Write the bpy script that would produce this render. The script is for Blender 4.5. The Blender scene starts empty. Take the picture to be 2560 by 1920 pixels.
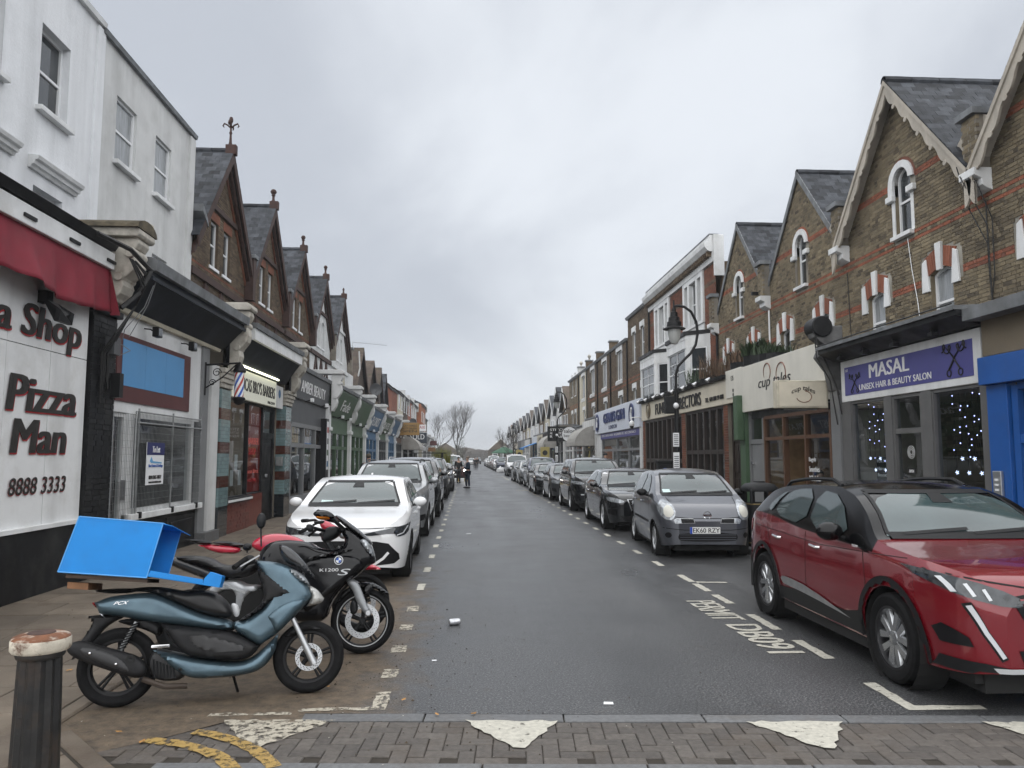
import bpy,bmesh,math,random
from math import sin,cos,pi,radians,sqrt,hypot,atan2
from mathutils import Vector,Matrix
from mathutils.bvhtree import BVHTree
random.seed(7)
scene=bpy.context.scene
C=scene.collection
# camera
CAM_H,YAW,PITCH=1.75,radians(3.27),math.atan(72.8/770)
cd=bpy.data.cameras.new("camera");cam=bpy.data.objects.new("camera",cd);C.objects.link(cam)
cd.sensor_fit='HORIZONTAL';cd.sensor_width=36.0;cd.lens=36.0*770/1024
cd.clip_start=0.05;cd.clip_end=3000
cam.location=(0,0,CAM_H);cam.rotation_euler=(pi/2+PITCH,0,-YAW)
scene.camera=cam
# sky, sun, exposure
SUN_EL,SUN_AZ=radians(68),radians(205)
w=bpy.data.worlds.new("World");scene.world=w;w.use_nodes=True
N,L=w.node_tree.nodes,w.node_tree.links
N.clear()
def nd(t,**k):
 n=N.new(t)
 for a,v in k.items():setattr(n,a,v)
 return n
tc=nd('ShaderNodeTexCoord');sep=nd('ShaderNodeSeparateXYZ');L.new(tc.outputs['Generated'],sep.inputs[0])
mx=nd('ShaderNodeMath',operation='MAXIMUM');mx.inputs[1].default_value=0.0;L.new(sep.outputs['Z'],mx.inputs[0])
ad=nd('ShaderNodeMath',operation='ADD');ad.inputs[1].default_value=0.38;L.new(mx.outputs[0],ad.inputs[0])
dv=nd('ShaderNodeVectorMath',operation='DIVIDE');L.new(tc.outputs['Generated'],dv.inputs[0]);L.new(ad.outputs[0],dv.inputs[1])
mp=nd('ShaderNodeMapping');mp.inputs['Rotation'].default_value=(0,0,.5);mp.inputs['Scale'].default_value=(1.0,.62,1);mp.inputs['Location'].default_value=(2.3,.7,0)
L.new(dv.outputs[0],mp.inputs[0])
n1=nd('ShaderNodeTexNoise');n1.inputs['Scale'].default_value=1.7;n1.inputs['Detail'].default_value=6;n1.inputs['Roughness'].default_value=.5;n1.inputs['Distortion'].default_value=.3
L.new(mp.outputs[0],n1.inputs['Vector'])
cr=nd('ShaderNodeValToRGB');cr.color_ramp.interpolation='EASE'
cr.color_ramp.elements[0].position=.36;cr.color_ramp.elements[0].color=(.235,.25,.276,1)
cr.color_ramp.elements[1].position=.66;cr.color_ramp.elements[1].color=(.352,.368,.392,1)
L.new(n1.outputs[0],cr.inputs[0])
sk=nd('ShaderNodeTexSky',sky_type='NISHITA',sun_disc=False);sk.sun_elevation=SUN_EL;sk.sun_rotation=SUN_AZ
skm=nd('ShaderNodeVectorMath',operation='SCALE');skm.inputs['Scale'].default_value=.055;L.new(sk.outputs[0],skm.inputs[0])
mixs=nd('ShaderNodeMix',data_type='RGBA');mixs.inputs[0].default_value=.06
L.new(cr.outputs[0],mixs.inputs[6]);L.new(skm.outputs[0],mixs.inputs[7])
bg=nd('ShaderNodeBackground');bg.inputs['Strength'].default_value=1.0;L.new(mixs.outputs[2],bg.inputs['Color'])
wo=nd('ShaderNodeOutputWorld');L.new(bg.outputs[0],wo.inputs['Surface'])
sl=bpy.data.lights.new("sun",'SUN');sl.energy=1.5;sl.angle=radians(140);sl.color=(1,.985,.96)
so=bpy.data.objects.new("sun",sl);C.objects.link(so);so.rotation_euler=(pi/2-SUN_EL,0,radians(-15))
scene.view_settings.view_transform='Standard';scene.view_settings.look='None'
scene.view_settings.exposure=1.3;scene.view_settings.gamma=1;scene.view_settings.use_curve_mapping=False
scene.render.engine='CYCLES'
cy=scene.cycles
cy.use_denoising=True;cy.use_adaptive_sampling=True;cy.adaptive_threshold=.02;cy.volume_bounces=0;cy.max_bounces=5;cy.diffuse_bounces=2;cy.glossy_bounces=3;cy.transparent_max_bounces=8
cy.caustics_reflective=False;cy.caustics_refractive=False;cy.sample_clamp_indirect=4
# text meshes (made first, while the scene is small)
def make_text(s,off=.0,shear=0.,spacing=1.0):
 cu=bpy.data.curves.new('t','FONT');cu.body=s;cu.size=1;cu.offset=off;cu.shear=shear
 cu.space_character=spacing;cu.extrude=.015;cu.resolution_u=3
 cu.align_x='LEFT'
 ob=bpy.data.objects.new('t',cu);C.objects.link(ob)
 dg=bpy.context.evaluated_depsgraph_get();dg.update()
 me=bpy.data.meshes.new_from_object(ob.evaluated_get(dg))
 vs=[tuple(v.co)for v in me.vertices];fs=[tuple(p.vertices)for p in me.polygons]
 bpy.data.objects.remove(ob);bpy.data.curves.remove(cu);bpy.data.meshes.remove(me)
 return vs,fs
TXT={}
def text(name,s,T,mat,parent,width=None,height=1.0,off=0.,shear=0.,spacing=1.0,depth=.006,kind=None,label=None):
 """T maps (x along the line, y up, out) to the world; text is fitted to width x height"""
 k=(s,0.0,shear,spacing)
 if k not in TXT:TXT[k]=make_text(*k)
 vs,fs=TXT[k]
 if not vs:return None
 x0=min(v[0]for v in vs);x1=max(v[0]for v in vs);y0=min(v[1]for v in vs);y1=max(v[1]for v in vs)
 sy=height/(y1-y0);sx=sy if width is None else width/(x1-x0)
 b=B();sx*=(x1-x0)/(x1-x0+2*off)
 for i,d in enumerate((0,)if off<=0 else(0,off,2*off)):b.add([T((v[0]-x0+d)*sx,(v[1]-y0)*sy,depth*(v[2]/.03+.5)+i*.0006)for v in vs],fs)
 return b.obj(name,mat,parent,kind=kind,label=label)
PRE={(0.0,0.0,1.0):['PERMIT','DB091','MASAL','UNISEX HAIR & BEAUTY SALON','137','Colour','Wash & cut','Waxing','Threading','Beard trim','FOR MEN','Haircut','Buzzcut','OPEN','135','Bagels','Smoothies','Milkshakes','FUNERAL','DIRECTORS','TEL. 020 888 99 888','GIANTS GYM','LONDON','OPEN 7 DAYS A WEEK   NO JOINING FEE   NO CONTRACT','STUDIO','CITY WINE','CAFE','salon','beauty','STITCH','ALTERATIONS','REPAIRS','Star Estates & Lettings','020 8365 8877','www.starestates.com',"LUCAS BRO'S BARBERS",'Est. 1982','07466 220 999','BARBER','SHOP','Lucas Bros.','est 1982','AMBER BEAUTY','Fade','FLORIST','PILATES','LUCKY NAILS','BEAUTY SALON','SOLD','TAXI','2008','EK60 RZY','K1200','LITTER','P'],(0.0,0.2,1.0):['cup tales'],(0.0,0.1,1.0):['cup tales'],(0.0,0.12,1.0):['Pizza Shop','Pizza','Man'],(0.0,0.15,1.0):['8888 3333','To Let'],(0.0,0.5,1.0):['PCX'],(0.0,0.3,1.0):['S']}
for k_,l_ in PRE.items():
 for s_ in l_:TXT[(s_,)+k_]=make_text(s_,*k_)
# mesh helpers
def frange(a,b,n):return[a+(b-a)*i/n for i in range(n+1)]
class B:
 def __init__(s,T=None):s.v=[];s.f=[];s.T=T
 def add(s,vs,fs):
  o=len(s.v)
  s.v+=[s.T(*v)for v in vs]if s.T else[tuple(v)for v in vs]
  s.f+=[tuple(i+o for i in f)for f in fs];return s
 def box(s,x0,x1,y0,y1,z0,z1):
  return s.add([(x0,y0,z0),(x1,y0,z0),(x1,y1,z0),(x0,y1,z0),(x0,y0,z1),(x1,y0,z1),(x1,y1,z1),(x0,y1,z1)],[(0,3,2,1),(4,5,6,7),(0,1,5,4),(1,2,6,5),(2,3,7,6),(3,0,4,7)])
 def ext(s,pts,d):
  n=len(pts)
  return s.add(list(pts)+[(p[0]+d[0],p[1]+d[1],p[2]+d[2])for p in pts],[tuple(range(n-1,-1,-1)),tuple(range(n,2*n))]+[(i,(i+1)%n,n+(i+1)%n,n+i)for i in range(n)])
 def quad(s,*p):return s.add(list(p),[tuple(range(len(p)))])
 def grid(s,rows,close=False):
  n=len(rows[0]);m=len(rows)
  fs=[(i*n+j,i*n+(j+1)%n,(i+1)*n+(j+1)%n,(i+1)*n+j)for i in range(m-1)for j in range(n if close else n-1)]
  return s.add([p for r in rows for p in r],fs)
 def tube(s,pts,r,n=8):
  pts=[Vector(p)for p in pts];m=len(pts)
  rr=r if isinstance(r,(list,tuple))else[r]*m
  up=None;rows=[]
  for i,p in enumerate(pts):
   d=(pts[min(i+1,m-1)]-pts[max(i-1,0)]).normalized()
   if up is None or abs(up.dot(d))>.98:up=Vector((0,0,1))if abs(d.z)<.9 else Vector((1,0,0))
   a=d.cross(up).normalized();b_=a.cross(d).normalized();up=b_
   rows.append([tuple(p+(a*cos(t)+b_*sin(t))*rr[i])for t in[2*pi*k/n for k in range(n)]])
  s.grid(rows,True)
  o=len(s.v)-n*m
  s.f.append(tuple(range(o+n-1,o-1,-1)));s.f.append(tuple(range(o+n*(m-1),o+n*m)))
  return s
 def lathe(s,prof,o=(0,0,0),ax='z',n=20,full=2*pi):
  rows=[]
  for r,h in prof:
   row=[]
   for k in range(n):
    t=full*k/n;a,b_=r*cos(t),r*sin(t)
    q={'z':(a,b_,h),'x':(h,a,b_),'y':(a,h,b_)}[ax]
    row.append((o[0]+q[0],o[1]+q[1],o[2]+q[2]))
   rows.append(row)
  return s.grid(rows,True)
 def ball(s,c,r,n=10,m=7,sc=(1,1,1)):
  rows=[[(c[0]+r*sc[0]*sin(pi*i/m)*cos(2*pi*k/n),c[1]+r*sc[1]*sin(pi*i/m)*sin(2*pi*k/n),c[2]+r*sc[2]*cos(pi*i/m))for k in range(n)]for i in range(m+1)]
  return s.grid(rows,True)
 def xf(s,M):s.v=[tuple(M@Vector(p))for p in s.v];return s
 def mesh(s,name,mat,smooth=False,merge=False):
  me=bpy.data.meshes.new(name);me.from_pydata(s.v,[],s.f)
  if merge:
   bm=bmesh.new();bm.from_mesh(me);bmesh.ops.remove_doubles(bm,verts=bm.verts,dist=2e-4)
   bmesh.ops.recalc_face_normals(bm,faces=bm.faces);bm.to_mesh(me);bm.free()
  if mat:me.materials.append(mat)
  if smooth:
   me.shade_smooth()
   me.set_sharp_from_angle(angle=radians(smooth if smooth is not True else 40))
  return me
 def obj(s,name,mat,parent=None,smooth=False,bevel=0,kind=None,label=None,merge=False):
  return link(name,s.mesh(name,mat,smooth,merge),parent,bevel,kind,label)
def link(name,me,parent=None,bevel=0,kind=None,label=None):
 o=bpy.data.objects.new(name,me);C.objects.link(o)
 if parent is not None:
  o.parent=parent;o.matrix_parent_inverse=Matrix(INV.get(parent.name,Matrix()))
  INV[o.name]=Matrix()
 if bevel:
  m=o.modifiers.new('b','BEVEL');m.width=bevel;m.segments=2;m.limit_method='ANGLE';m.angle_limit=radians(40)
 if kind:o['kind']=kind
 if label:o['label']=label
 return o
INV={}
def thing(name,label,cat,loc=(0,0,0),rz=0,group=None,world=False):
 """Empty at the thing's base; world=True: its parts are given in world coordinates"""
 o=bpy.data.objects.new(name,None);C.objects.link(o);o.empty_display_size=.2
 o.location=loc;o.rotation_euler=(0,0,rz)
 if world:INV[o.name]=Matrix.Translation(Vector(loc)).inverted()
 return tag(o,label,cat,group)
def tag(o,label,cat,group=None):
 o['label']=label;o['category']=cat
 if group:o['group']=group
 return o
def struct(o):o['kind']='structure';return o
def put(name,me,parent,loc,rot=(0,0,0),sc=(1,1,1),kind=None):
 o=bpy.data.objects.new(name,me);C.objects.link(o);o.location=loc;o.rotation_euler=rot;o.scale=sc
 if parent is not None:o.parent=parent;o.matrix_parent_inverse=Matrix(INV.get(parent.name,Matrix()))
 if kind:o['kind']=kind
 return o
def children(o):return[c for c in bpy.data.objects if c.parent==o]
def copy_tree(root,loc,rz,label,group=None):
 kids={}
 for c in bpy.data.objects:
  if c.parent:kids.setdefault(c.parent.name,[]).append(c)
 def cp(o,par):
  n=o.copy();C.objects.link(n);n.parent=par
  for c in kids.get(o.name,[]):cp(c,n)
  return n
 r=cp(root,None);r.location=loc;r.rotation_euler=(0,0,rz);r['label']=label
 if group:r['group']=group
 return r
def cliprect(poly,x0,x1,y0,y1):
 def cut(P,f,inter):
  out=[]
  for i in range(len(P)):
   a,b_=P[i-1],P[i]
   fa,fb=f(a),f(b_)
   if fb>=0:
    if fa<0:out.append(inter(a,b_,fa/(fa-fb)))
    out.append(b_)
   elif fa>=0:out.append(inter(a,b_,fa/(fa-fb)))
  return out
 it=lambda a,b_,t:(a[0]+(b_[0]-a[0])*t,a[1]+(b_[1]-a[1])*t)
 for f in(lambda p:p[0]-x0,lambda p:x1-p[0],lambda p:p[1]-y0,lambda p:y1-p[1]):
  poly=cut(poly,f,it)
  if len(poly)<3:return[]
 return poly
def cells(poly,c):
 xs=[p[0]for p in poly];ys=[p[1]for p in poly]
 x0,x1,y0,y1=min(xs),max(xs),min(ys),max(ys)
 nx=max(1,math.ceil((x1-x0)/c));ny=max(1,math.ceil((y1-y0)/c))
 out=[]
 for i in range(nx):
  for j in range(ny):
   q=cliprect(poly,x0+(x1-x0)*i/nx,x0+(x1-x0)*(i+1)/nx,y0+(y1-y0)*j/ny,y0+(y1-y0)*(j+1)/ny)
   r=[]
   for p in q:
    if not r or hypot(p[0]-r[-1][0],p[1]-r[-1][1])>1e-5:r.append(p)
   if len(r)>2 and hypot(r[0][0]-r[-1][0],r[0][1]-r[-1][1])<1e-5:r.pop()
   if len(r)>2:out.append(r)
 return out
def smooth_poly(pts,it=2):
 """Chaikin on a closed outline; a point given as (x, y, 1) stays a hard corner"""
 P=[(p[0],p[1],p[2]if len(p)>2 else 0)for p in pts]
 for _ in range(it):
  Q=[]
  for i in range(len(P)):
   a,b_,c=P[i-1],P[i],P[(i+1)%len(P)]
   if b_[2]:Q.append(b_)
   else:
    Q.append((b_[0]*.75+a[0]*.25,b_[1]*.75+a[1]*.25,0));Q.append((b_[0]*.75+c[0]*.25,b_[1]*.75+c[1]*.25,0))
  P=Q
 return[(p[0],p[1])for p in P]
def edge_dist(p,poly):
 d=1e9
 for i in range(len(poly)):
  a,b_=poly[i-1],poly[i]
  ex,ey=b_[0]-a[0],b_[1]-a[1];l2=ex*ex+ey*ey or 1e-9
  t=max(0,min(1,((p[0]-a[0])*ex+(p[1]-a[1])*ey)/l2))
  d=min(d,hypot(p[0]-a[0]-ex*t,p[1]-a[1]-ey*t))
 return d
def pillow(poly,T,th,R=.04,cell=.035,rim=.12):
 """rounded slab: outline (a, b), half thickness th (number or f(a, b)), edge radius R; T(a, off, b)"""
 b=B(T);f=th if callable(th)else(lambda x,y:th)
 ix={}
 vs=[];fs=[]
 def vid(p,sg):
  k=(round(p[0],4),round(p[1],4),sg)
  if k not in ix:
   d=min(1,edge_dist(p,poly)/R);t=f(*p)*(rim+(1-rim)*sqrt(max(0,1-(1-d)**2)))
   ix[k]=len(vs);vs.append((p[0],sg*t,p[1]))
  return ix[k]
 cl=cells(poly,cell)
 for q in cl:
  for sg in(1,-1):
   ids=[vid(p,sg)for p in q];ids=list(dict.fromkeys(ids))
   if len(ids)>2:fs.append(ids if sg>0 else ids[::-1])
 cnt={}
 for fc in fs:
  for i in range(len(fc)):
   e=(fc[i-1],fc[i]);cnt[e]=cnt.get(e,0)+1
 inv={v:k for k,v in ix.items()}
 for(a,c)in list(cnt):
  if(c,a)not in cnt and inv[a][2]>0:
   a2=ix.get((inv[a][0],inv[a][1],-1));c2=ix.get((inv[c][0],inv[c][1],-1))
   if a2 is not None and c2 is not None:fs.append((c,a,a2,c2))
 b.add(vs,fs);return b
# materials
def mat(name,col,rough=.6,metal=0.,var=.0,vs=3.,bump=0.,bs=60.,coat=0.,ior=1.45,emit=0.,streak=0.,dirt=None,dirt_amt=0.,dscale=2.,rvar=0.,world=False,rnd=0.,stretch=(1,1,1),spec=.5):
 m=bpy.data.materials.new(name);m.use_nodes=True
 T=m.node_tree;N,L=T.nodes,T.links;p=N['Principled BSDF']
 p.inputs['Roughness'].default_value=rough;p.inputs['Metallic'].default_value=metal;p.inputs['IOR'].default_value=ior
 p.inputs['Coat Weight'].default_value=coat;p.inputs['Coat Roughness'].default_value=.04;p.inputs['Specular IOR Level'].default_value=spec
 c4=(*col,1);p.inputs['Base Color'].default_value=c4
 if emit:p.inputs['Emission Color'].default_value=c4;p.inputs['Emission Strength'].default_value=emit
 if not(var or bump or streak or dirt_amt or rvar or rnd):return m
 if world:g=N.new('ShaderNodeNewGeometry');vec=g.outputs['Position']
 else:g=N.new('ShaderNodeTexCoord');vec=g.outputs['Object']
 def noise(scale,detail=5,vec_=None,r=.55):
  n=N.new('ShaderNodeTexNoise');n.inputs['Scale'].default_value=scale;n.inputs['Detail'].default_value=detail;n.inputs['Roughness'].default_value=r
  L.new(vec_ or vec,n.inputs['Vector']);return n.outputs[0]
 def mapped(s):
  k=N.new('ShaderNodeMapping');k.inputs['Scale'].default_value=s;L.new(vec,k.inputs[0]);return k.outputs[0]
 def ramp(src,a,b_,ca,cb):
  r=N.new('ShaderNodeValToRGB');e=r.color_ramp.elements
  e[0].position,e[1].position=a,b_;e[0].color,e[1].color=ca,cb;L.new(src,r.inputs[0]);return r.outputs[0]
 def mixc(f,a,b_,mode='MIX'):
  x=N.new('ShaderNodeMix');x.data_type='RGBA';x.blend_type=mode
  for s,i in((f,0),(a,6),(b_,7)):
   if hasattr(s,'is_linked')or hasattr(s,'node'):L.new(s,x.inputs[i])
   else:x.inputs[i].default_value=s
  return x.outputs[2]
 out=c4
 if var:
  v2=mapped(stretch)if stretch!=(1,1,1)else None
  out=ramp(noise(vs,6,v2),.3,.7,tuple(max(0,c*(1-var))for c in col)+(1,),tuple(min(1,c*(1+var))for c in col)+(1,))
 if rnd:
  oi=N.new('ShaderNodeObjectInfo');gg=N.new('ShaderNodeNewGeometry');a=N.new('ShaderNodeMath');a.operation='ADD'
  L.new(oi.outputs['Random'],a.inputs[0]);L.new(gg.outputs['Random Per Island'],a.inputs[1])
  fr=N.new('ShaderNodeMath');fr.operation='FRACT';L.new(a.outputs[0],fr.inputs[0])
  out=mixc(1.0,out,ramp(fr.outputs[0],0,1,(1-rnd,1-rnd,1-rnd,1),(1+rnd,1+rnd,1+rnd*.9,1)),'MULTIPLY')
 if streak:
  s_=ramp(noise(1.0,6,mapped((2.2,2.2,.16))),.42,.75,(0,0,0,1),(streak,streak,streak,1))
  out=mixc(s_,out,(.10,.10,.095,1))
 if dirt_amt:
  d_=ramp(noise(dscale,8,None,.65),.5,.68,(0,0,0,1),(dirt_amt,)*3+(1,))
  out=mixc(d_,out,(*dirt,1))
 if hasattr(out,'node'):L.new(out,p.inputs['Base Color'])
 if rvar:
  r_=ramp(noise(vs*.6,4),.3,.7,(max(0,rough-rvar),)*3+(1,),(min(1,rough+rvar),)*3+(1,));L.new(r_,p.inputs['Roughness'])
 if bump:
  bn=N.new('ShaderNodeBump');bn.inputs['Strength'].default_value=min(1,bump);bn.inputs['Distance'].default_value=.01*max(1,bump)
  L.new(noise(bs,4),bn.inputs['Height']);L.new(bn.outputs[0],p.inputs['Normal'])
 return m
def brickmat(name,cols,rough=.9,dirt=.35):
 """one colour for each brick, from a ramp"""
 m=bpy.data.materials.new(name);m.use_nodes=True
 T=m.node_tree;N,L=T.nodes,T.links;p=N['Principled BSDF'];p.inputs['Roughness'].default_value=rough;p.inputs['Specular IOR Level'].default_value=.25
 oi=N.new('ShaderNodeObjectInfo');gg=N.new('ShaderNodeNewGeometry');a=N.new('ShaderNodeMath');a.operation='ADD'
 L.new(oi.outputs['Random'],a.inputs[0]);L.new(gg.outputs['Random Per Island'],a.inputs[1])
 fr=N.new('ShaderNodeMath');fr.operation='FRACT';L.new(a.outputs[0],fr.inputs[0])
 r=N.new('ShaderNodeValToRGB');e=r.color_ramp.elements
 while len(e)<len(cols):e.new(.5)
 for i,c in enumerate(cols):e[i].position=i/(len(cols)-1);e[i].color=(*c,1)
 L.new(fr.outputs[0],r.inputs[0])
 n=N.new('ShaderNodeTexNoise');n.inputs['Scale'].default_value=1.1;n.inputs['Detail'].default_value=7;n.inputs['Roughness'].default_value=.65;L.new(gg.outputs['Position'],n.inputs['Vector'])
 d=N.new('ShaderNodeValToRGB');d.color_ramp.elements[0].position=.3;d.color_ramp.elements[1].position=.7
 d.color_ramp.elements[0].color=(1-dirt,)*3+(1,);d.color_ramp.elements[1].color=(1.15,1.15,1.1,1);L.new(n.outputs[0],d.inputs[0])
 x=N.new('ShaderNodeMix');x.data_type='RGBA';x.blend_type='MULTIPLY';x.inputs[0].default_value=1
 L.new(r.outputs[0],x.inputs[6]);L.new(d.outputs[0],x.inputs[7]);L.new(x.outputs[2],p.inputs['Base Color'])
 n2=N.new('ShaderNodeTexNoise');n2.inputs['Scale'].default_value=70;L.new(gg.outputs['Position'],n2.inputs['Vector'])
 b=N.new('ShaderNodeBump');b.inputs['Strength'].default_value=.5;b.inputs['Distance'].default_value=.006;L.new(n2.outputs[0],b.inputs['Height']);L.new(b.outputs[0],p.inputs['Normal'])
 return m
def glass(name,tint=(.8,.85,.85),fac=1.0,rough=.01):
 """clear pane: mirror by Fresnel over a tinted see-through"""
 m=bpy.data.materials.new(name);m.use_nodes=True
 T=m.node_tree;N,L=T.nodes,T.links;N.clear()
 o=N.new('ShaderNodeOutputMaterial');mx=N.new('ShaderNodeMixShader');tr=N.new('ShaderNodeBsdfTransparent');gl=N.new('ShaderNodeBsdfGlossy');fr=N.new('ShaderNodeLayerWeight')
 tr.inputs[0].default_value=(*tint,1);gl.inputs['Roughness'].default_value=rough;gl.inputs['Color'].default_value=(.95,.97,1,1)
 pw=N.new('ShaderNodeMath');pw.operation='POWER';pw.inputs[1].default_value=4.5;L.new(fr.outputs['Facing'],pw.inputs[0])
 mu=N.new('ShaderNodeMath');mu.operation='MULTIPLY_ADD';mu.inputs[1].default_value=.9*fac;mu.inputs[2].default_value=.07*fac;mu.use_clamp=True
 L.new(pw.outputs[0],mu.inputs[0]);L.new(mu.outputs[0],mx.inputs[0]);L.new(tr.outputs[0],mx.inputs[1]);L.new(gl.outputs[0],mx.inputs[2]);L.new(mx.outputs[0],o.inputs[0])
 return m
def asphalt():
 m=bpy.data.materials.new('asphalt');m.use_nodes=True
 T=m.node_tree;N,L=T.nodes,T.links;p=N['Principled BSDF']
 g=N.new('ShaderNodeNewGeometry');pos=g.outputs['Position']
 def noise(s,d=5,r=.55,v=None):
  n=N.new('ShaderNodeTexNoise');n.inputs['Scale'].default_value=s;n.inputs['Detail'].default_value=d;n.inputs['Roughness'].default_value=r;L.new(v or pos,n.inputs['Vector']);return n.outputs[0]
 def ramp(src,*st):
  r=N.new('ShaderNodeValToRGB');e=r.color_ramp.elements
  while len(e)<len(st):e.new(.5)
  for i,(q,c)in enumerate(st):e[i].position=q;e[i].color=(c if isinstance(c,tuple)else(c,c,c))+(1,)
  L.new(src,r.inputs[0]);return r.outputs[0]
 def mix(f,a,b_,mode='MIX'):
  x=N.new('ShaderNodeMix');x.data_type='RGBA';x.blend_type=mode
  for s,i in((f,0),(a,6),(b_,7)):
   if hasattr(s,'node'):L.new(s,x.inputs[i])
   else:x.inputs[i].default_value=s
  return x.outputs[2]
 grain=noise(62,3,.8);grain2=noise(26,4,.7)
 base=ramp(grain,(.36,(.014,.0145,.015)),(.52,(.034,.035,.037)),(.66,(.19,.19,.19)))
 mpn=N.new('ShaderNodeMapping');mpn.inputs['Scale'].default_value=(1,.13,1);L.new(pos,mpn.inputs[0])
 tracks=noise(1.1,4,.5,mpn.outputs[0]);big=noise(.55,6,.6)
 base=mix(1.0,base,ramp(tracks,(.3,.8),(.7,1.25)),'MULTIPLY')
 base=mix(1.0,base,ramp(big,(.3,.75),(.7,1.3)),'MULTIPLY')
 vor=N.new('ShaderNodeTexVoronoi');vor.inputs['Scale'].default_value=16;L.new(pos,vor.inputs['Vector'])
 spk=ramp(vor.outputs['Distance'],(.0,1.0),(.06,0.0));
 spk2=mix(1.0,spk,ramp(noise(2.2),(.5,0.),(.66,.8)),'MULTIPLY')
 base=mix(spk2,base,(.30,.29,.27,1))
 sep=N.new('ShaderNodeSeparateXYZ');L.new(pos,sep.inputs[0])
 mr=N.new('ShaderNodeMapRange');mr.inputs['From Min'].default_value=-.15;mr.inputs['From Max'].default_value=-1.5;L.new(sep.outputs['X'],mr.inputs['Value'])
 my=N.new('ShaderNodeMapRange');my.inputs['From Min'].default_value=15;my.inputs['From Max'].default_value=9;L.new(sep.outputs['Y'],my.inputs['Value'])
 mm=N.new('ShaderNodeMath');mm.operation='MULTIPLY';L.new(mr.outputs[0],mm.inputs[0]);L.new(my.outputs[0],mm.inputs[1])
 ma=N.new('ShaderNodeMath');ma.operation='ADD';L.new(noise(2.6,8,.68),ma.inputs[0]);L.new(mm.outputs[0],ma.inputs[1])
 mud=ramp(ma.outputs[0],(.62,0.),(1.15,.88))
 base=mix(mud,base,ramp(noise(9,6,.7),(.3,(.05,.038,.026)),(.7,(.17,.125,.082))))
 L.new(base,p.inputs['Base Color'])
 rg=mix(1.0,ramp(big,(.3,.30),(.72,.50)),ramp(tracks,(.3,.75),(.7,1.15)),'MULTIPLY')
 rg=mix(mud,rg,(.78,.78,.78,1));L.new(rg,p.inputs['Roughness'])
 ad=N.new('ShaderNodeMath');ad.operation='ADD';L.new(grain,ad.inputs[0]);L.new(grain2,ad.inputs[1])
 b=N.new('ShaderNodeBump');b.inputs['Strength'].default_value=.4;b.inputs['Distance'].default_value=.01;L.new(ad.outputs[0],b.inputs['Height']);L.new(b.outputs[0],p.inputs['Normal'])
 return m
def paintmark(name,col,wear=.5):
 """worn road paint: chips show the ground under it"""
 m=bpy.data.materials.new(name);m.use_nodes=True
 T=m.node_tree;N,L=T.nodes,T.links;p=N['Principled BSDF'];p.inputs['Roughness'].default_value=.7
 g=N.new('ShaderNodeNewGeometry')
 n=N.new('ShaderNodeTexNoise');n.inputs['Scale'].default_value=16;n.inputs['Detail'].default_value=8;n.inputs['Roughness'].default_value=.72;L.new(g.outputs['Position'],n.inputs['Vector'])
 r=N.new('ShaderNodeValToRGB');e=r.color_ramp.elements;e[0].position=wear-.05;e[1].position=wear+.05;e[0].color=(0,0,0,1);e[1].color=(1,1,1,1);L.new(n.outputs[0],r.inputs[0])
 n2=N.new('ShaderNodeTexNoise');n2.inputs['Scale'].default_value=30;n2.inputs['Detail'].default_value=5;L.new(g.outputs['Position'],n2.inputs['Vector'])
 c=N.new('ShaderNodeValToRGB');c.color_ramp.elements[0].position=.3;c.color_ramp.elements[1].position=.7
 c.color_ramp.elements[0].color=tuple(x*.7 for x in col)+(1,);c.color_ramp.elements[1].color=(*col,1);L.new(n2.outputs[0],c.inputs[0]);L.new(c.outputs[0],p.inputs['Base Color'])
 tr=N.new('ShaderNodeBsdfTransparent');mx=N.new('ShaderNodeMixShader');L.new(r.outputs[0],mx.inputs[0]);L.new(tr.outputs[0],mx.inputs[1]);L.new(p.outputs[0],mx.inputs[2])
 L.new(mx.outputs[0],N['Material Output'].inputs['Surface'])
 return m
M={}
M['asphalt']=asphalt()
M['slab']=mat('paving_slab',(.135,.110,.085),.75,var=.25,vs=2.2,bump=.35,bs=45,rnd=.22,dirt=(.07,.05,.035),dirt_amt=.6,dscale=3,world=True)
M['kerb']=mat('granite_kerb',(.125,.128,.132),.6,var=.2,vs=30,bump=.3,bs=90,rnd=.12,world=True,dirt=(.09,.075,.06),dirt_amt=.5)
M['paver']=mat('block_paver',(.088,.078,.070),.7,var=.25,vs=25,bump=.4,bs=80,rnd=.22,world=True,dirt=(.075,.055,.038),dirt_amt=.5,dscale=1.5)
M['joint']=mat('joint_sand',(.035,.029,.022),.95)
M['markw']=paintmark('white_road_paint',(.52,.50,.43),.37)
M['markworn']=paintmark('worn_white_paint',(.46,.42,.34),.47)
M['marky']=paintmark('yellow_road_paint',(.38,.25,.075),.46)
M['stock']=brickmat('stock_brick',[(.08,.066,.05),(.155,.126,.087),(.19,.156,.106),(.225,.185,.126),(.18,.147,.10),(.125,.104,.075),(.26,.215,.148)])
M['redbrick']=brickmat('red_brick',[(.20,.078,.05),(.25,.092,.058),(.28,.105,.066),(.16,.068,.048)],dirt=.25)
M['dullred']=brickmat('dull_red_brick',[(.15,.06,.042),(.19,.078,.05),(.22,.09,.058),(.12,.06,.045)],dirt=.35)
M['brown']=brickmat('brown_brick',[(.07,.052,.04),(.115,.085,.06),(.145,.108,.075),(.095,.068,.05),(.17,.13,.09)])
M['whitebrick']=mat('white_painted_brick',(.66,.67,.67),.7,var=.08,vs=2,rnd=.06,streak=.25,world=True)
M['mortar']=mat('mortar',(.26,.245,.21),.95,var=.3,vs=2,world=True)
M['mortar2']=mat('dark_mortar',(.19,.17,.14),.95,var=.3,vs=2,world=True)
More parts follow.
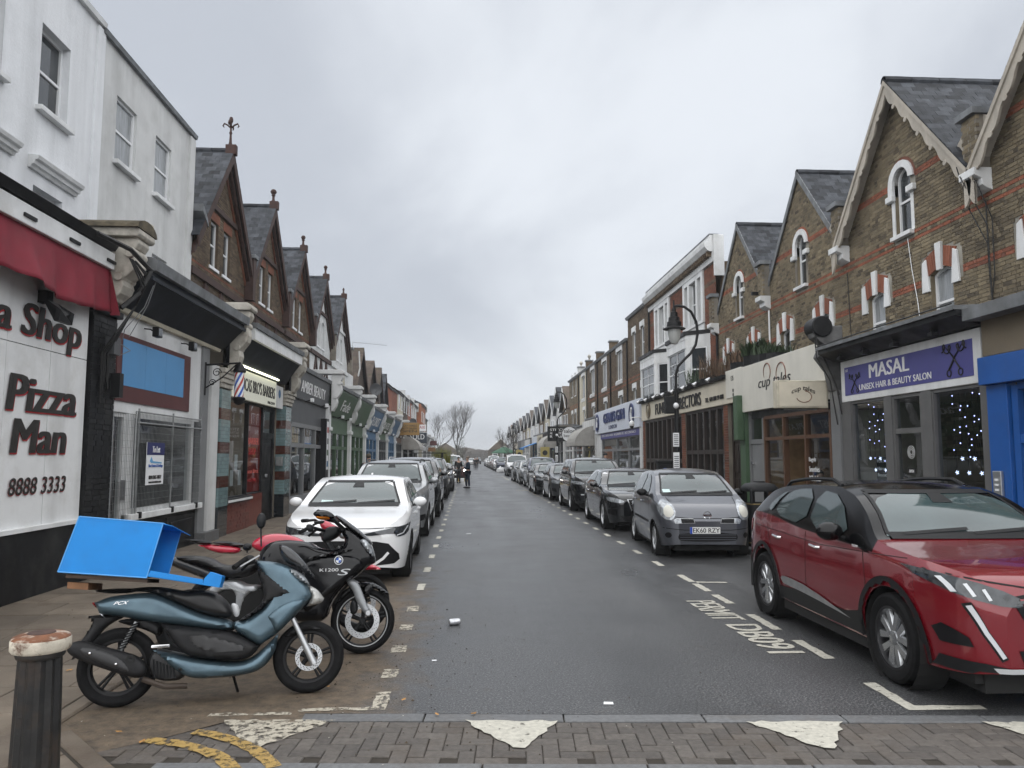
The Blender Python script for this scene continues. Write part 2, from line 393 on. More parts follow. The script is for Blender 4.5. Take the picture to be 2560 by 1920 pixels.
M['slate']=mat('roof_slate',(.040,.044,.053),.65,spec=.25,var=.4,vs=5,rnd=.55,bump=.3,bs=40,world=True)
M['tile']=mat('clay_roof_tile',(.075,.055,.045),.8,var=.3,vs=5,rnd=.3,world=True,dirt=(.06,.065,.03),dirt_amt=.5)
M['render']=mat('white_render',(.77,.785,.805),.8,var=.06,vs=1.2,bump=.5,bs=18,streak=.24,world=True,dirt=(.45,.46,.47),dirt_amt=.35,dscale=1.2)
M['render2']=mat('pale_render',(.60,.605,.60),.8,var=.07,vs=1.5,bump=.3,bs=25,streak=.3,world=True,dirt=(.35,.35,.33),dirt_amt=.3)
M['cream']=mat('cream_render',(.52,.48,.38),.8,var=.1,vs=2,streak=.35,world=True)
M['white']=mat('white_gloss_paint',(.72,.73,.73),.45,var=.05,vs=3,streak=.32,dirt=(.42,.41,.37),dirt_amt=.35,dscale=2.2,world=True,bump=.1,bs=30)
M['whiteclean']=mat('clean_white',(.76,.77,.78),.4)
M['stonew']=mat('weathered_cream_paint',(.50,.47,.41),.7,var=.12,vs=6,bump=.4,bs=30,streak=.5,world=True,dirt=(.16,.13,.10),dirt_amt=.55,dscale=4)
M['barge']=mat('bargeboard_paint',(.44,.40,.34),.7,var=.12,vs=5,streak=.4,world=True,dirt=(.2,.16,.12),dirt_amt=.4,dscale=5)
M['lead']=mat('lead_flashing',(.17,.18,.19),.6,metal=.2,var=.35,vs=4,streak=.6,world=True)
M['blackp']=mat('black_paint',(.009,.0095,.011),.5,spec=.3,var=.3,vs=3,rvar=.15,world=True,dirt=(.06,.06,.055),dirt_amt=.35,dscale=2)
M['navyp']=mat('navy_black_board',(.008,.011,.017),.55,spec=.25,var=.4,vs=1.5,world=True,dirt=(.05,.055,.06),dirt_amt=.3,dscale=1.5)
M['dark']=mat('dark_void',(.012,.012,.012),.9)
M['iron']=mat('black_iron',(.007,.007,.008),.45,spec=.3,var=.2,vs=8,bump=.2,bs=40)
M['steel']=mat('galvanised_steel',(.30,.31,.31),.45,metal=.7,var=.2,vs=8)
M['chrome']=mat('chrome',(.75,.75,.76),.12,metal=1)
M['alu']=mat('brushed_aluminium',(.46,.47,.48),.38,metal=.85,var=.12,vs=10)
M['rubber']=mat('tyre_rubber',(.008,.008,.0085),.8,spec=.2,var=.3,vs=20,bump=.15,bs=90)
M['plastic']=mat('black_plastic',(.010,.0105,.0115),.5,spec=.3,var=.15,vs=10)
M['glossblack']=mat('gloss_black',(.003,.003,.0035),.13,spec=.4)
M['pane']=mat('dark_window_pane',(.022,.027,.031),.04,ior=1.75,var=.5,vs=.8,world=True)
M['panec']=mat('curtained_window_pane',(.25,.265,.275),.07,ior=1.6,var=.3,vs=6,stretch=(1,3,.3),world=True)
M['shopglass']=glass('shop_glass',(.62,.66,.66))
M['clear']=glass('clear_glass',(.9,.93,.93))
M['woodb']=mat('brown_timber',(.105,.052,.028),.5,var=.25,vs=4,stretch=(1,1,.15),world=True)
M['teal']=mat('teal_glazed_tile',(.16,.235,.245),.18,var=.12,vs=5,rnd=.15,coat=.5,world=True)
M['maroon']=mat('maroon_glazed_tile',(.075,.026,.018),.18,var=.2,vs=5,rnd=.25,coat=.5,world=True)
M['blacktile']=mat('black_glazed_tile',(.02,.024,.028),.15,rnd=.2,coat=.6)
M['blue']=mat('blue_shop_paint',(.012,.085,.32),.4,var=.1,vs=2,world=True,streak=.12)
M['skyblue']=mat('faded_blue_panel',(.085,.27,.52),.5,var=.05,vs=2,world=True,streak=.1)
M['maroonp']=mat('maroon_board',(.085,.025,.025),.55,var=.15,vs=3,world=True)
M['green']=mat('green_shop_paint',(.055,.105,.055),.5,var=.12,vs=2,world=True,streak=.15)
M['blueshop']=mat('mid_blue_paint',(.05,.13,.24),.5,var=.12,vs=2,world=True)
M['grey']=mat('grey_paint',(.19,.195,.20),.5,var=.1,vs=2,world=True,streak=.2)
M['dgrey']=mat('dark_grey_paint',(.07,.073,.078),.5,var=.12,vs=2,world=True)
M['cafesign']=mat('off_white_board',(.66,.64,.57),.5,var=.05,vs=2,world=True,streak=.15)
M['sgrey']=mat('salon_grey',(.115,.115,.115),.5,var=.12,vs=3,world=True,streak=.2)
M['creamsign']=mat('cream_sign_board',(.62,.57,.46),.5,var=.05,vs=2,world=True,streak=.12)
M['greyin']=mat('shop_interior_wall',(.40,.36,.30),.9,var=.2,vs=2)
M['warmin']=mat('warm_interior',(.34,.22,.12),.9,var=.3,vs=3)
M['purple']=mat('purple_sign',(.075,.075,.25),.4,var=.06,vs=3,world=True)
M['redfab']=mat('red_awning_fabric',(.20,.016,.03),.75,var=.16,vs=3,bump=.3,bs=300,world=True,dirt=(.17,.03,.04),dirt_amt=.6,dscale=2)
M['terracotta']=mat('terracotta',(.05,.025,.02),.8,var=.25,vs=6,world=True)
M['timber']=mat('dark_stained_timber',(.05,.026,.021),.75,var=.3,vs=4,world=True)
M['letterd']=mat('dark_lettering',(.02,.018,.016),.5)
M['letterw']=mat('white_lettering',(.75,.75,.75),.5)
M['black']=mat('plain_black',(.012,.012,.012),.6)
M['redl']=mat('red_lettering',(.38,.02,.025),.5)
M['redp']=mat('red_panel',(.36,.03,.02),.4,var=.1,vs=3,world=True)
M['redtile']=mat('red_glazed_tile',(.12,.022,.015),.3,var=.2,vs=5,rnd=.2,coat=.3,world=True)
M['leaf']=mat('evergreen_leaf',(.03,.052,.022),.6,var=.4,vs=8,rnd=.4)
M['leafy']=mat('yellow_green_leaf',(.17,.17,.03),.6,var=.3,vs=8,rnd=.3)
M['grass']=mat('dry_grass',(.11,.07,.045),.8,rnd=.5)
M['bark']=mat('tree_bark',(.052,.045,.038),.9,var=.3,vs=5)
# ground, road, pavements
KL,KR,FL,FR=-2.65,5.05,-5.2,7.6
ROAD_END=330.
struct(B().box(-900,900,-60,1500,-.5,-.06).obj('ground',mat('earth',(.07,.065,.055),.95,var=.3,vs=.05,world=True)))
def sm(a,b,x):t=max(0,min(1,(x-a)/(b-a)));return t*t*(3-2*t)
def zpl(y):return .02+.08*sm(6.2,9.5,y)
ra=radians(-3.75);CE1=Vector((cos(ra),sin(ra),0));CE2=Vector((-sin(ra),cos(ra),0));CO=Vector((0,5.46,0))
def X_(a,b,z):return tuple(CO+CE1*a+CE2*b+Vector((0,0,z)))
road=B()
nx=2
road.quad((KL-.02,5.64,0),(KR+.02,5.13,0),(KR+.02,ROAD_END,0),(KL-.02,ROAD_END,0))
road=struct(road.obj('road',M['asphalt']))
b=B();b.quad(X_(-14,-1.02,-.004),X_(-14,-12,-.004),X_(14,-12,-.004),X_(14,-1.02,-.004))
struct(b.obj('side_road',M['asphalt']))
table=B(X_);table.quad((-2.6,-.02,-.012),(-2.6,-1.05,-.012),(9,-1.05,-.012),(9,-.02,-.012))
table=struct(table.obj('crossing',M['joint']))
def slabmesh(name,w,d,t,m,bev=.006):
 b=B();z=-t;e=bev
 b.add([(-w/2,-d/2,z),(w/2,-d/2,z),(w/2,d/2,z),(-w/2,d/2,z),(-w/2,-d/2,-e),(w/2,-d/2,-e),(w/2,d/2,-e),(-w/2,d/2,-e),(-w/2+e,-d/2+e,0),(w/2-e,-d/2+e,0),(w/2-e,d/2-e,0),(-w/2+e,d/2-e,0)],[(0,1,5,4),(1,2,6,5),(2,3,7,6),(3,0,4,7),(4,5,9,8),(5,6,10,9),(6,7,11,10),(7,4,8,11),(8,9,10,11)])
 return b.mesh(name,m)
b=B();b.quad((-2.72,5.66,.003),(-2.72,5.24,.003),(-2.25,4.85,.003),(-1.9,5.1,.003),(-1.6,5.38,.003),(-1.1,5.34,.003),(-1.1,5.54,.003));b.obj('mud_patch',M['asphalt'],table)
ks=slabmesh('kerb_stone',.93,.135,.1,M['kerb'],.005)
for i in range(-3,9):
 for row,zz in((-.075,.004),(-.925,.003)):
  p=X_(i*.94+(.19 if row>-.5 else .62),row,zz)
  if p[0]<(-1.25 if row>-.5 else-1.75):continue
  put('kerb_stone',ks,table,p,(random.uniform(-.004,.004),random.uniform(-.004,.004),ra))
pm=slabmesh('paver',.196,.096,.07,M['paver'],.005)
def left_of_corner(x,y):return x<-2.6+(5.24-y)*.875+.06
for gy in range(-7,1):
 for gx in range(-26,42):
  m_=(gx-gy)%4
  if m_==0:a,b_,r=gx*.1+.1,gy*.1+.05,0
  elif m_==3:a,b_,r=gx*.1+.05,gy*.1+.1,pi/2
  else:continue
  b_=b_-.155-.0
  if b_>-.2 and r==0 and b_>-.17:pass
  lo,hi=b_-(.05 if r==0 else .1),b_+(.05 if r==0 else .1)
  if hi>-.145 or lo<-.86:
   if r and(lo+.1>-.86 and hi-.1<-.145 or True):
    nb=b_+.05 if lo<-.86 else b_-.05
    if nb+.05>-.14 or nb-.05<-.865:continue
    p=X_(a,nb,-.001)
    if left_of_corner(p[0],p[1])or p[0]>3.75:continue
    put('paver',pm,table,p,(0,0,ra),(.5,1,1));continue
   continue
  p=X_(a,b_,random.uniform(-.004,.002))
  if left_of_corner(p[0],p[1])or p[0]>3.75:continue
  put('paver',pm,table,p,(random.uniform(-.008,.008),random.uniform(-.008,.008),ra+r+random.uniform(-.008,.008)))
b=B()
for i in range(22):
 for j in range(7):b.add([X_(3.85+i*.2+dx,-.2-j*.1+dy,-.003)for dx,dy in((-.097,-.047),(.097,-.047),(.097,.047),(-.097,.047))],[(0,1,2,3)])
b.obj('pavers',M['paver'],table,kind='stuff')
def pavement(name,x0,x1,kx0,kx1,zf,ya):
 bed=B();ys=[ya+i*2 for i in range(8)]+[30,60,ROAD_END]
 bed.grid([[(x0,y,zf(y)-.012),(x1,y,zf(y)-.012)]for y in ys])
 pv=struct(bed.obj(name,M['joint']));return pv
pl=pavement('pavement',FL-2.5,KL-.13,0,0,zpl,-3)
b=B();b.quad((-2.78,5.24,.008),(-2.66,5.24,.008),(-1.75,4.2,.008),(-.2,2.2,.008),(-.2,-1,.008),(-2.78,-1,.008))
b.obj('corner_bed',M['joint'],pl)
def zpr(y):return .11
pr=pavement('pavement',KR+.13,FR+2.5,0,0,zpr,4.6)
slab_me=[slabmesh('slab',w_-.012,.588,.05,M['slab'],.005)for w_ in(.6,.75,.9)]
far_slabs={0:B(),1:B()}
for side,(xa,xb,zf,ya,yn)in enumerate(((FL-.05,KL-.14,zpl,-.4,12.),(KR+.14,FR+.05,zpr,4.7,4.7))):
 y=ya;r_=0
 while y<70:
  x=xa-(.0 if r_%2 else .37);r_+=1
  lim=xb
  while x<lim-.05:
   k=random.choice((0,1,1,2));w_=(.6,.75,.9)[k];x1=min(x+w_,lim);x0=max(x,xa)
   cx,cyy=(x0+x1)/2,y+.3;zz=zf(cyy)+random.uniform(-.003,.003)
   if x1-x0>.06:
    sl_=math.atan((zf(cyy+.3)-zf(cyy-.3))/.6)
    if yn>cyy>3.:put('slab',slab_me[k],(pl,pr)[side],(cx,cyy,zz),(sl_+random.uniform(-.004,.004),random.uniform(-.004,.004),0),((x1-x0)/w_,1,1))
    else:
     h=.294;wx=(x1-x0)/2-.006
     far_slabs[side].add([(cx-wx,cyy-h,zz),(cx+wx,cyy-h,zz),(cx+wx,cyy+h,zz),(cx-wx,cyy+h,zz)],[(0,1,2,3)])
   x=x1 if x1<lim else lim
  y+=.6
for s in(0,1):far_slabs[s].obj('slabs',M['slab'],(pl,pr)[s],kind='stuff')
ang=atan2(-.8,.7)
for i in range(-2,7):
 for j in range(0,5):
  c0=Vector((-2.52,5.08,0))+Vector((cos(ang),sin(ang),0))*(i*.62)+Vector((sin(ang),-cos(ang),0))*(j*.62+.33)
  if c0.x<-2.86 or c0.y>5.2:continue
  put('slab',slab_me[0],pl,(c0.x,c0.y,.0225+.001*((i+j)%3)),(0,0,ang))
kme=slabmesh('kerb_stone',.125,.9,.14,M['kerb'],.012);kml=slabmesh('kerb_stone',.125,.9,.14,M['slab'],.012)
kb={0:B(),1:B()}
for s,(kx,zf,ya)in enumerate(((KL-.07,zpl,5.3),(KR+.07,zpr,5.3))):
 for i in range(150):
  y=ya+.46+i*.915;z=zf(y)+.002
  if y<(14 if s==0 else 16):put('kerb_stone',kml if s==0 else kme,(pl,pr)[s],(kx,y,z),(0,0,random.uniform(-.004,.004)))
  else:kb[s].box(kx-.062,kx+.062,y-.45,y+.45,z-.14,z)
 kb[s].obj('kerb_row',M['kerb']if s else M['slab'],(pl,pr)[s],kind='stuff')
for i in range(4):
 c0=Vector((-2.62,5.22,0))+Vector((.66,-.75,0)).normalized()*(.5+i*.93)
 put('kerb_stone',kml,pl,(c0.x+.03,c0.y+.02,.024),(0,0,radians(41)))
def ragged(pts,amp=.012,step=.05):
 out=[]
 for i in range(len(pts)):
  a,b_=Vector(pts[i]),Vector(pts[(i+1)%len(pts)]);n=max(1,int((b_-a).length/step))
  nr=Vector((-(b_-a).y,(b_-a).x)).normalized()
  for k in range(n):q=a+(b_-a)*k/n+nr*random.uniform(-amp,amp);out.append((q.x,q.y))
 return out
def mark(name,pts,m='markw',amp=.008,z=.004,par=None,step=.06):
 P=ragged(pts,amp,step)
 b=B();b.add([(x,y,z)for x,y in P],[tuple(range(len(P)))])
 return b.obj(name,M[m],par or road)
def dash(x,y0,y1,wd=.1,m='markw',dx=0):mark('bay_dash',[(x-wd/2,y0),(x+wd/2,y0),(x+wd/2+dx,y1),(x-wd/2+dx,y1)],m)
for y0,y1 in((6.72,7.4),(7.85,8.62),(9.25,9.85),(10.1,10.7),(10.85,11.5)):dash(3.15,y0,y1)
mark('bay_corner',[(3.06,5.36),(3.62,5.34),(3.62,5.43),(3.15,5.45),(3.17,6.0),(3.07,6.0)],amp=.006)
mark('bay_tee',[(3.2,10.78),(3.62,10.74),(3.62,10.83),(3.2,10.87)])
for i in range(28):dash(3.13,12.45+i*1.55,13.0+i*1.55,m='markw' if i<12 else 'markworn')
dash(3.1,58,70);mark('bay_tee',[(2.2,66),(2.9,66),(2.9,66.6),(2.2,66.6)],'markworn');mark('bay_tee',[(2.5,40),(3.1,40),(3.1,40.6),(2.5,40.6)],'markworn')
mark('bay_corner',[(-1.16,5.575),(-.56,5.575),(-.565,5.66),(-.56,5.98),(-.66,5.98),(-.66,5.64),(-1.16,5.63)],'markworn',.012)
for y0,y1 in((6.35,6.6),(7.15,7.4),(8.05,8.3),(9.0,9.3)):dash(-.62,y0,y1,.13,'markworn')
for i in range(22):dash(-.62,10.4+i*1.6,10.9+i*1.6,m='markw')
for a0,a1,ap in((-1.6,-.85,-1.24),(.0,.62,.36),(1.86,2.5,2.22),(3.42,4.1,3.72)):
 q=[X_(a,b_,0)[:2]for a,b_ in((a0,-.15),(a1,-.15),(ap+.035,-.62),(ap-.035,-.62))]
 mark('give_way_triangle',q,'markw' if a0>-1 else 'markworn',.016,.0075,table,.05)
def arc_band(r0,r1,c,t0,t1,m):
 pts=[(c[0]+r0*cos(t),c[1]+r0*sin(t))for t in frange(t0,t1,14)]+[(c[0]+r1*cos(t),c[1]+r1*sin(t))for t in frange(t1,t0,14)]
 mark('yellow_line',pts,m,.009,.008,table,.05)
arc_band(1.0,1.09,(-2.2,4.05),radians(28),radians(78),'marky');arc_band(1.2,1.29,(-2.2,4.05),radians(26),radians(68),'marky')
mark('worn_line',[(-1.75,5.5),(-1.2,5.5),(-1.2,5.56),(-1.75,5.56)],'markworn',.015,.005)
mk=lambda x,y,o:(2.66+y+.0*x,9.45-x,.004+o)
text('permit_lettering','PERMIT',lambda x,y,o:(2.66+y,9.45-x,.0045+o*.1),M['markw'],road,1.12,.34,.03)
text('permit_lettering','DB091',lambda x,y,o:(2.69+y,8.12-x,.0045+o*.1),M['markw'],road,1.2,.34,.03)
b=B();
for i in range(900):
 x=random.gauss(-.9,.6);y=random.uniform(4.7,9.5)if random.random()<.75 else random.uniform(5,16)
 if random.random()<.3:x=random.uniform(-4.8,3.5)
 r=random.uniform(.002,.008)*(1.8 if random.random()<.06 else 1);z=.0 if x>KL else zpl(y)
 t=random.random()*6;b.add([(x+r*cos(t),y+r*sin(t),z+.001),(x+r*cos(t+2.1),y+r*sin(t+2.1),z+.001),(x+r*cos(t+4.2),y+r*sin(t+4.2),z+.001),(x,y,z+r)],[(0,1,3),(1,2,3),(2,0,3)])
tag(b.obj('mud_crumbs',mat('mud_crumb',(.05,.038,.026),.9,rnd=.6),kind='stuff'),'dark crumbs of mud and grit scattered over the road and pavement','mud')
b=B()
for i in range(260):
 x=random.uniform(-4.8,4.5);y=random.uniform(4.3,14);r=random.uniform(.003,.008);z=.006 if x>KL else zpl(y)+.004
 t=random.random()*6;b.add([(x+r*cos(t),y+r*sin(t),z),(x+r*cos(t+2),y+r*sin(t+2),z),(x+r*cos(t+4),y+r*sin(t+4),z+.002)],[(0,1,2)])
tag(b.obj('grit',mat('pale_grit',(.45,.43,.38),.8,rnd=.4),kind='stuff'),'pale specks of grit and litter on the road surface','grit')
lf=B()
lo_=[(-.05,0,.0),(-.025,.022,.008),(.01,.024,.004),(.05,0,.012),(.012,-.022,.0),(-.022,-.02,.007)]
lf.add(lo_+[(0,0,.012)],[(i,(i+1)%6,6)for i in range(6)]);lme=lf.mesh('leaf',mat('dead_leaf',(.33,.17,.05),.7,rnd=.4))
for x,y,s,rz in((-2.02,4.62,.7,.3),(-1.98,5.02,.6,1.4),(-2.45,4.15,.6,.1),(-.2,5.42,.5,2),(-3.2,6.6,.6,1),(-3.4,7.6,.6,2),(-1.05,6.1,.45,.5),(-.45,5.75,.5,1.1),(-2.2,5.2,.5,3),(-2.9,5.7,.5,.8),(.05,5.42,.5,.6)):
 o=put('fallen_leaf',lme,None,(x,y,(.012 if x>KL else zpl(y)+.008)+.004),(0,0,rz),(s,s,s));tag(o,'small curled brown dead leaf lying on the ground','leaf','fallen leaves on the pavement and crossing')
t=thing('drinks_can','dented silver and white drinks can lying on its side in the road','can',(-.13,8.27,.033),radians(20))
B().lathe([(.0,-.06),(.026,-.06),(.029,-.057),(.033,-.045),(.033,.045),(.027,.058)],ax='x',n=20).obj('body',mat('printed_can',(.55,.56,.58),.3,metal=.7,var=.25,vs=25),t,True)
B().lathe([(.027,.058),(.0265,.0605),(.024,.056),(.0,.056)],ax='x',n=20).obj('lid',M['plastic'],t,True)
o=B().ext([(-.03,-.02,0),(.04,-.026,0),(.045,.02,0),(-.02,.028,0)],(0,0,.004)).obj('paper_scrap',M['whiteclean']);o.location=(1.0,5.62,.003)
tag(o,'crumpled white paper scrap beside the kerb stones in the road centre','litter')
o=B().ext([(-.02,-.015,0),(.022,-.012,0),(.02,.016,0),(-.018,.014,0)],(0,0,.004)).obj('paper_scrap',M['whiteclean']);o.location=(-.28,6.85,.003)
tag(o,'small white paper scrap on the road near the black motorcycle','litter')
o=B().ext([(-.05,-.02,0),(.06,-.03,0),(.055,.03,0),(-.04,.028,0)],(0,0,.008)).obj('paper_scrap',M['whiteclean']);o.location=(.02,17.8,.003)
tag(o,'flattened white carton on the road beside the white hatchback','litter')
o=B().ext([(-.035,-.018,0),(.04,-.02,0),(.045,.022,0),(-.03,.02,0)],(0,0,.012)).obj('paper_scrap',M['whiteclean']);o.location=(-1.72,4.47,.026)
tag(o,'white rag of litter near the yellow lines at the corner','litter')
# building helpers
UL,UR=-7.4,9.4
def face(side,x):
 return(lambda u,w,z:(x+w,u,z))if side=='L' else(lambda u,w,z:(x-w,u,z))
def arch_poly(u0,u1,z0,z1,r=0,n=10):
 if r<=0:return[(u0,z0),(u1,z0),(u1,z1),(u0,z1)]
 a=(u1-u0)/2;c=(u0+u1)/2;r=min(r,a);R=(a*a+r*r)/(2*r);zc=z1-R;t0=math.asin(min(1,a/R))
 return[(u0,z0),(u1,z0)]+[(c+R*sin(t),zc+R*cos(t))for t in frange(t0,-t0,n)]
def hole_at(h,z):
 u0,u1,z0,z1,r=h
 if z<z0 or z>z1:return None
 if r<=0:return(u0,u1)
 a=(u1-u0)/2;c=(u0+u1)/2;r=min(r,a);R=(a*a+r*r)/(2*r);zc=z1-R
 if z<=z1-r:return(u0,u1)
 d=sqrt(max(0,R*R-(z-zc)**2));return(c-d,c+d)
def minus(iv,cuts):
 out=[iv]
 for c in sorted(cuts):
  nxt=[]
  for a,b_ in out:
   if c[1]<=a or c[0]>=b_:nxt.append((a,b_));continue
   if c[0]>a:nxt.append((a,c[0]))
   if c[1]<b_:nxt.append((c[1],b_))
  out=nxt
 return out
def wall(par,T,outline,brk,holes,m,w=0.,rev=.14,name='wall',mrev=None):
 zs=set(brk)
 for u0,u1,z0,z1,r in holes:
  zs|={z0,z1}
  if r>0:zs|={z1-min(r,(u1-u0)/2)*k/8 for k in range(1,9)}
 zs=sorted(zs);b=B(T);e=1e-4
 for za,zb in zip(zs,zs[1:]):
  if zb-za<1e-5:continue
  oa,ob=outline(za+e),outline(zb-e)
  ha=[(hole_at(h,za+e),hole_at(h,zb-e))for h in holes];ha=sorted([x for x in ha if x[0]and x[1]],key=lambda x:x[0][0])
  la,lb=oa[0],ob[0]
  for p,q in ha:
   if p[0]>la or q[0]>lb:b.quad((la,w,za),(p[0],w,za),(q[0],w,zb),(lb,w,zb))
   la,lb=p[1],q[1]
  b.quad((la,w,za),(oa[1],w,za),(ob[1],w,zb),(lb,w,zb))
 o=b.obj(name,m,par)
 if holes and rev:
  b=B(T)
  for h in holes:
   P=arch_poly(*h)
   b.grid([[(u,w,z)for u,z in P],[(u,w-rev,z)for u,z in P]],True)
  b.obj('reveal',mrev or m,par)
 return o
UNIT=None
def unit_box():
 b=B();b.box(-.5,.5,-.5,.5,-.5,.5);return b
BRM={}
def bricks(par,T,side,outline,z0,z1,holes,m,w=0.,L_=.225,H=.075,proud=.012,bands=(),bandm=None,indiv=0,name='brick',bond='flemish'):
 rows=int((z1-z0)/H);items=[]
 for r in range(rows):
  za=z0+r*H;zm=za+H/2;o=outline(zm)
  if o[1]-o[0]<.05:continue
  cuts=[]
  for h in holes:
   q=hole_at(h,zm)
   if q:cuts.append(q)
  band=any(a<=zm<=b_ for a,b_ in bands)
  for a,c in minus(o,cuts):
   u=a-random.uniform(0,.2)if False else a
   k=r%2;first=True
   while u<c-.015:
    ln=(L_ if(k%2==0)else L_/2)if bond=='flemish' else L_
    if first:ln=ln*(.75 if r%2 else 1);first=False
    e=min(u+ln,c)
    if c-e<.04:e=c
    items.append((u+.005,e-.005,za+.005,za+H-.005,band));u=e;k+=1
 cy0=Vector((0,0,CAM_H))
 if indiv:
  items.sort(key=lambda t:(Vector(T((t[0]+t[1])/2,0,t[2]))-cy0).length)
 sgn=1 if side=='L' else-1
 for i,(a,c,za,zb,band)in enumerate(items[:indiv]):
  mm=bandm if band else m
  if mm.name not in BRM:BRM[mm.name]=unit_box().mesh('brick',mm)
  put(name,BRM[mm.name],par,T((a+c)/2,w+proud/2-.02,(za+zb)/2),(0,0,0),(proud+.04,c-a,zb-za))
 for flag,mm in((False,m),(True,bandm)):
  b=B(T)
  for a,c,za,zb,band in items[indiv:]:
   if band!=flag:continue
   p=proud+random.uniform(-.003,.003)
   b.add([(a,w,za),(c,w,za),(c,w,zb),(a,w,zb),(a,w+p,za),(c,w+p,za),(c,w+p,zb),(a,w+p,zb)],[(4,5,6,7),(0,1,5,4),(1,2,6,5),(2,3,7,6),(3,0,4,7)])
  if b.f:b.obj('brickwork',mm,par,kind='stuff')
def slates(par,o,U,V,nrm,lu,lv,m,exp=.2,wd=.3,indiv=0,name='slate',th=.014):
 o,U,V,nrm=Vector(o),Vector(U).normalized(),Vector(V).normalized(),Vector(nrm).normalized()
 base=B();q=[o,o+U*lu,o+U*lu+V*lv,o+V*lv]
 base.add([tuple(p-nrm*.03)for p in q],[(0,1,2,3)])
 deck=base.obj('roof',M['slate'],par)
 if(U.cross(V)).dot(nrm)<0:U2=-U;o2=o+U*lu
 else:U2=U;o2=o
 R=Matrix((U2,V,U2.cross(V))).transposed()
 bm_=B();bm_.box(-.5,.5,-.5,.5,-.5,.5)
 key='sl'+m.name
 if key not in BRM:BRM[key]=bm_.mesh(name,m)
 it=[]
 nr=int(lv/exp+.99);nu=int(lu/wd+1.5)
 for r in range(nr):
  for c in range(nu):
   a=c*wd+(wd/2 if r%2 else 0)-wd/2;a0,a1=max(0,a),min(lu,a+wd)
   if a1-a0<.03:continue
   v0,v1=r*exp-.02,min(lv+.03,r*exp+exp+.035)
   it.append((a0+.003,a1-.003,v0,v1))
 cc=Vector((0,0,CAM_H))
 cen=lambda t:o2+U2*((t[0]+t[1])/2)+V*((t[2]+t[3])/2)
 it.sort(key=lambda t:(cen(t)-cc).length)
 E=R.to_4x4()
 jb=B()
 for i,t in enumerate(it):
  tilt=Matrix.Rotation(-.075+random.uniform(-.02,.02),3,'X')
  Rm=R@tilt;p=cen(t)+nrm*(.006+random.uniform(0,.004))
  if i<indiv:
   put(name,BRM[key],par,p,Rm.to_euler(),(t[1]-t[0],t[3]-t[2],th))
  else:
   hx,hy,hz=(t[1]-t[0])/2,(t[3]-t[2])/2,th/2
   jb.add([tuple(p+Rm@Vector((sx*hx,sy*hy,sz*hz)))for sx,sy,sz in((-1,-1,1),(1,-1,1),(1,1,1),(-1,1,1),(-1,1,-1),(1,1,-1),(-1,-1,-1),(1,-1,-1))],[(0,1,2,3),(3,2,5,4),(0,3,4,6),(1,7,5,2)])
 if jb.f:jb.obj('slating',m,par,kind='stuff')
 return deck
def ring(b,P,Q,w0,w1):
 n=len(P)
 b.grid([[(u,w0,z)for u,z in P],[(u,w1,z)for u,z in P],[(u,w1,z)for u,z in Q],[(u,w0,z)for u,z in Q]],True);return b
def sash(par,T,u0,u1,z0,z1,r=0,w=-.12,fr=.05,m='whiteclean',pm='pane',rail=True,bars=0,sill=True,sm_='white',sw=.06,name='window',hbars=()):
 """sash window: frame with its pane, rails and sill as sub-parts"""
 P=arch_poly(u0,u1,z0,z1,r);f=fr
 Q=arch_poly(u0+f,u1-f,z0+f,z1-f,max(0,min(r,(u1-u0)/2)-(f if r>=(u1-u0)/2-.01 else 0)))
 if len(P)!=len(Q):Q=[(u0+f+(p[0]-u0)*((u1-u0-2*f)/(u1-u0)),z0+f+(p[1]-z0)*((z1-z0-2*f)/(z1-z0)))for p in P]
 b=B(T);ring(b,P,Q,w-.04,w+.03)
 o=b.obj(name,M[m],par)
 b=B(T);b.add([(u,w-.01,z)for u,z in Q],[tuple(range(len(Q)))]);b.obj('pane',M[pm],o)
 zc=z0+(z1-z0)*.5
 if rail:B(T).box(u0+f,u1-f,w-.03,w+.02,zc-.025,zc+.025).obj('meeting_rail',M[m],o)
 for k in range(bars):
  uu=u0+(u1-u0)*(k+1)/(bars+1);B(T).box(uu-.014,uu+.014,w-.02,w+.015,z0+f,z1-f-(r*.3)).obj('glazing_bar',M[m],o)
 for hz in hbars:B(T).box(u0+f,u1-f,w-.02,w+.014,hz-.012,hz+.012).obj('glazing_bar',M[m],o)
 if sill:B(T).box(u0-.08,u1+.08,w-.02,sw,z0-.09,z0).obj('sill',M[sm_],o,bevel=.008)
 return o
def prism_y(b,prof,y0,y1):
 """profile of (x, z) points extruded along the street"""
 return b.ext([(x,y0,z)for x,z in prof],(0,y1-y0,0))
def fproj(side,X):
 return(lambda u0,z0:(lambda x,y,o:(X+o,u0+x,z0+y)))if side=='L' else(lambda u0,z0:(lambda x,y,o:(X-o,u0-x,z0+y)))
def cable(pts,r=.008,name='cable',sag=0,m=None):
 P=[]
 for i in range(len(pts)-1):
  a,b_=Vector(pts[i]),Vector(pts[i+1])
  for k in range(8):t=k/8;P.append(a+(b_-a)*t-Vector((0,0,sag*4*t*(1-t))))
 P.append(Vector(pts[-1]))
 return B().tube(P,r,5)
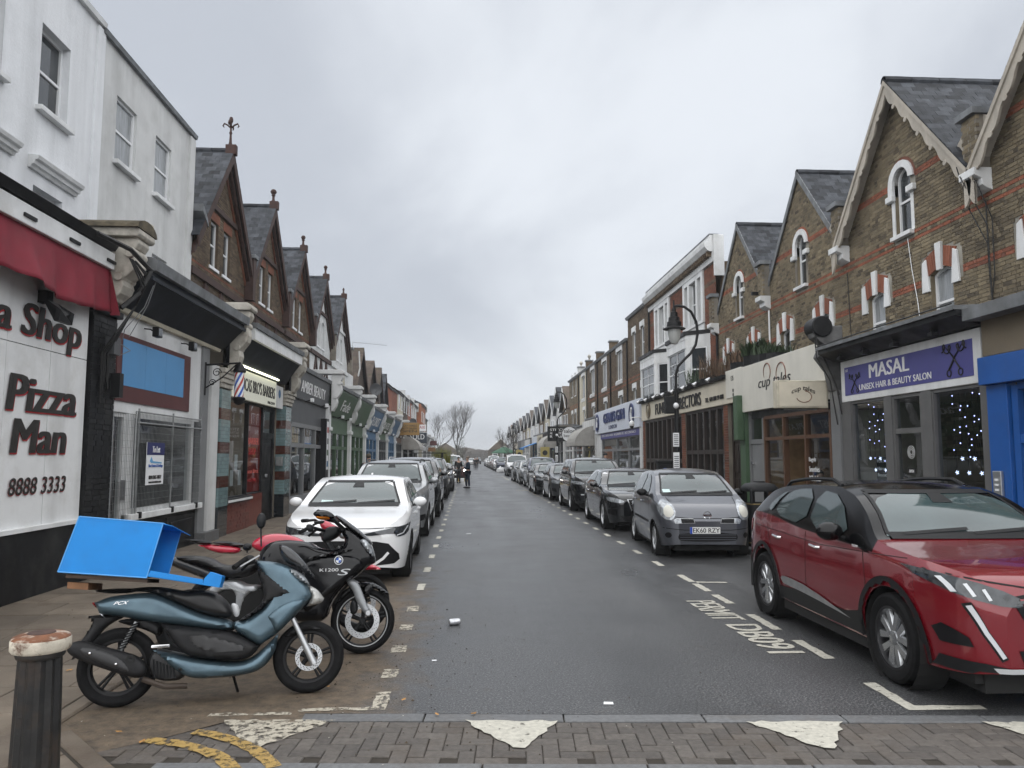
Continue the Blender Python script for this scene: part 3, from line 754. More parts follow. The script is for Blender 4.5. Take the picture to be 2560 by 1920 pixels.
def console(par,side,x_out,x_wall,y,ztop,zbot,wd=.36,m='stonew',name='console'):
 """scrolled shop-front bracket with a moulded cap running back to the wall"""
 s=1 if side=='L' else-1
 P=lambda d,z:(x_out-s*d,z)
 D=abs(x_wall-x_out)
 cap=[P(0.0,ztop-.16),P(-.03,ztop-.12),P(-.02,ztop-.05),P(.06,ztop),P(D,ztop+.0),P(D,ztop-.16)]
 o=prism_y(B(),cap,y-wd/2-.05,y+wd/2+.05).obj(name,M[m],par,bevel=.015)
 h=ztop-.16-zbot
 pr=[(0.03,0),(.01,-.08),(.05,-.16),(.09,-.2),(.06,-.3),(.04,-.42),(.07,-.52),(.14,-.6),(.2,-.66),(.18,-.76),(.22,-.88),(.28,-.95),(.3,-1.0)]
 body=[P(a*1.1,ztop-.16+b_*h)for a,b_ in pr]+[P(.42,zbot),P(.42,ztop-.16)]
 prism_y(B(),body,y-wd/2+.04,y+wd/2-.04).obj('scroll',M[m],o,bevel=.02)
 for k,(zz,r)in enumerate(((ztop-.16-h*.24,.07),(ztop-.16-h*.62,.06))):
  B().lathe([(.0,-wd/2+.0),(r,-wd/2+.0),(r*1.1,-wd/2+.03),(r*1.1,wd/2-.03),(r,wd/2),(0,wd/2)],(x_out-s*(.12+.14*k),y,zz),'y',14).obj('volute',M[m],o,True)
 return o
# right side: gabled houses
def gable_r(y0,y1,kind,label,eave=6.95,apex=9.8,indiv=0,sl_ind=0,zb=3.9,lean=0,bar=False,wins=True):
 T=face('R',UR);c=(y0+y1)/2;hw=(y1-y0)/2
 par=thing('gabled_house',label,'house',(UR+3,c,0),0,'gabled brick houses on the right',world=True)
 outline=lambda z:(y0,y1)if z<=eave else(y0+hw*(z-eave)/(apex-eave),y1-hw*(z-eave)/(apex-eave))
 aw=(c-.3,c+.3,6.55,8.02,.3)
 lw=[(c-1.2-.36,c-1.2+.36,4.15,5.52,.1),(c+1.25-.36,c+1.25+.36,4.15,5.52,.1)]
 holes=[aw]+lw
 wall(par,T,outline,[zb,eave,apex-.01],holes,M['mortar'],0,.16,mrev=M['stock'])
 blk=[(c-.5,c+.5,7.42,8.2,.5),(c-.38,c+.38,6.4,7.5,0)]+[(h[0]-.32,h[1]+.32,5.2,5.95,.16)for h in lw]+lw
 bands=[(7.66,7.80),(6.44,6.52),(6.30,6.375),(5.26,5.40)]
 bricks(par,T,'R',outline,zb,apex,[aw]+blk,M['stock'],bands=bands,bandm=M['redbrick'],indiv=indiv)
 P=arch_poly(c-.48,c+.48,7.46,8.17,.48);Q=arch_poly(c-.3,c+.3,7.46,8.02,.3)
 b=B(T);n=len(P);b.grid([[(u,.0,z)for u,z in P[1:]],[(u,.06,z)for u,z in P[1:]],[(u,.06,z)for u,z in Q[1:]],[(u,-.12,z)for u,z in Q[1:]]])
 b.quad((P[1][0],0,7.46),(P[1][0],.06,7.46),(Q[1][0],.06,7.46),(Q[1][0],-.12,7.46))
 sur=b.obj('arch_surround',M['white'],par)
 R_=arch_poly(c-.55,c+.55,7.46,8.24,.55);b=B(T);b.grid([[(u,.02,z)for u,z in R_[1:]],[(u,.02,z)for u,z in P[1:]]]);b.obj('arch_bricks',M['redbrick'],par)
 for s in(-1,1):
  B(T).box(c+s*.4-.13,c+s*.4+.13,0,.11,7.36,7.50).obj('impost',M['white'],sur,bevel=.02)
  B(T).box(c+s*.36-.055,c+s*.36+.055,-.1,.02,6.55,7.36).obj('jamb',M['white']if kind=='barge' else M['mortar2'],sur)
 sash(par,T,c-.3,c+.3,6.55,8.02,.3,-.11,.045,pm='pane',sw=.12)
 for u0,u1,z0,z1,r in lw:
  m_=(u0+u1)/2
  win=sash(par,T,u0,u1,z0,z1,r,-.12,.05,pm='panec' if kind=='barge' else 'pane',sill=False)
  hd=B(T)
  for s in(-1,1):
   st=B(T);a,b_=m_+s*.36,m_+s*.58
   st.ext([(a,-.0,5.1),(b_+s*.02,0,5.1),(b_-s*.02,0,5.72),(m_+s*.44,0,5.78)],(0,.05,0));st.obj('lintel_stone',M['white'],win,bevel=.008)
   q=[(m_+s*.09,5.53),(m_+s*.40,5.42),(m_+s*.52,5.80),(m_+s*.12,5.93)]
   for k in range(5):
    t0,t1=k/5+.01,(k+1)/5-.01
    A=lambda t:(q[0][0]+(q[1][0]-q[0][0])*t,0,q[0][1]+(q[1][1]-q[0][1])*t);Bb=lambda t:(q[3][0]+(q[2][0]-q[3][0])*t,0,q[3][1]+(q[2][1]-q[3][1])*t)
    st=B(T);st.ext([A(t0),A(t1),Bb(t1),Bb(t0)],(0,.022,0));st.obj('arch_brick',M['redbrick'],win)
  st=B(T);st.ext([(m_-.07,0,5.46),(m_+.07,0,5.46),(m_+.10,0,6.02),(m_-.10,0,6.02)],(0,.065,0));st.obj('keystone',M['white'],win,bevel=.008)
 th=atan2(apex-eave,hw);lv=hw/cos(th)+.1;ov=.32 if kind=='barge' else .06
 for s in(-1,1):
  V=(0,s*cos(th),-sin(th));nrm=(0,s*sin(th),cos(th))
  slates(par,(UR-ov,c,apex+.05),(1,0,0),V,nrm,5.4,lv,M['slate'],indiv=sl_ind if s<0 else 0)
 for k in range(9):B().lathe([(.11,0),(.115,.3),(.11,.6)],(UR-ov+k*.61,c,apex+.03),'x',8).obj('ridge_tile',M['slate'],par,True)
 if kind=='barge':
  for s in(-1,1):
   n=64;top=[];bot=[]
   for k in range(n+1):
    t=k/n;d=t*(lv+.12);sc_=.2+.055*abs(sin(t*pi*6.5))+.03*sin(t*pi*13)+(.1 if t>.93 else 0)
    yy,zz=c+s*cos(th)*d,apex+.02-sin(th)*d
    top.append((yy,zz));bot.append((yy-s*sin(th)*sc_*.0,zz-sc_/cos(th)*.95))
   b=B();x0=UR-.3
   for xa in(x0,x0+.045):b.grid([[(xa,y,z)for y,z in top],[(xa,y,z)for y,z in bot]])
   b.grid([[(x0,y,z)for y,z in bot],[(x0+.045,y,z)for y,z in bot]])
   bb=b.obj('bargeboard',M['barge'],par)
   b=B();b.grid([[(x0-.03,y,z+.03)for y,z in top],[(x0-.03,y,z-.09)for y,z in top],[(x0+.02,y,z-.09)for y,z in top]]);b.obj('verge_moulding',M['barge'],bb)
   b=B();b.grid([[(x0+.04,y,z-.05)for y,z in top],[(UR+.02,y,z-.05)for y,z in top]]);b.obj('soffit',M['barge'],bb)
   for k in range(5):
    t=(k+.5)/6.5+.04;d=t*lv;yy,zz=c+s*cos(th)*d,apex-.22/cos(th)-sin(th)*d
    B().lathe([(0,-.012),(.05,-.012),(.055,0),(.05,.012),(0,.012)],(x0-.006,yy,zz),'x',12).obj('boss',M['barge'],bb,True)
 else:
  for s in(-1,1):
   b=B();l2=lv
   b.ext([(UR-.075,c,apex+.08),(UR-.075,c+s*cos(th)*l2,apex+.08-sin(th)*l2),(UR-.075,c+s*cos(th)*l2,apex-.14-sin(th)*l2),(UR-.075,c,apex-.14)],(.03,0,0));b.obj('verge',M['lead'],par)
 b=B();b.box(UR+.25,UR+8,y0+.02,y1-.02,0.1,eave);b.obj('light_block',M['stock'],par)  # added box behind the front, keeps light out of the open shell
 return par
hA=gable_r(13.15,18.35,'barge','yellow brick gabled house with scalloped cream bargeboards above the purple salon sign',indiv=300,sl_ind=200,apex=9.95)
h0=gable_r(7.95,13.15,'barge','yellow brick gabled house cut off by the right edge of the picture',indiv=120,sl_ind=0,apex=9.95)
hB=gable_r(18.35,23.35,'plain','yellow brick gabled house with lead verges above the cream cafe sign',indiv=200,sl_ind=150)
hC=gable_r(23.35,28.3,'plain','yellow brick gabled house beside the white cornice of the red brick house',indiv=0,sl_ind=120)
for y,par,z0,nm in((13.15,hA,6.95,1),(18.35,hA,6.95,1),(23.35,hB,6.75,1),(28.3,hC,6.75,1)):
 T=face('R',UR)
 p=B(T).box(y-.2,y+.2,.013,.24,z0,z0+1.0).obj('party_pier',M['mortar2'],par)
 for r in range(13):
  for k in range(2):put('brick',BRM['stock_brick'],par,T(y+(-.1+k*.2)+(.03 if r%2 else-.03),.215,z0+.045+r*.075),(0,0,0),(.06,.17,.065))
 b=B(T);b.ext([(y-.26,.0,z0+1.0),(y+.26,0,z0+1.0),(y+.26,0,z0+1.12),(y-.26,0,z0+1.12)],(0,.34,0));b.obj('coping',M['lead'],p)
 b=B(T);b.ext([(y-.22,.0,z0),(y-.22,.34,z0),(y-.22,.34,z0-.14),(y-.22,.2,z0-.2),(y-.22,.2,z0-.32),(y-.22,.1,z0-.38),(y-.22,0,z0-.42)],(.44,0,0));b.obj('corbel',M['white'],p,bevel=.01)
for y in(13.15,18.35):
 T=face('R',UR)
 for s in(-1,1):
  b=B(T);b.ext([(y+s*.2,.05,7.25),(y+s*.62,.05,7.62),(y+s*.2,.05,7.95)],(0,.05,0));b.obj('cheek_board',M['barge'],hA)
def wires(label,cat,name,lines,m,r=.01):
 o=None;b=B()
 for l in lines:b.add(*(lambda q:(q.v,q.f))(cable([Vector(p)for p in l],r)))
 return tag(b.obj(name,m),label,cat)
T=face('R',UR)
wires('black cables hanging down the brick wall between the two bargeboard gables','cable','cable',[[T(13.1,.03,6.4),T(13.12,.03,5.2),T(13.05,.03,4.0)],[T(13.35,.38,7.1),T(13.42,.12,6.3),T(13.1,.05,5.6)],[T(12.9,.35,6.7),T(12.92,.06,6.0),T(12.95,.05,5.0),T(13.2,.05,4.0)],[T(13.3,.36,6.9),T(13.0,.1,5.9),T(13.05,.05,4.4)]],M['black'],.011)
wires('thin white cable running down the brick below the arched salon house window','cable','cable',[[T(15.6,.03,6.4),T(15.5,.03,5.7),T(15.35,.03,5.0),T(15.25,.03,4.2)]],M['whiteclean'],.009)
wires('thin dark cable down the wall beside the left bargeboard foot','cable','cable',[[T(18.25,.03,6.3),T(18.2,.03,5.0),T(18.15,.03,4.0)]],M['black'],.01)
wires('slim white downpipe under the middle corbel of the plain gables','pipe','downpipe',[[T(23.2,.05,6.3),T(23.2,.05,4.2)]],M['whiteclean'],.03)
wires('black downpipe between the last yellow gable and the red brick house','pipe','downpipe',[[T(28.2,.2,7.1),T(28.2,.2,6.6),T(28.2,.07,6.3),T(28.2,.07,4.2)]],M['iron'],.05)
o=B(T).box(23.5,23.62,.25,.45,6.85,6.95).obj('security_camera',M['plastic']);tag(o,'small black security camera on the pier between the plain gables','camera')
def cornice_house():
 y0,y1=28.35,38.9;T=face('R',UR)
 par=thing('bay_fronted_house','red brick house with white bracketed cornice and two storeys of white bays','house',(UR+3,33.6,0),world=True)
 hs=[(29.9,32.5,7.2,9.15,0),(35.1,37.7,7.2,9.15,0)]
 wall(par,T,lambda z:(y0,y1),[3.9,9.25],hs,M['mortar2'],0,.2)
 bricks(par,T,'R',lambda z:(y0,y1),3.9,9.2,[(h[0]-.15,h[1]+.15,4,9.25,0)for h in hs],M['dullred'],bands=((6.6,6.9),(8.4,8.55)),bandm=M['brown'])
 prof=[(UR,9.2),(UR-.1,9.2),(UR-.12,9.35),(UR-.12,9.55),(UR-.3,9.6),(UR-.42,9.75),(UR-.45,9.9),(UR-.32,9.93),(UR-.22,10.0),(UR-.22,10.2),(UR+.1,10.22),(UR+.1,9.2)]
 c_=prism_y(B(),prof,y0-.05,y1).obj('cornice',M['white'],par)
 B(T).box(y0-.06,y1,-.12,.24,10.2,10.25).obj('coping',M['lead'],c_)
 for k in range(44):B(T).box(y0+.1+k*.24,y0+.2+k*.24,.12,.3,9.4,9.58).obj('dentil',M['brown'],c_)
 B(T).box(y0-.16,y0-.06,-.3,.1,8.6,10.2).obj('parapet_end',M['white'],par,bevel=.02)
 B().box(UR+.25,UR+8,y0,y1,.1,9.2).obj('light_block',M['brown'],par)  # unseen box added to stop light passing through from behind
 for i,(u0,u1,z0,z1,r)in enumerate(hs):
  up=B(T);up.box(u0-.15,u1+.15,-.02,.08,9.0,9.2);up.box(u0-.15,u1+.15,-.02,.10,7.08,7.2);up.box(u0-.1,u1+.1,-.02,.05,6.5,7.08)
  fo=up.obj('bay_frame',M['white'],par)
  for k,uu in enumerate((u0,u0+.72,u1-.72,u1)):B(T).box(uu-.12,uu+.12,-.12,.09,7.2,9.0).obj('pilaster',M['white'],fo,bevel=.015)
  for a,b_ in((u0+.12,u0+.6),(u0+.84,u1-.84),(u1-.6,u1-.12)):sash(par,T,a,b_,7.2,9.0,0,-.1,.05,sill=False)
  a0,a1,pj=u0-.75,u1+.95,.75
  P=[(a0,0),(a0+.7,pj),(a1-.7,pj),(a1,0)]
  b=B(T);top=[(u,w_+.12*(1 if w_ else 0),6.55)for u,w_ in P];b.ext(top,(0,0,.16));b.obj('bay_roof',M['blackp'],par)
  b=B(T);b.ext([(u,w_+.05*(1 if w_ else 0),6.05)for u,w_ in P],(0,0,.5));by=b.obj('bay_fascia',M['white'],par)
  for k in range(24):B(T).box(a0+.75+k*.115,a0+.81+k*.115,pj+.045,pj+.075,6.38,6.5).obj('dentil',M['white'],by)
  for(p,q)in zip(P,P[1:]):
   L_=hypot(q[0]-p[0],q[1]-p[1]);e=((q[0]-p[0])/L_,(q[1]-p[1])/L_);n_=(-e[1],e[0])
   TT=lambda u,w_,z,p=p,e=e,n_=n_:T(p[0]+e[0]*u+n_[0]*w_,p[1]+e[1]*u+n_[1]*w_,z)
   b=B(TT);b.box(0,.16,-.08,.03,4.2,6.05);b.box(L_-.16,L_,-.08,.03,4.2,6.05);b.obj('bay_pier',M['white'],by)
   sash(par,TT,.16,L_-.16,4.3,6.05,0,-.03,.05,sill=False,hbars=(5.6,)if L_>1.5 else(),bars=1 if L_>1.5 else 0)
 B().box(UR-.1,UR+.3,28.31,38.9,3.85,4.25).obj('apron',M['white'],par)
 return par
cornice_house()
def brick_terrace_r(y0,y1,top,label,m='brown',style=0,mort='mortar2',geo=True,chim=True):
 T=face('R',UR);par=thing('terraced_house',label,'house',(UR+3,(y0+y1)/2,0),0,'brick terraced houses on the right',world=True)
 c=(y0+y1)/2
 if style==0:hs=[(c-1.35,c-.55,7.1,8.8,0),(c+.75,c+1.55,7.1,8.8,0),(c-1.35,c-.55,4.2,5.6,0),(c+.75,c+1.55,4.2,5.6,0)]
 else:hs=[(c-.85,c+.85,6.5,8.3,0),(c-.95,c+.2,4.3,5.5,0)]
 o=lambda z:(y0,y1)
 wall(par,T,o,[3.9,top],hs,M[mort],0,.14)
 if geo:bricks(par,T,'R',o,3.9,top,[(h[0]-.12,h[1]+.12,h[2],h[3]+.3,0)for h in hs],M[m],bands=((6.0,6.08),(6.2,6.28))if m!='render2' else(),bandm=M['redbrick'],bond='run')
 for u0,u1,z0,z1,r in hs:
  wd=u1-u0
  sash(par,T,u0,u1,z0,z1,0,-.1,.06,bars=0 if wd<1.2 else 2,rail=wd<1.2)
  b=B(T);b.ext([(u0-.15,0,z1-.1),(u0-.02,0,z1-.1),(u0-.02,0,z1+.02),(u1+.02,0,z1+.02),(u1+.02,0,z1-.1),(u1+.15,0,z1-.1),(u1+.12,0,z1+.3),(u0-.12,0,z1+.3)],(0,.05,0));b.obj('lintel',M['white'],par)
  if wd>1.2:
   for k in range(5):B(T).box(u0-.05+k*.4,u0+.06+k*.4,0,.12,z0-.28,z0-.09).obj('sill_bracket',M['white'],par)
 prism_y(B(),[(UR-.12,top),(UR-.18,top+.14),(UR+.15,top+.14),(UR+.15,top)],y0,y1).obj('coping',M['lead'],par)
 b=B();b.quad((UR+.1,y0,top),(UR+.1,y1,top),(UR+4,y1,top+2.0),(UR+4,y0,top+2.0));b.obj('roof',M['slate'],par)
 B().box(UR+.25,UR+8,y0+.01,y1-.01,.1,top).obj('light_block',M['brown'],par)  # added box inside the terrace shell, only blocks light
 if chim:
  p=B(T).box(y1-.22,y1+.22,-.4,.12,top,top+.65).obj('parapet_pier',M[m],par)
  B(T).box(y1-.28,y1+.28,-.45,.18,top+.65,top+.75).obj('pier_cap',M['lead'],p)
  if chim==2:B().lathe([(.0,0),(.1,0),(.06,.12),(.15,.3),(.1,.43),(0,.46)],T(y1,-.15,top+.75),'z',10).obj('ball_finial',M['stonew'],p,True)
 B(T).tube([(y0+.12,.06,top),(y0+.12,.06,4)],.05,6).obj('downpipe',M['iron'],par)
 return par
brick_terrace_r(38.9,44.5,9.75,'brown brick house with opened casement left of the white cornice house',style=0,chim=False)
brick_terrace_r(44.5,49.8,8.6,'lower brown brick house with white tripartite window above the gym sign',style=1)
brick_terrace_r(49.8,55.0,8.6,'brown brick house with square pier at the far end of the gym',style=1)
brick_terrace_r(55.0,60.0,8.6,'brown brick house with ball finial above the grey canopy',style=1,chim=2)
brick_terrace_r(60.0,64.4,8.6,'cream rendered house between brown brick houses with ball finials',m='render2',mort='cream',style=1,geo=False,chim=2)
brick_terrace_r(64.4,70.9,8.6,'last tall yellow brown brick house before the low white gables',style=0,m='stock',chim=False)
# right side: shop fronts
def TR(u,w,z):return(FR-w,u,z)
PR=fproj('R',FR)
def TXR(u0,z0,w):return lambda x,y,o:(FR-w-o,u0-x,z0+y)
def box(par,name,T,u0,u1,w0,w1,z0,z1,m,bev=0):return B(T).box(u0,u1,w0,w1,z0,z1).obj(name,M[m]if isinstance(m,str)else m,par,bevel=bev)
def room(par,T,u0,u1,dep,z0,z1,m='greyin',name='interior'):
 b=B(T);b.quad((u0,-dep,z0),(u1,-dep,z0),(u1,-dep,z1),(u0,-dep,z1));b.quad((u0,-.05,z0),(u0,-dep,z0),(u0,-dep,z1),(u0,-.05,z1));b.quad((u1,-.05,z0),(u1,-dep,z0),(u1,-dep,z1),(u1,-.05,z1))
 b.quad((u0,-.05,z0+.02),(u1,-.05,z0+.02),(u1,-dep,z0+.02),(u0,-dep,z0+.02));b.quad((u0,-.05,z1),(u1,-.05,z1),(u1,-dep,z1),(u0,-dep,z1))
 return b.obj(name,M[m],par)
def shop_shell(par,T,y0,y1,z1,x_in,side):
 """flat roof and party walls of a shop built out in front of the house"""
 d=abs(x_in-(FL if side=='L' else FR))
 B(T).box(y0,y1,-d,-.02,z1,z1+.1).obj('flat_roof',M['lead'],par)
 B(T).box(y0,y0+.1,-d,-.12,.1,z1).obj('party_wall',M['mortar2'],par)
 B(T).box(y1-.1,y1,-d,-.12,.1,z1).obj('party_wall',M['mortar2'],par)
def pane(par,T,u0,u1,z0,z1,w=-.02,m='shopglass',name='pane'):
 b=B(T);b.quad((u0,w,z0),(u1,w,z0),(u1,w,z1),(u0,w,z1));return b.obj(name,M[m],par)
def frame(par,T,us,zs,m,t=.06,w0=-.08,w1=.03,name='shop_window',glassm='shopglass',skip=(),pn=True):
 """one glazed frame: outer and inner members, panes as sub-parts"""
 b=B(T)
 for u in us:b.box(u-t/2,u+t/2,w0,w1,zs[0],zs[-1])
 for z in zs:b.box(us[0]+t/2,us[-1]-t/2,w0+.005,w1-.006,z-t/2,z+t/2)
 o=b.obj(name,M[m],par)
 if pn:
  for i in range(len(us)-1):
   for j in range(len(zs)-1):
    if(i,j)in skip:continue
    pane(o,T,us[i]+t/2,us[i+1]-t/2,zs[j]+t/2,zs[j+1]-t/2,(w0+w1)/2,glassm)
 return o
s=thing('blue_shop','bright blue painted shop front at the right edge of the picture','shop',(FR+1,8.8,.1),world=True)
T=TR
shop_shell(s,T,6.5,10.72,3.78,UR,'R')
box(s,'fascia',T,6.5,10.72,0,.12,3.2,3.72,mat('brown_fascia',(.16,.13,.09),.6,var=.1,vs=2,world=True))
box(s,'cornice',T,6.5,10.72,-.1,.4,3.72,3.9,'lead')
box(s,'blue_fascia',T,6.5,10.74,0,.2,2.78,3.18,'blue',.01)
frame(s,T,[6.6,8.4,9.5,10.2],[.3,.9,2.0,2.74],'blue',.12,-.1,.06,'shop_window')
box(s,'pilaster',T,10.3,10.72,-.05,.1,.1,2.78,'blue',.01)
box(s,'stall_riser',T,6.6,10.3,-.05,.02,.1,.85,'blue')
for k in range(3):box(s,'raised_panel',T,6.8+k*1.2,7.7+k*1.2,.02,.05,.22,.75,'blue',.02)
kp=box(s,'entry_phone',T,10.45,10.62,.1,.15,1.15,1.55,'alu',.01)
for i in range(4):box(kp,'button',T,10.5,10.57,.15,.158,1.2+i*.07,1.23+i*.07,'whiteclean')
room(s,T,6.7,10.2,1.6,.1,2.75,'dgrey')
s=thing('hair_salon','grey framed hair salon front with long purple and white sign','shop',(FR+1,13,.1),world=True)
shop_shell(s,T,10.74,15.45,3.8,UR,'R')
sg=box(s,'sign_board',T,10.84,15.12,.0,.06,2.84,3.66,'white',.01)
box(sg,'sign_panel',T,11.02,14.95,.06,.068,2.96,3.52,'purple')
text('shop_name','MASAL',TXR(14.0,3.22,.069),M['letterw'],sg,1.32,.26,.025)
text('shop_name','UNISEX HAIR & BEAUTY SALON',TXR(14.38,3.02,.069),M['letterw'],sg,2.32,.115,.012)
text('house_number','137',TXR(14.9,3.43,.069),M['letterw'],sg,.1,.05)
for cu,z in((14.55,3.2),(11.45,3.28)):
 k=1.0 if cu>13 else 1.35;b=B(T)
 for sgn in(-1,1):
  b.tube([(cu+sgn*.01*k,.075,z),(cu-sgn*.10*k,.075,z-.13*k)],.012*k,5)
  b.tube([(cu,.075,z),(cu+sgn*.16*k,.075,z+.15*k)],[.012*k,.004],5)
  b.lathe([(.032*k,-.004),(.046*k,-.004),(.046*k,.004),(.032*k,.004),(.032*k,-.004)],(cu-sgn*.105*k,.075,z-.17*k),'y',12)
  sp=[(cu+sgn*(.05+.15*t+.04*cos(t*9))*k,.076,z+(.10+.05*sin(t*9)+.03*t)*k)for t in frange(0,1.2,24)];b.tube(sp,.009*k,4)
 b.obj('scissors_emblem',M['black'],sg)
b=B();prism_y(b,[(FR+.1,3.68),(FR-.14,3.68),(FR-.48,3.82),(FR-.48,3.9),(FR+.1,3.9)],10.74,15.2);can=b.obj('canopy',M['blackp'],s)
prism_y(B(),[(FR-.52,3.9),(FR-.52,3.96),(FR+.2,4.0),(FR+.2,3.9)],10.72,15.22).obj('canopy_lead',M['lead'],can)
for u in(11.6,12.7,13.7,14.6):
 q=box(can,'spotlight',T,u-.06,u+.06,.24,.36,3.63,3.7,'plastic',.01);box(q,'spotlight_arm',T,u-.02,u+.02,.28,.34,3.68,3.8,'plastic')
frame(s,T,[13.58,14.8],[.62,2.82],'sgrey',.07)
d=frame(s,T,[12.45,13.32],[.12,2.2,2.82],'sgrey',.09,name='door')
frame(s,T,[10.92,12.14],[.62,2.82],'sgrey',.07)
for u0,u1 in((10.76,10.92),(12.14,12.42),(13.33,13.56),(14.8,15.16)):box(s,'pilaster',T,u0,u1,-.08,.05,.1,2.84,'sgrey')
for u0,u1 in((10.92,12.14),(13.58,14.8)):box(s,'stall_riser',T,u0,u1,-.08,.02,.1,.6,'sgrey')
room(s,T,10.8,15.1,3.0,.1,2.83,'greyin')
b_in=box(s,'brick_screen',T,10.8,15.1,-2.0,-1.9,1.7,2.8,'brown')
bricks(s,T,'R',lambda z:(10.8,15.1),1.7,2.8,[],M['stock'],w=-1.9,bond='run',name='brick')
frost=mat('frosted_film',(.30,.34,.33),.5,var=.05,vs=3)
for u0,u1 in((10.97,12.09),(13.63,14.75)):pane(s,T,u0,u1,.66,1.22,-.035,'shopglass','frosted_film').data.materials[0]=frost
for i in range(7):text('price_list',random.choice(('Cut & blow dry','Wash & cut','Colour','Full head','Beard trim','Threading','Waxing')),TXR(11.98,1.16-i*.07,.0),M['letterd'],s,.3,.022)
box(s,'chalkboard',T,14.0,14.5,-.3,-.27,1.22,1.75,'black')
text('chalk_writing','FOR MEN',TXR(14.45,1.64,-.265),M['letterw'],s,.4,.06);text('chalk_writing','Haircut',TXR(14.45,1.5,-.265),M['letterw'],s,.3,.06);text('chalk_writing','Buzzcut',TXR(14.45,1.38,-.265),M['letterw'],s,.3,.06)
text('door_sticker','OPEN',TXR(12.96,1.48,-.01),M['letterw'],d,.14,.05)
box(d,'door_sign',T,12.78,13.0,-.02,-.015,1.46,1.56,'black')
for r in(.05,.08,.11):B(T).lathe([(r-.008,0),(r,0),(r,.004),(r-.008,.004),(r-.008,0)],(12.88,-.016,1.83),'y',16).obj('door_sticker',M['letterw'],d)
bulb=mat('cool_led',(.42,.48,1),.4,emit=3.5);star=mat('led_star',(.6,.7,1),.4,emit=1.4)
me=B().ball((0,0,0),.0085,6,4).mesh('bulb',bulb);sb=B()
for k in range(5):
 a=2*pi*k/5;sb.tube([(0,0,0),(0,.05*cos(a),.05*sin(a)*.7)],[.01,.004],4)
stm=sb.mesh('star_light',star)
for u0,u1,n in((11.0,12.05,7),(13.65,14.7,6)):
 lc=thing('fairy_lights','curtain of blue white fairy lights in the %s salon window'%('right' if u0<12 else 'left'),'fairy lights',(FR+.3,(u0+u1)/2,2.75),world=True)
 for i in range(n):
  u=u0+.08+(u1-u0-.16)*i/(n-1);lo=1.5+(.22 if i%2 else 0)
  B(T).tube([(u,-.22,2.78),(u,-.22,lo)],.003,4).obj('wire',M['plastic'],lc)
  for k in range(7):
   if random.random()<.75:put('bulb',me,lc,T(u+random.uniform(-.06,.06),-.22,lo+.2+k*.17+random.uniform(-.07,.07)))
  put('star_light',stm,lc,T(u,-.22,lo))
def sitter(name,label,loc,col,hair,rz=0,g=None):
 t=thing(name,label,'person',loc,rz)
 B().lathe([(.10,.0),(.2,.05),(.26,.3),(.27,.45),(.22,.56),(.09,.62),(.06,.68)],n=14).obj('body',col,t,True)
 B().ball((0,0,.80),.11,12,8,(.88,1,1.15)).obj('head',mat('skin_a',(.38,.24,.17),.6),t,True)
 B().ball((0,.02,.84),.117,12,8,(.9,1,1.02)).obj('hair',hair,t,True)
 return t
sitter('person','customer in pale gown seated inside the right salon window',T(11.55,-.9,.55),mat('pale_gown',(.42,.42,.40),.8),M['black'])
sitter('person','person with brown top inside the left salon window',T(14.55,-.8,.5),mat('brown_top',(.12,.06,.04),.8),M['black'])
box(s,'mirror_unit',T,11.0,11.4,-1.4,-1.3,.6,1.6,'steel');box(s,'poster',T,11.6,12.0,-1.89,-1.88,1.2,1.65,'cream')
box(s,'television',T,10.95,11.45,-1.6,-1.55,2.1,2.45,mat('blue_screen',(.03,.03,.4),.3,emit=.6))
cns=thing('shop_console','black barrel-topped console between the salon and the cream cafe sign','bracket',(FR,15.4,.1),world=True)
B().lathe([(0,0),(.2,0),(.22,.02),(.22,.4),(.2,.42),(0,.42)],(FR-.35,15.22,4.42),'y',16).obj('barrel',M['blackp'],cns,True)
prism_y(B(),[(FR-.55,4.4),(FR-.5,4.2),(FR-.3,4.05),(FR-.42,3.8),(FR-.2,3.5),(FR-.12,3.1),(FR+.1,3.1),(FR+.1,4.45)],15.28,15.58).obj('scroll',mat('stained_console',(.10,.10,.10),.7,var=.4,vs=5,world=True),cns,bevel=.02)
box(cns,'pilaster',T,15.2,15.58,-.08,.08,.1,3.1,'grey')
wires('bundle of black cables draped over the console beside the salon sign','cable','cable',[[T(15.3,.5,4.4),T(15.25,.45,4.0),T(15.2,.3,3.6),T(15.15,.15,3.2),T(15.1,.08,2.6)],[T(15.35,.48,4.2),T(15.3,.36,3.9),T(15.2,.25,3.5),T(15.12,.1,3.0)],[T(15.5,.4,4.3),T(15.4,.42,3.8),T(15.3,.2,3.3),T(15.25,.1,2.4)],[T(15.2,.5,3.98),T(14.0,.48,4.0),T(12.4,.5,4.0),T(10.8,.5,4.0)]],M['black'],.014)
s=thing('cafe','cafe with big cream sign board and brown timber window frames','shop',(FR+1,18.5,.1),world=True)
shop_shell(s,T,15.55,21.95,4.05,UR,'R')
sg=box(s,'sign_board',T,15.65,20.7,.0,.14,2.95,4.18,'cafesign',.01)
box(s,'side_board',T,20.7,21.93,.0,.12,3.42,4.22,'cafesign',.01)
text('shop_name','cup tales',TXR(19.35,3.42,.141),M['letterd'],sg,2.0,.34,.01,.2)
text('house_number','135',TXR(21.45,3.9,.121),M['letterd'],s,.2,.14)
for z in(3.62,3.5):B(T).lathe([(0,0),(.05,0),(.05,.006),(0,.006)],(21.3,.121,z),'y',10).obj('social_icon',M['letterd'],s)
ringm=mat('coffee_ring',(.22,.11,.08),.8,var=.4,vs=9)
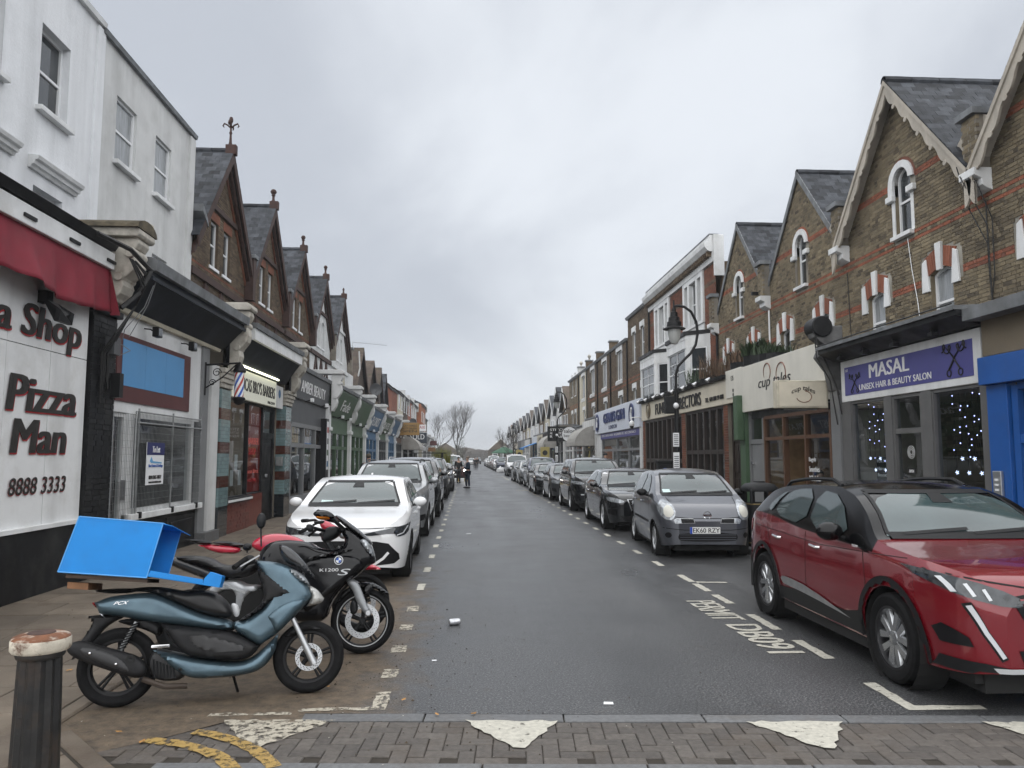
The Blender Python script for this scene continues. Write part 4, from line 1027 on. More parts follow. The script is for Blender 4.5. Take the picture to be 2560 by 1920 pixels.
for cu,cz,r in((17.9,3.72,.28),(18.75,3.86,.22)):
 B(T).tube([(cu+r*cos(t),.146,cz+r*sin(t))for t in frange(-.6,4.4,28)],[.004+.014*abs(sin(k*.11))for k in range(29)],4).obj('coffee_ring',ringm,sg)
hs=thing('projecting_sign','small cream projecting sign box in front of the cafe board','sign',(6.9,16.1,2.7),world=True)
ps=lambda u,w_,z:(6.62+w_*.0+u,15.6+w_,z)
hb=B().box(6.42,7.5,15.62,15.86,2.76,3.34).obj('box',mat('dirty_cream',(.52,.48,.38),.6,var=.15,vs=6,world=True,dirt=(.2,.17,.12),dirt_amt=.5),hs,bevel=.015)
B().box(6.46,7.46,15.612,15.62,2.80,3.30).obj('front_panel',mat('cream_panel',(.60,.55,.44),.5,var=.08,vs=4,world=True),hb)
text('sign_lettering','cup tales',lambda x,y,o:(6.72+x,15.611-o,3.02+y+.08*sin(min(1,x/.5)*pi)),M['letterd'],hb,.5,.13,.005,.1)
B().tube([(6.98+.16*cos(t),15.607,3.0+.12*sin(t))for t in frange(-2.9,1.4,20)],.008,4).obj('coffee_ring',ringm,hb)
B().tube([(6.6,15.74,2.74),(7.3,15.74,2.74)],.02,6).obj('bracket',M['steel'],hs);B().tube([(7.5,15.74,2.9),(7.62,15.74,2.9)],.025,6).obj('bracket',M['steel'],hs)
box(s,'shutter_box',T,15.65,20.2,-.3,.02,2.75,2.95,'blackp')
fr_=frame(s,T,[15.75,16.96,18.16,19.35],[.12,2.2,2.74],'woodb',.08,-.1,.03,skip=((1,0),),name='cafe_window')
frame(fr_,T,[17.05,18.08],[.12,1.0,2.12],'woodb',.09,-.05,.02,'door')if False else None
room(s,T,15.7,19.35,3.2,.1,2.74,'warmin')
box(s,'counter',T,16.2,18.9,-1.9,-1.5,.1,1.1,'woodb');box(s,'shelf',T,16.2,19.0,-2.9,-2.7,1.5,1.55,'woodb');box(s,'menu_board',T,17.0,18.0,-3.15,-3.1,1.7,2.3,'black')
for i in range(8):B(T).lathe([(0,0),(.05,0),(.05,.2),(.02,.26),(0,.26)],(16.3+i*.3,-2.8,1.55),'z',8).obj('jar',M[random.choice(['cream','woodb','redp','green'])],s)
box(s,'window_bench',T,18.25,19.3,-.5,-.15,.8,.86,'woodb')
for i,(tx,w_)in enumerate((('Bagels',.34),('Smoothies',.5),('Milkshakes',.55))):text('window_lettering',tx,TXR(16.85,1.62-i*.2,.0),M['letterw'],fr_,w_,.12)
tr=thing('christmas_tree','small decorated tree with pale baubles behind the cafe window','tree',T(16.1,-.5,.6),0)
tb=B()
for i in range(150):
 z=random.uniform(0,1.0);r=(.32*(1-z)+.03)*random.uniform(.6,1);a=random.random()*6.3;tb.add([(r*cos(a),r*sin(a),z),(r*cos(a)*.5,r*sin(a)*.5+.03,z+.08),(r*cos(a+.3)*.9,r*sin(a+.3)*.9,z-.03)],[(0,1,2)])
tb.obj('branches',M['leaf'],tr,kind='stuff')
for i in range(14):z=random.uniform(.05,.8);a=random.random()*6.3;r=.3*(1-z);B().ball((r*cos(a),r*sin(a),z),.025,8,5).obj('bauble',M['redfab']if i%2 else M['whiteclean'],tr,True)
sitter('person','person in dark blue coat sitting at the cafe window',T(17.55,-.55,.5),mat('navy_coat',(.02,.03,.06),.8),M['black'])
gd=frame(s,T,[19.5,20.45],[.12,2.15,2.95],'grey',.12,-.1,.0,'door','shopglass')
box(gd,'door_panel',T,19.6,20.36,-.07,-.03,.2,2.08,'grey',.01);B(T).box(20.2,20.3,-.03,.03,1.55,1.62).obj('handle',M['chrome'],gd)
gp=box(s,'green_post',T,20.5,20.9,-.1,.1,.1,3.4,'green');box(gp,'green_box',T,20.55,20.85,.1,.3,2.2,3.42,'green',.02)
box(s,'end_pilaster',T,20.9,21.0,-.1,.06,.1,3.4,'grey')
s=thing('funeral_shop','funeral directors front with cream fascia and tall dark mullioned windows','shop',(FR+1,27.5,.1),world=True)
shop_shell(s,T,21.95,32.95,4.0,UR,'R')
sg=box(s,'sign_board',T,21.3,32.95,.0,.1,3.28,4.02,'creamsign',.01)
prism_y(B(),[(FR-.2,4.02),(FR-.25,4.12),(FR+.2,4.16),(FR+.2,4.02)],21.9,32.95).obj('coping',M['blackp'],s)
text('shop_name','FUNERAL',TXR(30.4,3.42,.11),M['letterd'],sg,2.65,.42,.03,0,1,.02);text('shop_name','DIRECTORS',TXR(27.45,3.42,.11),M['letterd'],sg,3.1,.42,.03,0,1,.02)
text('phone_number','TEL. 020 888 99 888',TXR(23.9,3.45,.11),M['letterd'],sg,1.75,.14,.012,0,1,.015)
B(T).lathe([(0,0),(.30,0),(.33,.02),(.33,.05),(.27,.055),(.25,.03),(0,.03)],(31.6,.1,3.66),'y',24).obj('roundel',mat('bronze_roundel',(.22,.18,.12),.4,metal=.5),sg,True)
B(T).ball((31.55,.15,3.68),.13,10,6,(1,.3,1.3)).obj('roundel_relief',mat('pale_bronze',(.34,.30,.22),.4,metal=.4),sg,True)
for k in range(8):
 u=22.3+k*1.35;q=B(T).tube([(u,.12,4.05),(u+.05,.35,4.15),(u+.08,.48,4.05)],.014,5).obj('lamp_arm',M['plastic'],s)
 B(T).tube([(u+.08,.44,4.08),(u+.08,.54,3.98)],[.03,.075],8).obj('lamp_head',M['alu'],q,True)
for u0,u1 in((22.0,22.35),(26.4,26.85),(32.5,32.9)):
 cpo=box(s,'brick_column',T,u0,u1,-.1,.05,.1,3.28,'mortar2');bricks(s,T,'R',lambda z,a=u0,b_=u1:(a,b_),.1,3.28,[],M['dullred'],w=.05,bond='run')
bricks(s,T,'R',lambda z:(22.35,26.4),.1,.7,[],M['dullred'],w=.0,bond='run');box(s,'stall_riser',T,22.35,26.4,-.1,0,.1,.7,'mortar2')
brownf=mat('dark_brown_frame',(.028,.02,.016),.4)
M['brownf']=brownf
frame(s,T,frange(22.4,26.4,6),[.72,1.9,3.26],'brownf',.13,-.12,.03)
frame(s,T,frange(26.9,32.5,8),[.2,1.6,3.26],'brownf',.16,-.12,.03)
dd=frame(s,T,[21.05,21.95],[.12,2.25,3.26],'brownf',.12,-.2,-.06,'door');box(dd,'door_leaf',T,21.1,21.9,-.16,-.1,.15,2.2,'brownf')
for k in range(4):box(dd,'raised_panel',T,21.2+(k%2)*.36,21.48+(k%2)*.36,-.1,-.07,.35+(k//2)*.95,1.15+(k//2)*.95,'brownf',.015)
room(s,T,22.1,32.8,2.2,.1,3.26,'dgrey')
def tuft(name,label,cat,loc,n,r,h,m,blade=.02,spread=.5,grp=None):
 b=B()
 for i in range(n):
  a=random.random()*6.3;q=r*sqrt(random.random());x,y=q*cos(a),q*sin(a);hh=h*random.uniform(.5,1);a2=random.random()*6.3;sp=spread*random.random()*hh
  dx,dy=sp*cos(a2),sp*sin(a2);wx,wy=blade*sin(a2),blade*-cos(a2)
  b.add([(x-wx,y-wy,0),(x+wx,y+wy,0),(x+dx*.4+wx*.8,y+dy*.4+wy*.8,hh*.6),(x+dx,y+dy,hh),(x+dx*.4-wx*.8,y+dy*.4-wy*.8,hh*.6)],[(0,1,2,4),(4,2,3)])
 t=thing(name,label,cat,loc,0,grp);b.obj('leaves',m,t,kind='stuff')
 B().lathe([(0,0),(r*.8,0),(r*.95,-.0),(r*.95,-.25),(0,-.25)],n=10).obj('planter',M['plastic'],t);return t
tuft('grass_clump','tall reddish ornamental grass clump on the roof over the funeral shop','plant',(8.3,24.8,4.3),230,.7,1.0,M['grass'],.012,.7)
tuft('grass_clump','lower dry grass clump beside the white bay on the shop roof','plant',(8.2,26.4,4.3),130,.6,.7,M['leaf'],.012,.8)
tuft('roof_shrub','leafy green shrub in a black trough above the cafe sign','plant',(7.95,20.6,4.5),260,.42,.5,M['leaf'],.035,.8)
tuft('roof_shrub','sparse dark shrub in a trough at the left end of the cafe sign','plant',(7.95,21.7,4.45),180,.4,.45,M['grass'],.025,.9)
tuft('roof_shrub','low trailing plant along the cafe sign top','plant',(7.95,19.4,4.4),160,.45,.3,M['leaf'],.02,.9)
box(s,'roof_trough',T,19.0,22.2,-.55,-.1,4.12,4.3,'plastic')
s=thing('gym','gym front with white fascia, purple banner and blue raised lettering','shop',(FR+1,39,.1),world=True)
shop_shell(s,T,32.97,44.9,4.1,UR,'R')
wsg=mat('white_sign',(.62,.66,.74),.4,var=.04,vs=2,world=True);navy=mat('navy_lettering',(.015,.03,.12),.4)
sg=box(s,'sign_board',T,33.1,44.7,.0,.16,3.05,4.3,wsg,.01)
text('shop_name','GIANTS GYM',TXR(41.8,3.55,.17),navy,sg,5.6,.52,.035,0,1,.05);text('shop_name','LONDON',TXR(40.4,3.2,.17),navy,sg,2.2,.2,.015)
for u in(34.6,43.9):
 e_=B(T).lathe([(0,0),(.42,0),(.5,.02),(.5,.06),(.4,.06),(.4,.03),(0,.03)],(u,.165,3.68),'y',20).obj('roundel',navy,sg,True);B(T).tube([(u,.2,3.42),(u,.2,3.75),(u-.15,.2,3.95)],.07,6).obj('roundel_figure',M['whiteclean'],e_)
box(s,'banner',T,33.3,43.4,.0,.08,2.72,3.03,'purple');text('banner_lettering','OPEN 7 DAYS A WEEK   NO JOINING FEE   NO CONTRACT',TXR(43.0,2.8,.085),M['letterw'],s,8.8,.15)
frame(s,T,[33.5,36.0,39.0,43.2],[.12,2.1,2.72],'grey',.12,-.1,.03);box(s,'end_pier',T,43.3,44.9,-.1,.06,.1,3.05,'white');box(s,'end_pier',T,33.0,33.4,-.1,.1,.1,3.05,'white')
room(s,T,33.5,43.2,2.,.1,2.72,'greyin')
tuft('door_shrub','low green shrubs in a planter outside the gym window','plant',(7.2,38.2,.3),200,.45,.7,M['leaf'],.03,.7);tuft('door_shrub','round green shrub in a planter beside the gym door','plant',(7.2,35.2,.3),200,.4,.6,M['leaf'],.03,.7)
cc=thing('security_camera','white dome security camera on a bracket between gym and funeral shop','camera',(7.2,33.1,3.1),world=True)
B().tube([(7.6,33.1,3.45),(7.1,33.1,3.45),(7.1,33.1,3.3)],.03,6).obj('bracket',M['whiteclean'],cc,True);B().ball((7.1,33.1,3.18),.12,12,8,(1,1,1.2)).obj('housing',M['whiteclean'],cc,True);B().ball((7.1,33.1,3.06),.09,10,6).obj('lens',M['glossblack'],cc,True)
def far_shop_r(y0,y1,label,fc,wc,z0=3.0,z1=3.9,canopy=None,letters=None,lm='letterw',n=2,name='shop'):
 s=thing(name,label,'shop',(FR+1,(y0+y1)/2,.1),0,world=True);T=TR
 shop_shell(s,T,y0,y1,z1+.1,UR,'R')
 sg=box(s,'fascia',T,y0+.1,y1-.1,0,.15,z0,z1,fc)
 if letters:text('shop_name',letters,TXR(y1-(y1-y0)*.2,z0+(z1-z0)*.3,.16),M[lm],sg,(y1-y0)*.6,(z1-z0)*.4,.02)
 frame(s,T,frange(y0+.3,y1-.3,n),[.6,2.2,z0],wc,.12,-.1,.03);box(s,'stall_riser',T,y0+.3,y1-.3,-.1,.02,.1,.6,wc)
 room(s,T,y0+.2,y1-.2,1.8,.1,z0,'dgrey')
 for u in(y0+.12,y1-.12):box(s,'pilaster',T,u-.12,u+.12,-.05,.12,.1,z1,'render2')
 if canopy:
  b=B();n_=8;R_=1.25
  rows=[[(FR-.05-R_*sin(t),y,z0-.9+R_*.95*cos(t))for y in(y0+.5,y1-.5)]for t in frange(0,pi/2,n_)];b.grid(rows)
  for y in(y0+.5,y1-.5):b.add([(FR-.05,y,z0-.9)]+[(FR-.05-R_*sin(t),y,z0-.9+R_*.95*cos(t))for t in frange(0,pi/2,n_)],[tuple(range(n_+2))])
  b.obj('canopy',M[canopy]if isinstance(canopy,str)else canopy,s)
 return s
canv=mat('grey_canopy',(.30,.29,.27),.8,var=.15,vs=3,world=True);M['canv']=canv
far_shop_r(45,50,'pale shop with grey quarter-round canopy just past the gym','render2','render2',3.3,4.0,'canv')
far_shop_r(50,55,'pale grey panelled shop with round sign past the gym','grey','grey',3.1,3.7)
far_shop_r(55,60.2,'white shop behind the black projecting board','render2','white',3.1,3.8)
far_shop_r(60.2,65,'dark shop with a black blind past the white pilaster','dgrey','dgrey',3.0,3.9,None,'STUDIO')
far_shop_r(65,71,'grey shop with large pale quarter-round canopy','grey','grey',3.4,4.3,'canv','CITY WINE')
far_shop_r(71,77,'dark framed shop between grey canopy and blue awning','blackp','blackp',3.2,4.0)
far_shop_r(77,83,'cream shop under a faded board beyond the dark framed shop','cream','cream',3.2,4.0,None,'CAFE','letterd')
far_shop_r(83,90,'white shop with bright blue awning','render2','blueshop',3.2,4.0)
b=B();b.ext([(7.5,83.5,3.3),(6.0,83.5,2.75),(6.0,83.5,2.5),(6.05,83.5,2.5),(6.05,83.5,2.7),(7.5,83.5,3.22)],(0,6,0));tag(b.obj('awning',mat('bright_blue_awning',(.03,.18,.45),.6)),'bright blue sloping awning far along the right pavement','awning')
def proj_sign(label,x0,x1,y,z0,z1,m,txt=None,tm='letterw',rnd=False,name='projecting_sign'):
 t=thing(name,label,'sign',((x0+x1)/2,y,z0),world=True)
 if rnd:c=((x0+x1)/2,(z0+z1)/2);r=(z1-z0)/2;o=B().lathe([(0,-.05),(r,-.05),(r,.05),(0,.05)],(c[0],y,c[1]),'y',24).obj('disc',m,t,True);B().lathe([(r,-.06),(r*1.05,-.06),(r*1.05,.06),(r,.06)],(c[0],y,c[1]),'y',24).obj('rim',M['iron'],t,True)
 else:o=B().box(x0,x1,y-.06,y+.06,z0,z1).obj('board',m,t,bevel=.01)
 B().tube([(x1 if x1>2 else x0,y,z1-.05),(FR if x1>2 else FL,y,z1-.05)],.02,5).obj('bracket',M['iron'],t)
 if txt:
  n=len(txt)
  for i,s_ in enumerate(txt):h=(z1-z0)*.7/n*.7;text('sign_lettering',s_,lambda x,yy,o_,i=i,h=h:(x0+(x1-x0)*.12+x,y-.062-o_,z1-(z1-z0)*.15-h-i*h*1.4+yy),M[tm],o,(x1-x0)*.76,h,.01)
 return t
proj_sign('round white projecting sign with iron ring beside the grey canopy',6.3,7.3,51.5,2.75,3.75,M['whiteclean'],('salon','beauty'),'letterd',True)
proj_sign('black rectangular projecting sign with white lettering past the round sign',5.9,7.4,57,2.9,4.0,M['blackp'],('STITCH','ALTERATIONS','REPAIRS'))
# left side: white houses and gables
T=face('L',UL)
def white_house(y0,y1,top,label,m,wins,small=(),mould=()):
 par=thing('rendered_house',label,'house',(UL-3,(y0+y1)/2,0),0,'white rendered houses on the left',world=True)
 hs=[w_+(0,)for w_ in wins]+[w_+(0,)for w_ in small]
 wall(par,T,lambda z:(y0,y1),[3.9,top],hs,M[m],0,.2 if m=='render' else .12)
 for h in wins:sash(par,T,h[0],h[1],h[2],h[3],0,-.17 if m=='render' else-.09,.06,pm='pane' if m=='render' else 'panec',sm_='white',sw=.12)
 for h in small:sash(par,T,h[0],h[1],h[2],h[3],0,-.12,.06,pm='panec',sill=False)
 for a,b_,z in mould:
  prism_y(B(),[(UL,z),(UL+.05,z),(UL+.07,z+.05),(UL+.11,z+.06),(UL+.12,z+.12),(UL+.17,z+.14),(UL+.19,z+.2),(UL,z+.22)],a,b_).obj('window_cornice',M['white'],par)
 prism_y(B(),[(UL-.3,top),(UL+.08,top),(UL+.1,top+.1),(UL-.3,top+.14)],y0,y1+.05).obj('coping',M['lead']if m!='render' else M['white'],par)
 B().box(UL-8,UL-.25,y0+.01,y1-.01,.1,top).obj('light_block',M[m],par)  # box added behind the rendered front against light leaks
 return par
white_house(5,15.2,10.35,'bright white rendered three storey house at the left edge','render',[(13.15,14.1,7.75,9.26),(11.1,12.1,7.75,9.26),(13.15,14.1,4.9,6.36),(11.1,12.1,4.9,6.36)],mould=[(12.95,14.5,6.6),(11.0,12.5,6.6)])
h2=white_house(15.2,20.45,10.25,'grey white rendered house with three plain sash windows','render2',[(16.0,16.98,7.92,9.33),(18.02,18.98,7.92,9.33)],[(18.1,18.98,5.55,6.5)])
B(T).box(20.1,20.45,0,.06,3.9,10.2).obj('quoin_strip',M['render2'],h2);B(T).box(15.0,15.3,0,.05,3.9,10.3).obj('joint_strip',M['render'],h2)
al=thing('alarm_box','cream alarm box on the grey white house wall','alarm box',T(17.87,0,6.9),world=True);B(T).box(17.78,17.96,0,.08,6.82,7.1).obj('housing',M['cream'],al,bevel=.02);B(T).box(17.8,17.94,.01,.07,6.76,6.82).obj('siren_base',M['plastic'],al)
wires('thin dark cables running down the joint of the two white houses','cable','cable',[[T(15.35,.02,6.4),T(15.36,.02,5.4)],[T(15.7,.02,6.3),T(15.66,.02,5.9),T(15.72,.02,5.3)]],M['dgrey'],.008)
def finial(par,x,y,z,kind):
 z-=.05
 B().box(x-.12,x+.2,y-.1,y+.1,z-.1,z+.22).obj('finial_base',M['terracotta'],par,bevel=.02)
 if kind=='fleur':
  f=B().lathe([(.07,0),(.045,.1),(.03,.35),(.05,.4),(.03,.45),(.03,.7),(.055,.76),(.065,.82),(.04,.9),(0,.92)],(x,y,z+.2),'z',10).obj('finial',M['terracotta'],par,True)
  for s in(-1,1):B().tube([(x,y,z+.75),(x+s*.1,y,z+.85),(x+s*.2,y,z+.9),(x+s*.24,y,z+.82),(x+s*.2,y,z+.78)],[.022,.026,.026,.022,.015],6).obj('finial_arm',M['terracotta'],f,True);B().tube([(x,y,z+.75),(x,y+s*.1,z+.85),(x,y+s*.2,z+.9),(x,y+s*.24,z+.82),(x,y+s*.2,z+.78)],[.022,.026,.026,.022,.015],6).obj('finial_arm',M['terracotta'],f,True)
 else:
  r={'ball':.11,'urn':.095,'spike':.04}[kind]
  B().lathe([(.1,0),(.05,.08),(.045,.22),(.08,.25),(.05,.28),(r,.28+r*.7),(r*1.05,.28+r),(r*.7,.28+r*1.7),(0,.28+2*r)],(x,y,z+.2),'z',12).obj('finial',M['terracotta'],par,True)
def gable_l(y0,y1,label,kind,apex=10.95,eave=7.7,brick='brown',fin='ball',arched=False,sl_ind=0,geo=True):
 par=thing('gabled_house',label,'house',(UL-3,(y0+y1)/2,0),0,'gabled houses on the left',world=True)
 c=(y0+y1)/2;hw=(y1-y0)/2;wh=brick=='whitebrick'
 outline=lambda z:(y0,y1)if z<=eave else(y0+hw*(z-eave)/(apex-eave),y1-hw*(z-eave)/(apex-eave))
 r=.12 if arched else 0
 hs=[(c-1.02,c-.36,7.2,8.55,r),(c+.14,c+.8,7.2,8.55,r),(c-1.0,c-.3,4.6,5.3,0),(c+.3,c+1.0,4.6,5.3,0)]
 wall(par,T,outline,[3.9,eave,apex-.01],hs,M['whitebrick']if wh else M['mortar'],0,.14,mrev=M[brick])
 if geo:bricks(par,T,'L',outline,3.9,apex-.2,hs,M[brick],bands=[(6.95,7.08)]if not wh else[],bandm=M['dullred'],proud=.012 if not wh else .008,bond='run',L_=.24)
 for i,h in enumerate(hs):
  sash(par,T,h[0],h[1],h[2],h[3],r,-.10,.06,pm='pane',sw=.05,sm_='whiteclean')
  if not wh and i<2:B(T).box(h[0]-.08,h[1]+.08,0,.02,h[3],h[3]+.28).obj('lintel',M['dullred'],par)
 tm=M['timber']if not wh else(M['timber']if kind=='half' else M['whitebrick'])
 B(T).box(y0+.05,y1-.05,0,.09,6.62,6.82).obj('timber_band',tm,par);B(T).box(y0+.05,y1-.05,0,.09,5.5,5.66).obj('timber_band',tm,par)
 zc=8.95;hh=hw*(apex-zc)/(apex-eave);B(T).box(c-hh+.1,c+hh-.1,0,.09,zc-.07,zc+.07).obj('collar_beam',tm,par)
 for k in range(3):
  m_=c+(k-1)*1.35
  for s in(-1,1):
   b=B(T);b.ext([(m_-s*.08,0,6.62),(m_+s*.08,0,6.62),(m_+s*.52,0,5.66),(m_+s*.36,0,5.66)],(0,.07,0));b.obj('brace',tm if not wh or kind=='half' else M['cream'],par)
 th=atan2(apex-eave,hw);lv=hw/cos(th)+.15
 for s in(-1,1):
  slates(par,(UL+.28,c,apex+.04),(-1,0,0),(0,s*cos(th),-sin(th)),(0,s*sin(th),cos(th)),5.2,lv,M['slate'],.2,.3,indiv=sl_ind if s<0 else 0)
  b=B();P=[(c,apex+.02),(c+s*cos(th)*lv,apex+.02-sin(th)*lv),(c+s*cos(th)*lv,apex-.3-sin(th)*lv),(c,apex-.34)]
  b.ext([(UL+.22,y,z)for y,z in P],(.06,0,0));bb=b.obj('bargeboard',M['timber'],par,bevel=.01)
  P2=[(c,apex-.3),(c+s*cos(th)*lv,apex-.3-sin(th)*lv),(c+s*cos(th)*lv,apex-.46-sin(th)*lv),(c,apex-.5)]
  b=B();b.ext([(UL+.1,y,z)for y,z in P2],(.08,0,0));b.obj('inner_moulding',M['timber'],bb)
  b=B();b.ext([(UL,y,z)for y,z in[(c,apex-.48),(c+s*cos(th)*lv*.98,apex-.48-sin(th)*lv*.98),(c+s*cos(th)*lv*.98,apex-.6-sin(th)*lv*.98),(c,apex-.64)]],(.06,0,0));b.obj('inner_moulding',M['dullred']if not wh else M['timber'],bb)
 for k in range(8):B().lathe([(.1,0),(.105,.3),(.1,.6)],(UL+.25-(k+1)*.62,c,apex+.03),'x',8).obj('ridge_tile',M['slate'],par,True)
 finial(par,UL+.15,c,apex+.05,fin)
 B(T).box(y1-.22,y1+.1,.02,.3,6.9,8.3).obj('party_pier',M['timber']if not wh else M['mortar2'],par);B(T).box(y1-.27,y1+.15,0,.36,8.3,8.42).obj('pier_cap',M['lead'],par)
 B().box(UL-8,UL-.3,y0+.01,y1-.01,.1,eave).obj('light_block',M['brown'],par)  # added light-blocking box under the left gable roof
 return par
g1=gable_l(20.45,25.65,'brown brick gable with fleur-de-lis finial next to the white houses','brick',fin='fleur',sl_ind=180)
b=B();b.ext([(UL+.3,20.5,8.5),(UL+.3,20.9,8.2),(UL+.3,21.0,8.0),(UL+.3,20.5,8.3)],(-1.0,0,0));b.obj('lead_saddle',M['lead'],g1)
gable_l(25.65,30.85,'second brown brick gable with ball finial','brick',sl_ind=120)
gable_l(30.85,36.1,'third brown brick gable with arched windows and urn finial','brick',fin='urn',arched=True,apex=10.75)
gable_l(36.1,41.5,'white painted brick gable with dark half timbering','half',brick='whitebrick',fin='urn',arched=True,apex=10.75)
gable_l(41.5,47.4,'all white painted gable with short spike finial','white',brick='whitebrick',fin='spike',arched=True,apex=10.95)
def tile_gable(y0,y1,apex,label,m='tile',eave=6.3):
 par=thing('tile_hung_house',label,'house',(UL-3,(y0+y1)/2,0),0,'tile hung gabled houses on the left',world=True);c=(y0+y1)/2;hw=(y1-y0)/2
 outline=lambda z:(y0,y1)if z<=eave else(y0+hw*(z-eave)/(apex-eave),y1-hw*(z-eave)/(apex-eave))
 hs=[(c-.9,c+.9,4.6,5.9,0)]
 wall(par,T,outline,[3.9,eave,apex-.01],hs,M['brown'],0,.15);sash(par,T,c-.9,c+.9,4.6,5.9,0,-.1,.06,bars=2,rail=False)
 b=B(T)
 z=6.2
 while z<apex-.2:
  o=outline(z+.05);u=o[0]
  while u<o[1]-.05:e=min(u+.2,o[1]);b.add([(u+.004,.05,z),(e-.004,.05,z),(e-.004,.02,z+.17),(u+.004,.02,z+.17),(u+.004,.02,z),(e-.004,.02,z)],[(0,1,2,3),(0,4,5,1)]);u=e
  z+=.15
 b.obj('hung_tiles',M[m],par,kind='stuff')
 th=atan2(apex-eave,hw);lv=hw/cos(th)+.2
 for s in(-1,1):slates(par,(UL+.3,c,apex+.04),(-1,0,0),(0,s*cos(th),-sin(th)),(0,s*sin(th),cos(th)),5.5,lv,M[m],.25,.35)
 for s in(-1,1):
  b=B();b.ext([(UL+.24,c,apex),(UL+.24,c+s*cos(th)*lv,apex-sin(th)*lv),(UL+.24,c+s*cos(th)*lv,apex-.22-sin(th)*lv),(UL+.24,c,apex-.25)],(.05,0,0));b.obj('bargeboard',M['timber'],par)
 B().box(UL-8,UL-.2,y0,y1,.1,eave).obj('light_block',M['brown'],par);return par  # unseen box added behind the tile-hung front to block light
t1=tile_gable(49.8,55.4,9.1,'first brown tile-hung gable past the white gables')
B(T).tube([(50.2,.3,8.6),(50.4,.34,7.5),(50.5,.1,6.2),(50.5,.1,4.5)],.05,6).obj('downpipe',M['render2'],t1)
tile_gable(55.4,61.6,8.95,'second brown tile-hung gable with a satellite dish in front')
tile_gable(61.6,65.4,9.0,'third brown tile-hung gable before the slate gable');tile_gable(65.4,69.5,8.9,'slate hung dark blue gable with black gutter','slate')
B().box(UL-6,UL,47.4,49.8,.1,6.0)
wp=thing('terraced_house','narrow white painted house end beside the tile-hung gables','house',(UL-3,48.6,0),world=True);B().box(UL-6,UL,47.4,49.8,.1,6.9).obj('wall',M['whitebrick'],wp);B(T).box(48.2,48.9,-.02,.03,4.7,5.8).obj('window',M['pane'],wp)
def far_house_l(y0,y1,top,label,m,roof='tile',bay=True,chim=True,wins=2,name='terraced_house',grp='far terraced houses on the left',set_=0.):
 TT=face('L',UL+set_);par=thing(name,label,'house',(UL-3,(y0+y1)/2,0),0,grp,world=True);c=(y0+y1)/2
 B(TT).box(y0,y1,-8,0,.1,top).obj('wall',M[m],par)
 b=B(TT);b.add([(y0,.3,top),(y1,.3,top),(y1,-4,top+2),(y0,-4,top+2),(y0,-8,top),(y1,-8,top)],[(0,1,2,3),(3,2,5,4),(0,3,4),(1,5,2)]);b.obj('roof',M[roof],par)
 for k in range(wins):
  u=y0+(y1-y0)*(k+.5)/wins
  for z0,z1 in((4.6,5.9),)+(((6.9,8.3),)if top>8.4 else()):
   w_=B(TT).box(u-.6,u+.6,-.02,.06,z0-.08,z1+.08).obj('window',M['whiteclean'],par);B(TT).box(u-.52,u-.04,.061,.066,z0,z1).obj('pane',M['pane'],w_);B(TT).box(u+.04,u+.52,.061,.066,z0,z1).obj('pane',M['pane'],w_)
 B(TT).box(y0,y1,.0,.14,top-.15,top).obj('gutter',M['iron'],par)
 if chim:
  ch=B(TT).box(y1-.5,y1+.3,-4.6,-3.4,top+.8,top+3.0).obj('chimney',M['cream']if m=='cream' else M['brown'],par)
  for k in range(3):B().lathe([(.14,0),(.11,.45),(.13,.5),(0,.5)],TT(y1-.1,-4.3+k*.35,top+3.0),'z',8).obj('chimney_pot',M['terracotta'],ch,True)
 if chim is False:B(TT).box(y1-.15,y1+.15,-3,.25,top-.6,top+.7).obj('party_wall',M['render2'],par)
 return par
far_house_l(69.5,75,8.3,'cream sided house with chimney and mossy tiled roof past the slate gable','redbrick','tile');far_house_l(75,81,8.4,'red brick house with mossy tile-hung bay on the left','redbrick','tile')
far_house_l(81,88,8.6,'cream fronted house with white windows along the left row','cream','slate',chim=False);far_house_l(88,95,8.6,'brown house with white party wall along the left row','brown','slate',chim=False)
far_house_l(95,103,8.8,'red brick house with white party wall and dish','redbrick','slate',chim=False);far_house_l(103,112,8.8,'pale house before the tall orange brick house','render2','slate',chim=False)
orangeb=brickmat('orange_brick',[(.30,.10,.045),(.36,.13,.055),(.26,.085,.04)]);M['orangeb']=orangeb
far_house_l(112,124,9.4,'tall orange brick house with stone dressed windows at the end of the left row','orangeb','slate',wins=3,chim=False,set_=.6)
far_house_l(124,140,8.2,'low dark house behind the orange brick house','brown','slate',wins=3)
